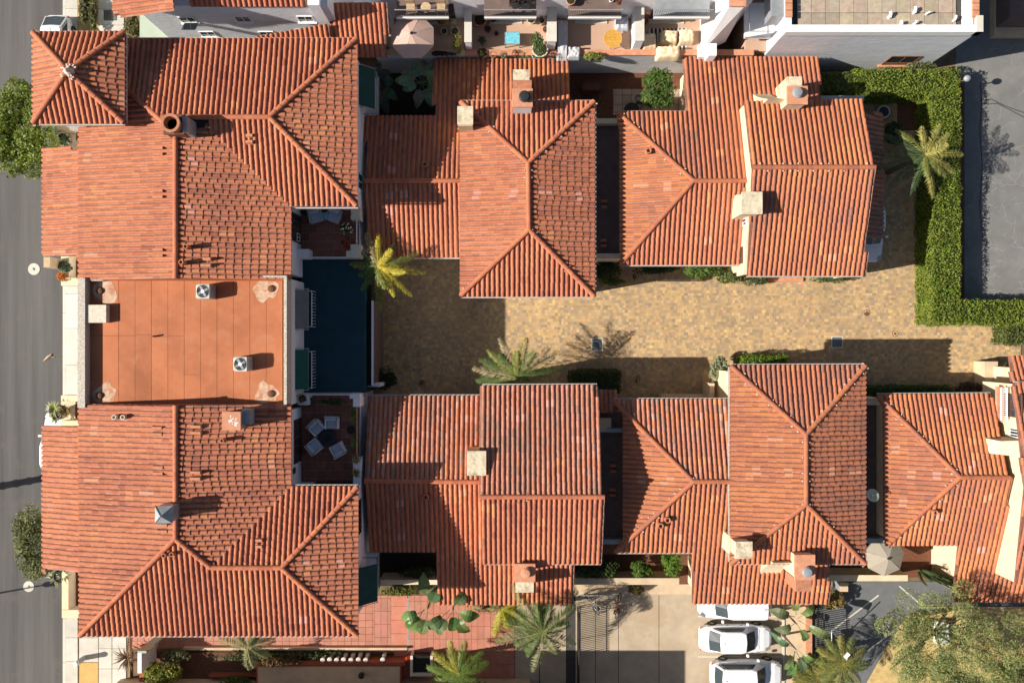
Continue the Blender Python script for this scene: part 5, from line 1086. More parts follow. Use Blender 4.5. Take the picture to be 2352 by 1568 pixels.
# ------------------------------------------------------------------ foot of the picture: planting, gate, posts
vb(b := MB(), 588, 1524, 922, 1640, 0, .95); t = thing('flat_building', 'low building with a plain tan roof in shade at the bottom edge', 'building', None, (-12, -22, 0)); part(b, 'wall', MT['redpaint'], t)
vb(b := MB(), 592, 1530, 918, 1640, .95, .99); part(b, 'roof', MT['tan'], t); vb(b := MB(), 580, 1520, 930, 1527, 0, 1.0); part(b, 'parapet', MT['redpaint'], t)
p = P(830, 1550, 1.3); solo(MB().lathe(p.x, p.y, [(.1, .98), (.1, 1.2), (.2, 1.25), (.2, 1.4), (.04, 1.45)], 12), 'roof_cowl', MT['black'], 'black cowl standing on the tan roof', 'vent pipe')
# taller building whose body lies beyond the picture; only its shade reaches the passage
b = MB(); b.box(-26, -40, 0, 1.2, -22.4, 7.2); b.box(1.2, -40, 0, 10.5, -24.6, 7.2); solo(b, 'neighbour_building', MT['tan'], 'tall tan building standing just below the picture, seen only by its shade', 'building')
struct(MB().prism(W0((330, 1496), (905, 1496), (905, 1530), (590, 1530), (590, 1640), (330, 1640)), -.1, .06), 'planting_bed', MT['mulch'])
lowwall('long curved kerb wall between the red passage and the dark planting', 420, 1487, 935, 1492, .3, 'tan')
lowwall('red wall edging the shaded garden steps', 320, 1484, 330, 1600, .5, 'redpaint'); lowwall('red stepped edge in the dark garden near the bottom', 480, 1549, 590, 1554, .5, 'redpaint')
t = thing('sign_post', 'white upright sign board on its post by the bottom flower bed', 'sign', None, P(322, 1500)); vb(b := MB(), 316, 1498, 325, 1545, .2, 2.2); part(b, 'board', MT['white'], t); vb(b := MB(), 316, 1494, 336, 1499, 0, 2.5); part(b, 'post', MT['sage'], t); vb(b := MB(), 318, 1491, 345, 1493.5, 1.6, 2.3); part(b, 'arm', MT['wood2'], t)
p = P(196, 1508); t = thing('bollard', 'round grey bollard with a white cap on the pavement', 'bollard', None, (p.x, p.y, .1)); part(MB().lathe(p.x, p.y, [(.17, .1), (.16, 1.0)], 16), 'post', MT['steel'], t); part(MB().lathe(p.x, p.y, [(.18, 1.0), (.18, 1.08), (.12, 1.14), (.03, 1.15)], 16), 'cap', MT['white'], t)
t = thing('trellis', 'dark twisted metal trellis arch over the spiky plant by the pavement', 'trellis', None, P(296, 1480)); b = MB()
for dx in (0, .22):
    b.tube([P(297, 1520, .1)+Vector((dx, 0, 0)), P(293, 1490, 2.2)+Vector((dx, 0, 0)), P(296, 1462, 2.6)+Vector((dx, 0, 0))], .03, 5)
part(b, 'frame', MT['brown'], t); 
for k in range(11): q = P(297, 1520, .1).lerp(P(296, 1462, 2.6), k/10); part(MB().tube([q, q+Vector((.22, .06, 0))], .022, 4), 'rung', MT['brown'], t)
spiky('spiky_plant', 'rust-coloured spiky rosette beneath the metal trellis', 293, 1508, .5, 26, .95, (.16, .10, .06))
# iron gate in a stone frame, row of small pale urns
t = thing('garden_gate', 'dark slatted gate in a pale frame beside the shaded bottom palm', 'gate', None, P(968, 1530)); vb(b := MB(), 942, 1505, 948, 1552, 0, .9); vb(b, 988, 1505, 994, 1552, 0, .9); vb(b, 948.1, 1545, 987.9, 1552, 0, .9); part(b, 'frame', MT['sidewalk'], t)
for k in range(12): vb(b := MB(), 949, 1507+k*3.1, 987, 1508.8+k*3.1, 0, .75); part(b, 'bar', MT['black'], t)
for k, vx in enumerate((741, 757, 773, 789, 806, 823, 840, 879)):
    p = P(vx*.9999, 1515-(k % 2), 1.0); b = MB(); b.lathe(p.x, p.y, [(.07, .5), (.09, .7), (.13, .95), (.16, 1.0), (.1, 1.02)], 10); b.box(p.x-.12, p.y-.1, .06, p.x+.12, p.y+.1, .5); solo(b, 'urn', MT['sidewalk'], 'small pale stone urn in the row along the tan roof', 'urn', 'row of stone urns')
for vx, vy, lab in ((1164-0, 0, ''),):
    pass
for vx, lab in ((1165-222+0, 'red hydrant-like lantern left of the slatted gate'), (1000, 'red lantern on the far side of the slatted gate')):
    p = P(vx-8 if vx < 950 else vx, 1514, .8); b = MB(); b.lathe(p.x, p.y, [(.05, 0), (.05, .5), (.14, .55), (.17, .75), (.08, .9), (.02, .95)], 12); solo(b, 'lantern', MT['red'], lab.replace('left', 'on the near side').replace('hydrant-like ', ''), 'lantern', 'red lanterns by the gate')
# picket gates and fences
def picket(lab, p0, p1, h, n, m='black', cat='fence', z0=0.0, r=.03):
    t = thing('picket_fence', lab, cat, 'black picket fences', (p0.x, p0.y, z0)); rl = MB(); u = Vector((0, 0, 1))
    for hh in (.15, h-.12): rl.tube([p0+u*(z0+hh), p1+u*(z0+hh)], .028, 4)
    part(rl, 'rail', MT[m], t)
    for i in range(n+1): q = p0.lerp(p1, i/n); part(MB().tube([q+u*z0, q+u*(z0+h)], r if i % 14 else .04, 4), 'picket', MT[m], t)
    return t
picket('black picket gate throwing striped shadows on the concrete parking court', P(1326, 1700), P(1326, 1392), 1.5, 74, cat='gate')
picket('black picket fence between the planting strip and the lower dark lot', P(1872, 1700), P(1872, 1372), 1.6, 70)
struct(MB().box(P(1848, 1660).x, P(0, 1660).y, 0, P(1862, 0).x, P(0, 1370).y, .25), 'kerb', MT['redcap'])
t = thing('bike_rack', 'white horizontal bicycle rail by the planting bed', 'bike rack', None, P(1370, 1368)); part(MB().tube([P(1335, 1367, .85), P(1416, 1367, .85)], .035, 6), 'rail', MT['white'], t)
for vx in (1336, 1376, 1415): part(MB().tube([P(vx, 1367, 0), P(vx, 1367, .85)], .03, 6), 'post', MT['white'], t)
def bicycle(lab, vx, vy, rz, col, lean=0.):
    p = P(vx, vy); t = thing('bicycle', lab, 'bicycle', 'bicycles at the rail', (p.x, p.y, .03), rz, world=False); t.rotation_euler = (lean, 0, rz)
    for x in (-.52, .52):
        Mx = Matrix.Translation((x, 0, .34)) @ Matrix.Rotation(math.pi/2, 4, 'X'); w = part(MB().torus(Mx, .32, .022, 22, 5), 'wheel', MT['rubber'], t); sp = MB()
        for k in range(8): a = k*math.pi/8; d = Vector((math.cos(a), 0, math.sin(a)))*.31; c = Vector((x, 0, .34)); sp.tube([c-d, c+d], .004, 3)
        part(sp, 'spokes', MT['steel'], w)
    f = MB(); A, B, C_, D = (-.52, 0, .34), (-.05, 0, .3), (-.2, 0, .78), (.38, 0, .76)
    for q in ((A, B), (A, C_), (B, C_), (B, D), (C_, D), (D, (.52, 0, .34)), (D, (.34, 0, .96)), (C_, (-.24, 0, .92))): f.tube(q, .02, 5)
    part(f, 'frame', MT[col], t); part(MB().tube([(.3, -.3, .98), (.36, -.1, 1.0), (.36, .1, 1.0), (.3, .3, .98)], .018, 5), 'handlebar', MT['black'], t)
    part(MB().add([(-.38, -.08, .95), (-.38, .08, .95), (-.1, .03, .97), (-.1, -.03, .97), (-.36, -.06, .89), (-.36, .06, .89), (-.12, .02, .91), (-.12, -.02, .91)], [(0,3,2,1),(4,5,6,7),(0,1,5,4),(1,2,6,5),(2,3,7,6),(3,0,4,7)]), 'saddle', MT['black'], t)
    part(MB().torus(Matrix.Translation((-.05, .04, .3)) @ Matrix.Rotation(math.pi/2, 4, 'X'), .09, .012, 12, 4).tube([(-.05, -.12, .16), (-.05, .12, .44)], .014, 4), 'crank', MT['steel'], t); return t
bicycle('pale-framed bicycle leaning at the end of the rail nearest the roof', 1354, 1384, 2.1, 'white', .45); bicycle('dark red bicycle leaning at the outer end of the white rail', 1424, 1388, 1.45, 'red', -.5)
for (vx0, vy0), (vx1, vy1), lab in (((1910, 1452), (1910, 1640), 'thin white pole rail by the dark picket fence'), ((1945, 1505), (1945, 1640), 'white pole with a box head among the bottom palms')):
    t = thing('pole', lab, 'pole', None, P(vx0, vy1)); b = MB(); q = P(vx0, vy0, 3.2); b.tube([P(vx0+1, vy0+35, 0), q], .035, 6); part(b, 'shaft', MT['white'], t)
    if vx0 > 1920: part(MB().obox(q, (.38, .16, .16), .8), 'lamp_head', MT['white'], t)
vb(b := MB(), 1930, 1338, 1948, 1358, 0, 1.3); t = thing('utility_box', 'tan utility box with a pale blue face beside the lower lot', 'utility box', None, P(1940, 1350)); part(b, 'cabinet', MT['tan'], t); a = P(1930, 1358, 1.3); part(MB().box(a.x-.03, a.y, .1, a.x-.002, a.y+.5, 1.25), 'door', MT['steel'], t)
# off-picture street lamp and palm whose shadows cross the road
t = thing('street_lamp', 'street lamp beyond the road edge, known by its thin shadow', 'street lamp', None, (-38.4, -17.5, 0)); part(MB().tube([(-38.4, -17.5, 0), (-38.4, -17.5, 5.0)], [.07, .05], 8), 'pole', MT['black'], t); part(MB().lathe(-38.4, -17.5, [(.08, 4.95), (.18, 5.1), (.2, 5.5), (.05, 5.7)], 10), 'lantern', MT['black'], t)
palm('street_palm', 'palm across the road, seen only by its shadow', -290, 1185, 6.0, [(k*30, 1.7, .5, .2, 0) for k in range(12)], 'street palms', trunk=.24)
# ------------------------------------------------------------------ vehicles
def car(name, label, cat, x, y, z, rz, L=4.7, W=1.82, Ht=1.45, hood=(.0, 1.05), cabin=((-1.75, -1.0), (.35, 1.15)), suv=False, group='white parked cars', seat=True):
    # local frame: nose towards +x, base at the wheels
    t = thing(name, label, cat, group, (x, y, z), rz, world=False); h0 = .92 if suv else .84; hr = Ht
    st = [-L/2, -L/2+.12, -L/2+.5, -L/2+1.0, -.4, .5, L/2-1.15, L/2-.55, L/2-.15, L/2]
    wv = [.66, .80, .93, .98, 1., 1., .98, .93, .78, .58]; zt = [.72, h0-.05, h0, h0+.01, h0, h0-.01, h0-.04, h0-.11, h0-.2, .56]
    b = MB(); v = []
    for i, s in enumerate(st):
        w = W/2*wv[i]; e = zt[i]; lo = .24 if 0 < i < 9 else .34
        v += [(s, -w*.93, lo), (s, -w, .5 if i not in (0, 9) else .45), (s, -w*.985, e-.1), (s, -w*.9, e-.015), (s, -w*.45, e+.02), (s, w*.45, e+.02), (s, w*.9, e-.015), (s, w*.985, e-.1), (s, w, .5 if i not in (0, 9) else .45), (s, w*.93, lo)]
    f = []
    for i in range(len(st)-1):
        for j in range(9): k = 10*i+j; f.append((k, k+1, k+11, k+10))
        k = 10*i; f.append((k+9, k, k+10, k+19))
    f += [tuple(range(10)), tuple(range(10*len(st)-1, 10*len(st)-11, -1))]; b.add(v, f); body = part(b, 'body', MT['paint'], t, smooth=False)
    (r0, r1), (f1, f0) = cabin; wb, wr = W/2*.88, W/2*.76
    low = [(r0, -wb*.9), (r0+.25, -wb), (f0-.5, -wb), (f0, -wb*.8), (f0+.09, 0), (f0, wb*.8), (f0-.5, wb), (r0+.25, wb), (r0, wb*.9), (r0-.06, 0)]
    top = [(r1, -wr*.92), (r1+.2, -wr), (f1-.25, -wr), (f1, -wr*.9), (f1+.06, 0), (f1, wr*.9), (f1-.25, wr), (r1+.2, wr), (r1, wr*.92), (r1-.04, 0)]
    n = 10; cb = MB(); v = [(p[0], p[1], h0-.02) for p in low]+[(p[0], p[1], hr-.05) for p in top]+[(p[0]*.98+.004, p[1]*.9, hr) for p in top]
    cb.add(v, [(i, (i+1)%n, n+(i+1)%n, n+i) for i in range(n)]); part(cb, 'pillars', MT['paint'], t)
    rb = MB(); v2 = v[n:]; rb.add(v2, [(i, (i+1)%n, n+(i+1)%n, n+i) for i in range(n)]+[tuple(range(n, 2*n))]); part(rb, 'roof', MT['paint'], t)
    def gl(idx, nm, m0=.06, m1=.08, sh=.0):
        g = MB()
        for (i, j, ea, eb) in idx:
            q = [Vector(v[i]), Vector(v[j]), Vector(v[n+j]), Vector(v[n+i])]; c = sum(q, Vector())/4; nn = (q[1]-q[0]).cross(q[3]-q[0]).normalized()*.006
            A = q[0].lerp(q[1], ea); B = q[0].lerp(q[1], 1-eb); D = q[3].lerp(q[2], ea); E = q[3].lerp(q[2], 1-eb)
            g.add([A.lerp(D, m0)+nn, B.lerp(E, m0)+nn, B.lerp(E, 1-m1)+nn, A.lerp(D, 1-m1)+nn], [(0, 1, 2, 3)])
        part(g, nm, MT['glass'], t)
    gl([(3, 4, .06, 0), (4, 5, 0, .06)], 'windscreen'); gl([(8, 9, .08, 0), (9, 0, 0, .08)], 'rear_window'); gl([(1, 2, .02, .02), (0, 1, .5, 0)], 'side_window', .12, .12); gl([(6, 7, .02, .02), (7, 8, 0, .5)], 'side_window', .12, .12)
    for sx in (-L/2+.88, L/2-.92):
        for sy in (-1, 1):
            Mx = Matrix.Translation((sx, sy*(W/2-.06), .32)) @ Matrix.Rotation(math.pi/2, 4, 'X'); w = part(MB().torus(Mx, .24, .09, 18, 8), 'wheel', MT['rubber'], t)
            rm = MB(); c = Mx.translation
            for k in range(5): a = k*1.2566; rm.obox((0, 0, 0), (.22, .06, .03), M=Mx @ Matrix.Rotation(a, 4, 'Z') @ Matrix.Translation((.11, 0, -sy*.05)))
            rm.torus(Mx @ Matrix.Translation((0, 0, -sy*.04)), .2, .025, 16, 5); part(rm, 'rim', MT['alu'], w)
    for sy in (-1, 1):
        m = MB(); m.rbox(f0-.55, sy*(W/2+.02), h0-.02, f0-.4, sy*(W/2+.2), h0+.13, .03) if sy > 0 else m.rbox(f0-.55, -(W/2+.2), h0-.02, f0-.4, -(W/2+.02), h0+.13, .03); part(m, 'mirror', MT['paint'], t)
        hl = MB(); hl.obox((L/2-.26, sy*W*.345, h0-.17), (.34, .2, .06), -sy*.5); part(hl, 'headlight', MT['alu'], t)
        tl = MB(); tl.obox((-L/2+.09, sy*W*.37, h0-.2), (.1, .16, .1), sy*.3); part(tl, 'tail_light', MT['red'], t)
        for hx in (-.55, .35): part(MB().obox((hx, sy*(W/2+.005), h0-.14), (.16, .03, .03)), 'handle', MT['black' if not suv else 'alu'], t)
    part(MB().add([(r1+.25, -.03, hr), (r1+.25, .03, hr), (r1+.05, 0, hr+.1)], [(0, 1, 2), (0, 2, 1)]), 'antenna', MT['black'], t)
    ln = MB(); ln.box(f0+.2, -W*.36, h0+.004, f0+.21, W*.36, h0+.012); part(ln, 'bonnet_seam', MT['steel'], t)
    return t
def at(vx, vy): p = P(vx, vy, .9); return p.x, p.y
x, y = at(1690, 1390); car('parked_car', 'white car parked half under the eave, with dark bonnet seam towards the gate', 'car', x, y, .03, math.pi, 4.75, 1.84, 1.62, cabin=((-2.1, -1.9), (.6, 1.35)), suv=True)
x, y = at(1692, 1469); car('parked_car', 'white saloon parked in the middle bay, its roof and both screens in full view', 'car', x, y, .03, 0, 4.72, 1.82, 1.45, cabin=((-1.8, -1.1), (.45, 1.2)))
x, y = at(1717, 1551); car('parked_car', 'silver-white estate car cut off by the bottom edge', 'car', x, y, .03, 0, 4.7, 1.85, 1.66, cabin=((-2.15, -1.75), (.35, 1.15)), suv=True)
x, y = at(127, 112); car('parked_car', 'white car at the kerb half hidden by the tower roof', 'car', x, y, .0, -math.pi/2, 4.5, 1.8, 1.45, cabin=((-2.14, -1.25), (.35, 1.1)))
x, y = at(127, 1026); car('parked_car', 'white car at the kerb hidden under the southern porch roof', 'car', x, y, .0, math.pi/2, 4.6, 1.82, 1.5, cabin=((-1.9, -1.2), (.35, 1.2)))
x, y = at(2000, 520); car('parked_car', 'white car standing in shade under the lean-to beside the hedge court', 'car', x, y, .03, -math.pi/2, 4.6, 1.84, 1.5)

# ------------------------------------------------------------------ furniture
def armchair(label, vx, vy, z, rz, m='bluecloth', s=.8, group='armchairs on the roof terraces', frame='alu'):
    p = P(vx, vy, z+.5); t = thing('armchair', label, 'armchair', group, (p.x, p.y, z), rz, world=False); h = s/2       # back towards +y
    part(MB().rbox(-h+.08, -h, .2, h-.08, h-.14, .42, .05), 'seat', MT[m], t); part(MB().rbox(-h+.09, h-.3, .42, h-.09, h-.1, .8, .06), 'back_cushion', MT[m], t)
    part(MB().rbox(-h, h-.1, .1, h, h, .78, .03), 'backrest', MT[m if frame != 'alu' else 'alu'], t)
    for sx in (-1, 1): part(MB().rbox(min(sx*h, sx*(h-.07)), -h, .1, max(sx*h, sx*(h-.07)), h-.1, .58, .02), 'arm', MT[m if frame != 'alu' else 'white'], t)
    for sx in (-1, 1):
        for sy in (-1, 1): part(MB().box(sx*(h-.06)-.03, sy*(h-.06)-.03, 0, sx*(h-.06)+.03, sy*(h-.06)+.03, .2), 'leg', MT['steel'], t)
    return t
armchair('cushioned armchair on the larger terrace, farthest up, facing the round table squarely', 761.6, 969.7, 4.5, 0); armchair('cushioned armchair between the long window and the round table, upper one', 724.5, 981, 4.5, .75)
armchair('cushioned armchair between the long window and the round table, lower one', 721, 1026, 4.5, 2.25); armchair('cushioned armchair below the round table near the urn wall', 776, 1034, 4.5, -2.65)
armchair('curved wicker armchair on the small terrace, nearer the windows', 724, 494, 4.5, .25, 'bluecloth', .82, frame='w'); armchair('curved wicker armchair on the small terrace, nearer the corner post', 766, 494, 4.5, -.35, 'bluecloth', .82, frame='w')
def rtable(name, label, vx, vy, z, r, m, h=.45, lm='black', legs=3, slats=0):
    p = P(vx, vy, z+h); t = thing(name, label, 'table', None, (p.x, p.y, z))
    if slats:
        for k in range(slats):
            y0, y1 = -r+2*r*k/slats, -r+2*r*(k+1)/slats-.015; ym = (y0+y1)/2; w = math.sqrt(max(0, r*r-ym*ym)); part(MB().box(p.x-w, p.y+y0, z+h-.035, p.x+w, p.y+y1, z+h), 'slat', MT[m], t)
        part(MB().torus(Matrix.Translation((p.x, p.y, z+h-.02)), r, .03, 28, 6), 'rim', MT[m], t)
    else: part(MB().lathe(p.x, p.y, [(r*.9, z+h-.06), (r, z+h-.05), (r, z+h), (r*.98, z+h+.01)], 28), 'tabletop', MT[m], t)
    for k in range(legs): a = k*6.283/legs+.4; part(MB().tube([(p.x+r*.8*math.cos(a), p.y+r*.8*math.sin(a), z), (p.x+r*.55*math.cos(a), p.y+r*.55*math.sin(a), z+h-.06)], .025, 5), 'leg', MT[lm], t)
    return t
t = rtable('fire_table', 'round dark woven table with a darker centre among four armchairs', 752, 1005.7, 4.5, .48, 'darkcloth', .42); p = P(752, 1005.7, 4.92); part(MB().lathe(p.x, p.y, [(.23, 4.9), (.23, 4.945), (.1, 4.95)], 20), 'burner', MT['rubber'], t)
rtable('side_table', 'tiny round pale table between the two wicker armchairs', 746.5, 495, 4.5, .2, 'mosaic', .5); 
rtable('round_table', 'round yellow slatted wooden table on a tan patio', 1408, 89, 3.0, .54, 'wood', .74, slats=11); 
t = rtable('mosaic_stand', 'round stone-edged mosaic table standing in the shade by the hedge', 2030, 257, 0, .43, 'palepot', .5); p = P(2030, 257, .5); part(MB().lathe(p.x, p.y, [(.34, .51), (.34, .517), (.1, .518)], 24), 'mosaic', MT['darkcloth'], t)
rtable('round_table', 'dark round table in the courtyard under the bright green tree', 1451, 253, .05, .5, 'black', .7)
def chair(label, vx, vy, z, rz, m='wood2', group='dining chairs', slats=True, s=.5):
    p = P(vx, vy, z+.4); t = thing('chair', label, 'chair', group, (p.x, p.y, z), rz, world=False); h = s/2
    for k in range(6): part(MB().box(-h, -h+s*k/6, .41, h, -h+s*(k+.8)/6, .44), 'seat_slat', MT[m], t)
    for k in range(5): part(MB().box(-h+s*k/5, h-.03, .5, -h+s*(k+.75)/5, h, .9), 'back_slat', MT[m], t)
    part(MB().box(-h, h-.04, .9, h, h+.01, .95), 'top_rail', MT[m], t)
    for sx in (-1, 1):
        for sy in (-1, 1): part(MB().box(sx*h-.02, sy*h-.02, 0, sx*h+.02, sy*h+.02, .41 if sy < 0 else .9), 'leg', MT[m], t)
    return t
chair('slatted wooden balcony chair nearer the tiled roof', 943, 19, 5.6, 0); chair('slatted wooden balcony chair nearer the white divider', 1013, 19, 5.6, 0); rtable('bistro_table', 'round wooden table between two slatted balcony chairs', 978, 17, 5.6, .3, 'wood2', .6)
chair('black chair at the dark table under the courtyard tree', 1469, 232, .05, 0, 'black')
for vx, vy, lab in ((1184, 12, 'dark chair on the balcony above the blue table patio'), (1205, 14, 'second dark chair on the balcony above the blue table patio, beside the clay pot')): chair(lab, vx, vy, 5.6, .5, 'black')
# blue mosaic table
a, c = P(1160, 101, 3.62), P(1193, 75, 3.62); t = thing('mosaic_table', 'rectangular turquoise-patterned table in the sun', 'table', None, ((a.x+c.x)/2, (a.y+c.y)/2, 3)); part(MB().box(a.x, a.y, 3.58, c.x, c.y, 3.62), 'tabletop', MT['mosaic'], t); fr = MB(); w = .03
fr.box(a.x-w, a.y-w, 3.56, c.x+w, a.y-.001, 3.63); fr.box(a.x-w, c.y+.001, 3.56, c.x+w, c.y+w, 3.63); fr.box(a.x-w, a.y, 3.56, a.x-.001, c.y, 3.63); fr.box(c.x+.001, a.y, 3.56, c.x+w, c.y, 3.63); part(fr, 'edge', MT['alu'], t)
for q in ((a.x, a.y), (c.x, a.y), (a.x, c.y), (c.x, c.y)): part(MB().lathe(q[0], q[1], [(.03, 3), (.03, 3.64)], 8), 'leg', MT['steel'], t)
# striped rug and covered furniture
a, c = P(1490, 127, 3), P(1578, 66, 3); t = thing('rug', 'black and white striped outdoor rug under covered furniture', 'rug', None, ((a.x+c.x)/2, (a.y+c.y)/2, 3)); n = 19
for k in range(n): x0, x1 = a.x+(c.x-a.x)*k/n, a.x+(c.x-a.x)*(k+1)/n; g = .03 if k % 2 else .55; part(MB().box(x0, a.y, 3.0, x1-.002, c.y, 3.015, (g, g, g*.96)), 'stripe', MT['rug'], t)
def covered(label, vx0, vy0, vx1, vy1, z, h, m='ivory', rz=0, seed=0, cat='covered furniture', grp='furniture under cloth covers'):
    p = P((vx0+vx1)/2, (vy0+vy1)/2, z+h); w, d = abs(P(vx1, 0, z+h).x-P(vx0, 0, z+h).x), abs(P(0, vy1, z+h).y-P(0, vy0, z+h).y); t = thing('furniture_cover', label, cat, grp, (p.x, p.y, z), rz, world=False); n = 16; V = []; F = []
    for i in range(n+1):
        for j in range(n+1):
            u, v = i/n*2-1, j/n*2-1; e = max(abs(u), abs(v)); k = 1 if e < .8 else max(0, 1-(e-.8)/.2)
            zz = h*(k**.5 if k > 0 else 0)*(.9 if v > -.2 else .82)+.09*mnoise.noise(Vector((u*2.5+seed, v*2.5, seed)))*min(1, k*3)+.02
            fl = 1+.05*mnoise.noise(Vector((u*5, v*5, seed+3)))*(1-k); V.append((u*w/2*(.86+.14*e)*fl, v*d/2*(.86+.14*e)*fl, max(.0, zz)))
    for i in range(n):
        for j in range(n): q = i*(n+1)+j; F.append((q, q+n+1, q+n+2, q+1))
    me = qmesh('cover', V, F, [(1, 1, 1)]*len(F)); me.polygons.foreach_set('use_smooth', [True]*len(F)); part(me, 'cover', MT[m], t); return t
covered('cloth-covered armchair at the end of the striped rug, slightly turned', 1477, 72, 1510, 108, 3.0, .75, rz=.08, seed=1); covered('cloth-covered chair in the upper middle of the striped rug', 1519, 66, 1560, 95, 3.0, .7, seed=2, rz=-.03)
covered('cloth-covered chair at the upper corner of the rug by the buttress', 1561, 63, 1597, 95, 3.0, .75, seed=3, rz=.05); covered('cloth-covered sofa along the patio edge, the longest cover', 1509, 102, 1566, 131, 3.0, .75, seed=4)
covered('long grey-covered sofa against the white divider', 1280, 38, 1306, 130, 3.0, .75, 'greycloth', seed=5); covered('round grey-covered stool at the foot of the long sofa', 1302, 104, 1335, 131, 3.0, .6, 'greycloth', seed=7)
covered('chair draped with a white towel on the yellow table patio', 1415, 34, 1446, 64, 3.0, .7, 'bluecloth', seed=8)
t = armchair('white plastic armchair with a pink back cushion by the buttress pier', 1617, 118, 3.0, -1.57, 'white', .72, 'patio chairs', 'w'); part(MB().rbox(-.3, .1, .42, .3, .3, .82, .05), 'cushion', MT['pinkc'], t)
# parasols
def parasol(label, vx, vy, z, z0, r, m, n=8, rot=.39, h=.5):
    p = P(vx, vy, z); t = thing('parasol', label, 'parasol', 'parasols', (p.x, p.y, z0)); b = MB(); v = [(p.x, p.y, z+h)]; k2 = 3
    for ring in range(1, 4):
        rr = r*ring/3; zz = z+h*(1-(ring/3)**1.1)
        for i in range(n): a = rot+i*6.2832/n; v.append((p.x+rr*math.cos(a), p.y+rr*math.sin(a), zz))
    f = [(0, 1+i, 1+(i+1) % n) for i in range(n)]
    for ring in range(2):
        for i in range(n): q = 1+ring*n; f.append((q+i, q+n+i, q+n+(i+1)%n, q+(i+1)%n))
    b.add(v, f); part(b, 'canopy', MT[m], t)
    vl = MB()
    for i in range(n): u, w = Vector(v[1+2*n+i]), Vector(v[1+2*n+(i+1)%n]); vl.add([u, w, w-Vector((0, 0, .12)), u-Vector((0, 0, .12))], [(0, 1, 2, 3)])
    part(vl, 'valance', MT[m], t)
    for i in range(n): part(MB().tube([Vector(v[0])+Vector((0, 0, .004)), Vector(v[1+n+i])+Vector((0, 0, .006)), Vector(v[1+2*n+i])+Vector((0, 0, .006))], .012, 4), 'rib', MT[m], t)
    part(MB().tube([(p.x, p.y, z0), (p.x, p.y, z+h)], .035, 8), 'pole', MT['steel'], t); part(MB().lathe(p.x, p.y, [(.09, z+h-.02), (.07, z+h+.06), (.02, z+h+.1)], 10), 'finial', MT['black'], t); part(MB().lathe(p.x, p.y, [(.3, z0), (.3, z0+.08), (.06, z0+.12)], 16), 'base', MT['black'], t); return t
parasol('large pink octagonal parasol filling the first patio', 947, 84, 5.0, 3.0, 1.38, 'pink'); parasol('beige parasol partly under the brown roof beside the cactus', 2032, 1277, 2.6, 0, 1.26, 'beige', 7, .2)
t = thing('standing_mirror', 'dark arched mirror leaning on the patio wall by the striped rug', 'mirror', None, P(1478, 40, 3)); p = P(1480, 30, 4.2); part(MB().box(p.x-.3, p.y-.25, 3, p.x+.3, p.y-.15, 4.6), 'frame', MT['brown'], t)
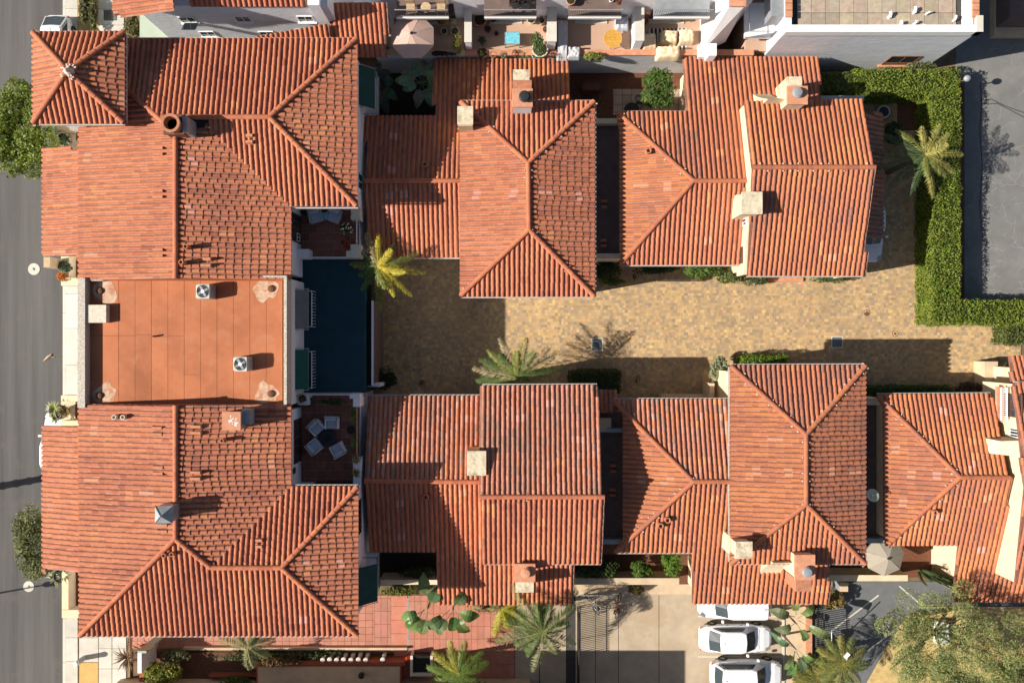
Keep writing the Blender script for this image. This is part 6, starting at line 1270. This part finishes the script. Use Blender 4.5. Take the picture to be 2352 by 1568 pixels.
# pots on the patios
for lab, vx, vy, z, r, h, m, pl, c, n, s, ph in (
 ('big empty clay pot on the shaded side of the blue table patio', 1103, 52, 3.0, .42, .5, 'pot', None, 0, 0, 0, 0), ('dark plastic pot behind the big clay pot', 1133, 46, 3.0, .24, .35, 'black', None, 0, 0, 0, 0), ('small dark pot between the big clay pot and the table', 1120, 71, 3.0, .2, .3, 'brown', None, 0, 0, 0, 0),
 ('small pot of spiky leaves in the patio shade', 1107, 94, 3.0, .16, .25, 'brown', 'spiky', (.05,.08,.04), 18, 0, .4), ('tiny shaded pot near the tan floor edge', 1140, 80, 3.0, .13, .2, 'brown', 'bush', (.04,.07,.03), 40, .06, .15), ('round planter at the corner by the stone pier', 1109, 126, 3.0, .31, .35, 'brown', 'bush', (.08,.10,.03), 120, .1, .15),
 ('row of low pots along the blue table patio edge, first pale one', 1133, 129, 3.0, .2, .28, 'pot', None, 0, 0, 0, 0), ('row of low pots along the patio edge, second one', 1157, 129, 3.0, .2, .28, 'pot', 'spiky', (.08,.1,.05), 16, 0, .25), ('row of low pots along the patio edge, dried brown bush', 1183, 128, 3.0, .18, .28, 'brown', 'bush', (.16,.08,.03), 90, .09, .2), ('row of low pots along the patio edge, small green sprout', 1207, 129, 3.0, .15, .25, 'pot', 'spiky', (.12,.18,.06), 14, 0, .3), ('row of low pots along the patio edge, white round one', 1227, 130, 3.0, .17, .25, 'white', 'spiky', (.06,.1,.04), 10, 0, .15),
 ('round woven planter by the wall behind the blue table', 1220, 50, 3.0, .26, .35, 'palepot', 'bush', (.10,.09,.04), 60, .1, .1), ('clay pot next to the woven planter', 1244, 52, 3.0, .19, .3, 'palepot', 'bush', (.1,.09,.05), 60, .09, .15), ('pale bowl pot by the white divider', 1266-5, 49, 3.0, .24, .4, 'palepot', 'bush', (.12,.14,.06), 70, .1, .2), ('clay pot halfway along the white divider', 1259-5, 72, 3.0, .22, .3, 'pot', 'bush', (.16,.10,.05), 40, .08, .12),
 ('clay pot of dry stems under the yellow table balcony', 1398, 40, 3.0, .22, .4, 'pot', 'bush', (.2,.17,.08), 80, .1, .5), ('clay pot on the balcony above the blue table', 1193, 17, 5.6, .22, .4, 'pot', None, 0, 0, 0, 0), ('clay pot in the corner of the balcony above the yellow table', 1310, 8, 5.6, .26, .4, 'redcap', 'bush', (.05,.08,.03), 60, .1, .2), ('small white pot on the balcony above the yellow table', 1403, 3, 5.6, .14, .25, 'white', None, 0, 0, 0, 0), ('dark pot on the balcony above the yellow table, near flowers', 1420, 7, 5.6, .18, .3, 'brown', 'bush', (.3,.08,.05), 50, .08, .15),
 ('white tub plant beside the parasol patio divider', 1046, 77, 3.0, .26, .4, 'palepot', 'bush', (.12,.15,.06), 60, .12, .2), ('pinkish tub next to the white tub on the parasol patio', 1021, 77, 3.0, .2, .35, 'palepot', None, 0, 0, 0, 0), ('round glazed pot in the narrow white yard', 1888-90, 110, 3.0, .2, .35, 'sage', 'bush', (.05,.1,.04), 40, .08, .15),
 ('white flowering pot plant on the small roof terrace', 797, 525, 4.5, .24, .35, 'pot', 'bush', (.045,.09,.03), 330, .16, .4), ('red flowering pot by the corner post of the small terrace', 796, 562, 4.5, .22, .35, 'pot', 'bush', (.05,.09,.03), 150, .13, .3), ('small clay pot under the corner post of the small terrace', 785, 488, 4.5, .14, .28, 'palepot', None, 0, 0, 0, 0), ('dark pot beside the terrace window and wicker chair', 700, 488, 4.5, .16, .3, 'black', 'spiky', (.04,.06,.04), 12, 0, .25),
 ('black pot midway along the brown terrace rail', 809, 985, 4.5, .24, .4, 'black', None, 0, 0, 0, 0), ('yellow-green rosette on the white terrace wall, upper one', 819, 1055, 5.3, .2, .2, 'palepot', 'spiky', (.22,.22,.08), 26, 0, .38), ('yellow-green rosette on the white terrace wall, lower one', 818, 1085, 5.3, .18, .2, 'palepot', 'spiky', (.24,.22,.07), 26, 0, .36), ('clay pot of dry twigs on the white ledge of the larger terrace', 697, 914, 5.4, .26, .3, 'palepot', 'bush', (.2,.14,.09), 60, .12, .2),
 ('black pot of dead stems under the terrace rail', 716, 922, 4.5, .25, .4, 'black', 'spiky', (.16,.11,.06), 16, 0, .6),
 ('street pot with an agave under the tower corner', 153, 323, 3.0, .38, .5, 'palepot', 'spiky', (.12,.17,.08), 30, 0, .55), ('dark street pot of yellow rosettes opposite the flat roof corner', 151, 944, 3.0, .42, .6, 'black', 'spiky', (.25,.19,.06), 34, 0, .5), ('dark street pot at the foot of the grey-green tree', 148, 1318, 3.0, .4, .5, 'black', 'spiky', (.16,.2,.08), 34, 0, .6)):
    t = potted(lab, vx, vy, z, r, h, m, pl, c or (.1, .1, .1), 'plant_pot', n, s, ph=ph)
    if 'flowering' in lab:
        q = P(vx, vy, z+h+.55); V, F, C = leaves(np.array([(q.x+G.normal(0, .17), q.y+G.normal(0, .17), q.z+G.normal(0, .1)) for _ in range(26)]), .12, np.array([(1, 1, .75) if 'white' in lab else (.5, .03, .02)]*26), .8, .9)
        part(qmesh('blossom', V-np.array(OFF[t.name]), F, C), 'blossom', MT['flower'], t)
t = potted('large pale bowl with a small bonsai-like tree on the blue table patio', 1240, 118, 3.0, .5, .4, 'palepot'); canopy(t, P(1238, 104, 4.0), (.62, .75, .4), 700, .15, (.075, .13, .035), lumps=9, lr=.5); 
# ------------------------------------------------------------------ vegetation
tree('street_tree', 'big round yellow-green street tree beside the tower', 60, 296, 4.1, (2.75, 3.25, 1.9), 14000, .2, (.17, .23, .04), 'street trees', 30, lr=.3)
tree('street_tree', 'grey-green street tree against the southern porch roof', 92, 1240, 3.9, (1.75, 2.6, 1.7), 7500, .17, (.17, .20, .08), 'street trees', 22, lr=.3)
t = tree('feathery_tree', 'large airy grey-green tree over the dry slope at the picture corner', 2185, 1478, 4.6, (5.4, 4.6, 1.9), 34000, .15, (.22, .27, .10), None, 75, lr=.15, aspect=.28, limbs=9)
c = P(2290, 1555, 4.2); canopy(t, c, (3.6, 1.5, 1.3), 12000, .15, (.18, .21, .08), lumps=18, lr=.3, aspect=.3)
b = MB()
for k in range(26):
    a = R.random()*6.28; r = R.uniform(.4, .95); c = P(2185, 1478, 4.4); q0 = Vector((c.x+math.cos(a)*1.2, c.y+math.sin(a)*1.0, 3.6)); q1 = Vector((c.x+math.cos(a)*5.0*r, c.y+math.sin(a)*4.2*r, 4.8)); b.tube([q0, q0.lerp(q1, .5)+Vector((R.uniform(-.4, .4), R.uniform(-.4, .4), .3)), q1], [.055, .04, .015], 4)
part(b, 'limb', MT['bark'], t, kind='stuff')
tree('courtyard_tree', 'bright green bushy tree against the tan wall in the tiled courtyard', 1513, 206, 3.0, (1.35, 1.45, 1.3), 4200, .17, (.085, .15, .03), None, 20, lr=.34)
hedge('hedge', 'long clipped hedge round the car park corner, sunlit along its top', [(2143, 205, 2206, 742, 2.1, 0), (1965, 158, 2206, 213, 2.1, 0), (2206, 690, 2480, 742, 2.0, 0)], 46000, .13, (.155, .215, .03))
hedge('hedge', 'short shaded hedge stretch between the gabled house and the white building', [(1886, 165, 1963, 214, 2.0, 0)], 4200, .13, (.10, .14, .03))  # shade on this stretch is put into darker leaf colour
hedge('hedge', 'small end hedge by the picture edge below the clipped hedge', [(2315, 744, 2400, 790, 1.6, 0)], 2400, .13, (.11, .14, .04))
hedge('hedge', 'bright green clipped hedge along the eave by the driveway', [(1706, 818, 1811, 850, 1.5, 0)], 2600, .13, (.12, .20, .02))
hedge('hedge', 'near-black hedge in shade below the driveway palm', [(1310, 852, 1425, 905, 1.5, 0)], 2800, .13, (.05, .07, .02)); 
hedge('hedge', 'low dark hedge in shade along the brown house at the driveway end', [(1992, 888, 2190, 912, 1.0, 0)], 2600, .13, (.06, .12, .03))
B = 'bushes along the house walls'
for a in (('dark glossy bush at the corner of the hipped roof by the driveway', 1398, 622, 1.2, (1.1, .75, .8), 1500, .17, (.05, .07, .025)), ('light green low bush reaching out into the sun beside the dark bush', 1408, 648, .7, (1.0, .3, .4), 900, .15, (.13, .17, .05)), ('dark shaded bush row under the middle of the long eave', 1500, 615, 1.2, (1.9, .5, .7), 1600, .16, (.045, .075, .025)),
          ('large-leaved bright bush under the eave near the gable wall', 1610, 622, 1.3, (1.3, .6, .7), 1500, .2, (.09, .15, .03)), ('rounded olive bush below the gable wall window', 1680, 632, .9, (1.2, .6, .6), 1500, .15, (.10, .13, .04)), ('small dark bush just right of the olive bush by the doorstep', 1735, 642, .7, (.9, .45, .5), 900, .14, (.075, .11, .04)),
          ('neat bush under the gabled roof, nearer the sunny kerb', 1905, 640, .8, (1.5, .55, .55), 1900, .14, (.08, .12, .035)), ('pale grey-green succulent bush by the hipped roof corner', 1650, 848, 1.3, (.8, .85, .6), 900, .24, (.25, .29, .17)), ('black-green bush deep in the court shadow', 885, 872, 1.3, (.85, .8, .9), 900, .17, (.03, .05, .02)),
          ('bright green bush at the wall end beyond the bicycles', 1540, 1288, 1.6, (.75, 1.0, .8), 1500, .17, (.10, .19, .025)), ('sunlit bush in the middle of the bed above the bicycles', 1470, 1308, 1.2, (.95, .5, .6), 1300, .16, (.085, .16, .025)), ('dark bush in the bed beneath the gabled roof edge', 1375, 1305, 1.3, (1.7, .65, .7), 1700, .16, (.05, .085, .025)),
          ('leafy dark bush in the walled bed beside the white wall', 960, 1310, 1.0, (1.5, .45, .5), 1100, .16, (.05, .08, .025)), ('mixed yellow-green planting below the pale low wall', 930, 1355, .5, (1.7, .35, .4), 1300, .17, (.12, .14, .035)), ('grassy brown-green clump between low wall and parking court', 1460, 1352, .5, (.5, .4, .45), 600, .2, (.12, .11, .03)),
          ('bright yellow-green shrub in the bottom flower bed', 375, 1545, 1.0, (1.25, .9, .8), 2000, .18, (.17, .20, .03)), ('olive shrub behind the sign post', 400, 1505, .8, (1.1, .4, .5), 1000, .17, (.11, .12, .05)), ('dark low planting along the shaded garden kerb', 650, 1507, .6, (4.3, .35, .4), 2400, .17, (.055, .085, .03)), ('reddish-brown foliage drooping over the tan roof wall', 640, 1518, 1.2, (1.4, .35, .5), 900, .17, (.11, .075, .03)),
          ('dense green shrub at the bottom edge near the steps', 540, 1560, .8, (1.3, .5, .6), 1300, .16, (.07, .12, .03)), ('fluffy shaded shrub under the palm by the lean-to roof', 2055, 310, .8, (.9, .9, .6), 1000, .18, (.05, .09, .04)), ('dry yellowish brush beside the utility box', 1915, 1375, .7, (.9, .9, .6), 1100, .18, (.19, .15, .05)), ('brown dead planting in shade at the driveway end', 2225, 890, .7, (1.1, .45, .4), 700, .16, (.08, .06, .04)),
          ('flowering plant strip at the parasol patio divider', 1050, 105, 3.7, (.35, .6, .5), 700, .16, (.22, .22, .05)), ('dark flowering trough along the parasol patio edge', 1015, 124, 3.5, (.9, .18, .25), 700, .12, (.06, .06, .04)), ('yellow and green plants at the corner of the parasol patio', 1022, 48, 3.8, (.5, .3, .4), 500, .17, (.22, .17, .06)), ('yellow-green vine spilling over the terracotta coping', 1362, 130, 3.5, (.8, .3, .4), 900, .17, (.15, .18, .04)),
          ('small leafy pot shrub by the covered furniture door', 1570, 42, 3.5, (.3, .2, .3), 200, .14, (.05, .10, .03)), ('creeper clinging to the white wall above the hedge', 2120, 150, 2.6, (1.2, .2, .4), 420, .15, (.12, .14, .05)), ('yellow-green pot row on the terrace rail, upper clump', 812, 952, 5.0, (.25, .55, .3), 520, .18, (.19, .22, .06)), ('yellow-green pot row on the terrace rail, lower clump', 812, 1018, 5.0, (.25, .5, .3), 480, .18, (.19, .22, .06)),
          ('dark plants in the trough behind the terrace rail', 762, 922, 4.9, (1.0, .2, .3), 500, .14, (.06, .09, .03)), ('succulent with green top and rust-red fringe on the street balcony', 148, 612, 3.9, (.48, .4, .35), 420, .2, (.11, .16, .09)), ('rust-red trailing succulent on the street balcony corner', 145, 636, 3.7, (.4, .35, .3), 380, .14, (.40, .16, .04)), ('grassy tuft bed at the picture top beside the tower, nearer the road', 196, 20, .5, (.35, 1.3, .35), 500, .3, (.10, .10, .035)), ('grassy tuft bed at the top by the sage wall', 305, 60, .6, (.6, 1.0, .45), 700, .3, (.13, .12, .05)), ('second grassy tuft strip at the top beside the pale paving', 216, 32, .5, (.35, 1.3, .35), 600, .3, (.11, .12, .04)),
          ('scrubby palm-like tuft at the edge of the parking strip', 1842, 1545, .8, (.8, .9, .7), 700, .3, (.17, .16, .05))):
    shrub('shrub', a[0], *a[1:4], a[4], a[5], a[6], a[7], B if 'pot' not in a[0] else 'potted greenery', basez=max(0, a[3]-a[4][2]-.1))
# frond colours: yellow-green where sunlit, mid, dark where shaded; light put into colour
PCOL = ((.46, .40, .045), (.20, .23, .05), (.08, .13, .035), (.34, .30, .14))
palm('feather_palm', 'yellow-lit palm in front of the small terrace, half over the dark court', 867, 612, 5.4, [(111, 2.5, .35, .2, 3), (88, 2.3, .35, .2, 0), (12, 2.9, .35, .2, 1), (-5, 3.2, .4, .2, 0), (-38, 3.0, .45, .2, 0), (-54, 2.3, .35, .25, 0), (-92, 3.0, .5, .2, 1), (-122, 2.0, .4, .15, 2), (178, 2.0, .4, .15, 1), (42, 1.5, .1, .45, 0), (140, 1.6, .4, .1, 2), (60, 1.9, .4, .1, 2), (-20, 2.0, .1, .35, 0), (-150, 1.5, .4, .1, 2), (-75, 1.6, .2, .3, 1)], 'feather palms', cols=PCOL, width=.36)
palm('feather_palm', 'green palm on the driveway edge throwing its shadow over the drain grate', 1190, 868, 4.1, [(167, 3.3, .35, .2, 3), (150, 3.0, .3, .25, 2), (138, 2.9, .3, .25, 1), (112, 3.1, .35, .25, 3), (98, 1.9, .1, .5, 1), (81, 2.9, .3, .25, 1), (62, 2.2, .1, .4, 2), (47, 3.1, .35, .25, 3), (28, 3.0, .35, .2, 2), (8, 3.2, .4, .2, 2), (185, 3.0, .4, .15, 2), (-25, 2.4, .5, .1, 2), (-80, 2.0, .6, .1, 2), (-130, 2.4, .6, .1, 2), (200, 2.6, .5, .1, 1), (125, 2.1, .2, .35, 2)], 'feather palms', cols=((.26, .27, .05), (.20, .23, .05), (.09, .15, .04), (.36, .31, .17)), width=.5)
palm('feather_palm', 'pale green palm by the car park hedge', 2126, 356, 4.6, [(98, 2.0, .3, .25, 0), (62, 2.5, .3, .25, 0), (35, 2.2, .3, .3, 0), (8, 2.7, .3, .25, 0), (-22, 2.6, .35, .2, 0), (-48, 2.0, .3, .25, 1), (-74, 3.0, .4, .2, 0), (-105, 2.8, .4, .2, 2), (-135, 2.6, .4, .2, 2), (180, 3.4, .4, .2, 2), (152, 3.0, .4, .2, 2), (128, 2.6, .35, .2, 1), (200, 3.0, .5, .1, 2), (-90, 1.6, .2, .4, 1), (20, 1.3, .1, .5, 0)], 'feather palms', cols=((.33, .31, .09), (.20, .22, .06), (.08, .13, .05), (.3, .3, .1)), width=.42)  # sunlit fronds coloured yellow, shaded ones dark green
QC = ((.15, .19, .06), (.19, .22, .09), (.10, .15, .04), (.24, .25, .13))
palm('plume_palm', 'big plumed grey-green palm over the passage and parking court', 1246, 1450, 4.6, [(195, 3.4, .55, .25, 1), (170, 2.6, .5, .2, 2), (128, 3.6, .45, .25, 1), (105, 2.0, .3, .35, 2), (70, 1.8, .4, .3, 2), (32, 2.7, .45, .25, 1), (8, 1.9, .4, .3, 2), (-32, 2.7, .5, .2, 3), (-60, 1.9, .4, .3, 0), (-93, 3.3, .5, .2, 3), (-120, 2.1, .4, .3, 2), (215, 2.2, .45, .25, 0), (150, 2.2, .45, .25, 0)], 'plumed palms', cols=QC, nl=40, width=.62, vdrop=.9, thin=.045)
palm('areca_palm', 'yellow-green feathery palm in front of the tiled eave', 1152, 1398, 2.8, [(182, 2.5, .5, .2, 1), (-100, 2.4, .5, .2, 0), (-15, 1.8, .4, .25, 0), (-70, 1.6, .4, .25, 0), (-50, 2.0, .5, .15, 1), (150, 1.4, .4, .2, 2), (20, 1.5, .4, .2, 0)], 'plumed palms', cols=((.32, .34, .03), (.15, .19, .05), (.09, .13, .04)), nl=34, width=.5, vdrop=.6, thin=.05)
palm('feather_palm', 'shaded green palm beside the slatted gate at the bottom edge', 1052, 1548, 3.0, [(k*32+12, 2.3, .4, .25, 0 if k not in (3, 4) else 1) for k in range(11)], 'feather palms', cols=((.12, .20, .035), (.3, .32, .05)), width=.5)
palm('plume_palm', 'pale plumed palm beside the southern house eave and garden kerb', 568, 1486, 3.2, [(175, 2.4, .5, .2, 1), (-100, 1.9, .5, .2, 3), (-80, 1.6, .4, .25, 3), (10, 1.8, .5, .2, 3), (60, 1.0, .3, .3, 0), (150, 1.5, .4, .2, 1), (-30, 1.6, .5, .2, 1)], 'plumed palms', cols=QC, nl=34, width=.5, vdrop=.9, thin=.045)
palm('fan_palm', 'clump palm at the bottom edge between white pole and dry slope', 1935, 1525, 2.4, [(k*29, 2.0, .4, .3, k % 2) for k in range(13)], 'bottom edge palms', cols=((.16, .19, .05), (.23, .22, .06)), width=.5)
palm('fan_palm', 'spiky clump palm at the bottom edge by the estate car', 1876, 1556, 1.6, [(k*33, 1.7, .4, .3, k % 2) for k in range(11)], 'bottom edge palms', cols=((.20, .19, .05), (.14, .16, .04)), width=.45)
# big-leaved plants
GP = 'big-leaved plants'
broad_plant('banana_plant', 'big-leaved plant by the tiled eave over the red passage', 1040, 1400, 3.2, [(0, 0, 0, 60, 1.2, .6, .3), (.1, -.1, 0, -60, 1.5, .6, .5), (0, 0, .1, -15, 1.5, .55, .5), (-.2, -.1, 0, 215, 1.7, .6, .5), (-.1, -.2, 0, 235, 1.5, .55, .5), (.1, 0, 0, -95, 1.3, .6, .5)], (.085, .14, .045), GP)
broad_plant('banana_plant', 'big-leaved plant at the low wall with one leaf pointing up', 982, 1398, 3.0, [(.1, .4, .1, 100, 1.7, .6, .2), (.1, 0, 0, 70, 1.3, .6, .3), (-.2, -.1, 0, 230, 1.5, .8, .5), (-.2, -.1, .1, 200, 1.4, .6, .5), (0, -.2, 0, 255, 1.4, .6, .5)], (.10, .16, .06), GP)
broad_plant('bird_of_paradise', 'broad grey-green leaves in the dark garden by the tiled wing', 968, 190, 2.9, [(0, 0, 0, a, l, .5, .35) for a, l in ((85, 1.3), (65, 1.3), (30, 1.2), (5, 1.2), (-25, 1.3), (-65, 1.4), (110, 1.2), (150, 1.3), (175, 1.5), (200, 1.1), (-100, 1.4))], (.14, .22, .13), GP)
broad_plant('bird_of_paradise', 'broad dark leaves close to the dark green awning in the garden', 872, 195, 2.6, [(0, 0, 0, a, l, .5, .4) for a, l in ((95, 1.4), (60, 1.0), (-40, 1.2), (-75, 1.6), (-100, 1.1), (20, .8))], (.06, .10, .06), GP)
broad_plant('banana_plant', 'ragged large-leaved plant by the parked cars and the black fence', 1830, 1432, 2.6, [(0, .4, 0, 165, 1.5, .5, .4), (.1, .3, 0, 40, 1.2, .4, .4), (.2, .1, 0, -25, 1.9, .45, .3), (0, 0, 0, 200, 1.2, .45, .5), (0, .5, 0, 100, 1.0, .4, .4), (.1, -.1, 0, -60, 1.1, .4, .5)], (.11, .15, .055), GP)
broad_plant('banana_plant', 'drooping large-leaved plant at the lower end of the parking strip', 1828, 1490, 2.4, [(0, 0, 0, 150, 1.5, .35, .5), (0, -.2, 0, 255, 1.5, .4, .5), (.1, -.2, 0, -70, 1.3, .4, .5), (.1, -.1, 0, -35, 1.3, .4, .5), (0, -.2, 0, 240, 1.2, .35, .5)], (.10, .14, .06), GP)
# column cactus beside the beige parasol
t = thing('cactus', 'many-armed column cactus against the tan wall by the beige parasol', 'cactus', None, P(2118, 1310)); c0 = P(2118, 1312)
for k in range(24):
    a = R.uniform(-.5, 3.4); r = R.uniform(.2, 1.0); q = Vector((c0.x+math.cos(a)*r*.9, c0.y+math.sin(a)*r*.8-.1, R.uniform(1.6, 3.4))); m = c0.lerp(q, .6); m.z = q.z*.4
    part(MB().tube([Vector((c0.x+(q.x-c0.x)*.3, c0.y+(q.y-c0.y)*.3, 0)), m+(q-c0)*.25, q], [.09, .085, .05], 7, (.085, .12, .05)), 'arm', MT['leaf'], t)
# spiky street plants
spiky('dracaena', 'pale spiky dracaena head over the kerb by the flat roof corner', 126, 938, 3.8, 30, .55, (.28, .30, .12), 'street spiky plants'); spiky('dracaena', 'lower spiky dracaena head touching the southern porch roof', 130, 958, 3.3, 26, .5, (.24, .26, .1), 'street spiky plants')
spiky('spiky_plant', 'yellowish spiky clump at the foot of the southern street tree', 136, 1322, 2.9, 36, .7, (.22, .22, .08), 'street spiky plants')
spiky('spiky_plant', 'spiky clump by the gate pier at the driveway end', 2318, 846, .9, 24, .6, (.12, .17, .06), 'street spiky plants'); spiky('agave', 'small agave on the sunny bank at the picture edge', 2338, 775, .5, 18, .5, (.12, .2, .06), 'street spiky plants')
# little things lying about
t = thing('lamp_post', 'pale round garden lamp on a post at the hedge corner', 'lamp post', None, P(2205, 186)); q = P(2222, 180, 2.4); part(MB().tube([(q.x, q.y, 0), (q.x, q.y, 2.2)], .04, 8), 'post', MT['steel'], t); part(MB().lathe(q.x, q.y, [(.1, 2.2), (.2, 2.3), (.21, 2.42), (.14, 2.52), (.04, 2.56)], 14), 'globe', MT['steel'], t)
b = MB(); p = P(112, 820); b.tube([(p.x-.35, p.y-.25, .02), (p.x, p.y+.02, .06), (p.x+.2, p.y+.2, .05)], [.02, .09, .03], 5).tube([(p.x, p.y+.05, .05), (p.x+.4, p.y+.0, .04)], .02, 4); solo(b, 'dry_frond', MT['wood2'], 'dry broken palm frond lying on the road', 'debris')
b = MB(); p = P(2266+55, 845, .3); b.torus(Matrix.Translation(P(2312, 846, .4)), .25, .05, 18, 6); solo(b, 'garden_ring', MT['white'], 'white curved ring beside the driveway end pier', 'ornament')
vb(b := MB(), 1735+245, 597, 1990, 606, 0, .25); solo(b, 'vent_box', MT['palepot'], 'tiny pale box at the eave corner beside the car in shade', 'box')
a, c = P(1727, 655), P(1764, 636); 
vb(b := MB(), 1762, 622, 1845, 646, 0, .18); solo(b, 'door_step', MT['redcap'], 'curved terracotta doorstep under the gabled eave', 'step')
b = MB()
v0 = P(2075, 1500, .05); b.add([P(2165, 1425, 1.0), P(2185, 1425, 1.0), P(2195, 1500, 1.0), P(2182, 1500, 1.0)], [(0, 1, 2, 3)])
vb(b2 := MB(), 2155, 1428, 2180, 1480, .05, .6); solo(b2, 'white_bin', MT['white'], 'white box bin standing under the airy tree', 'bin')
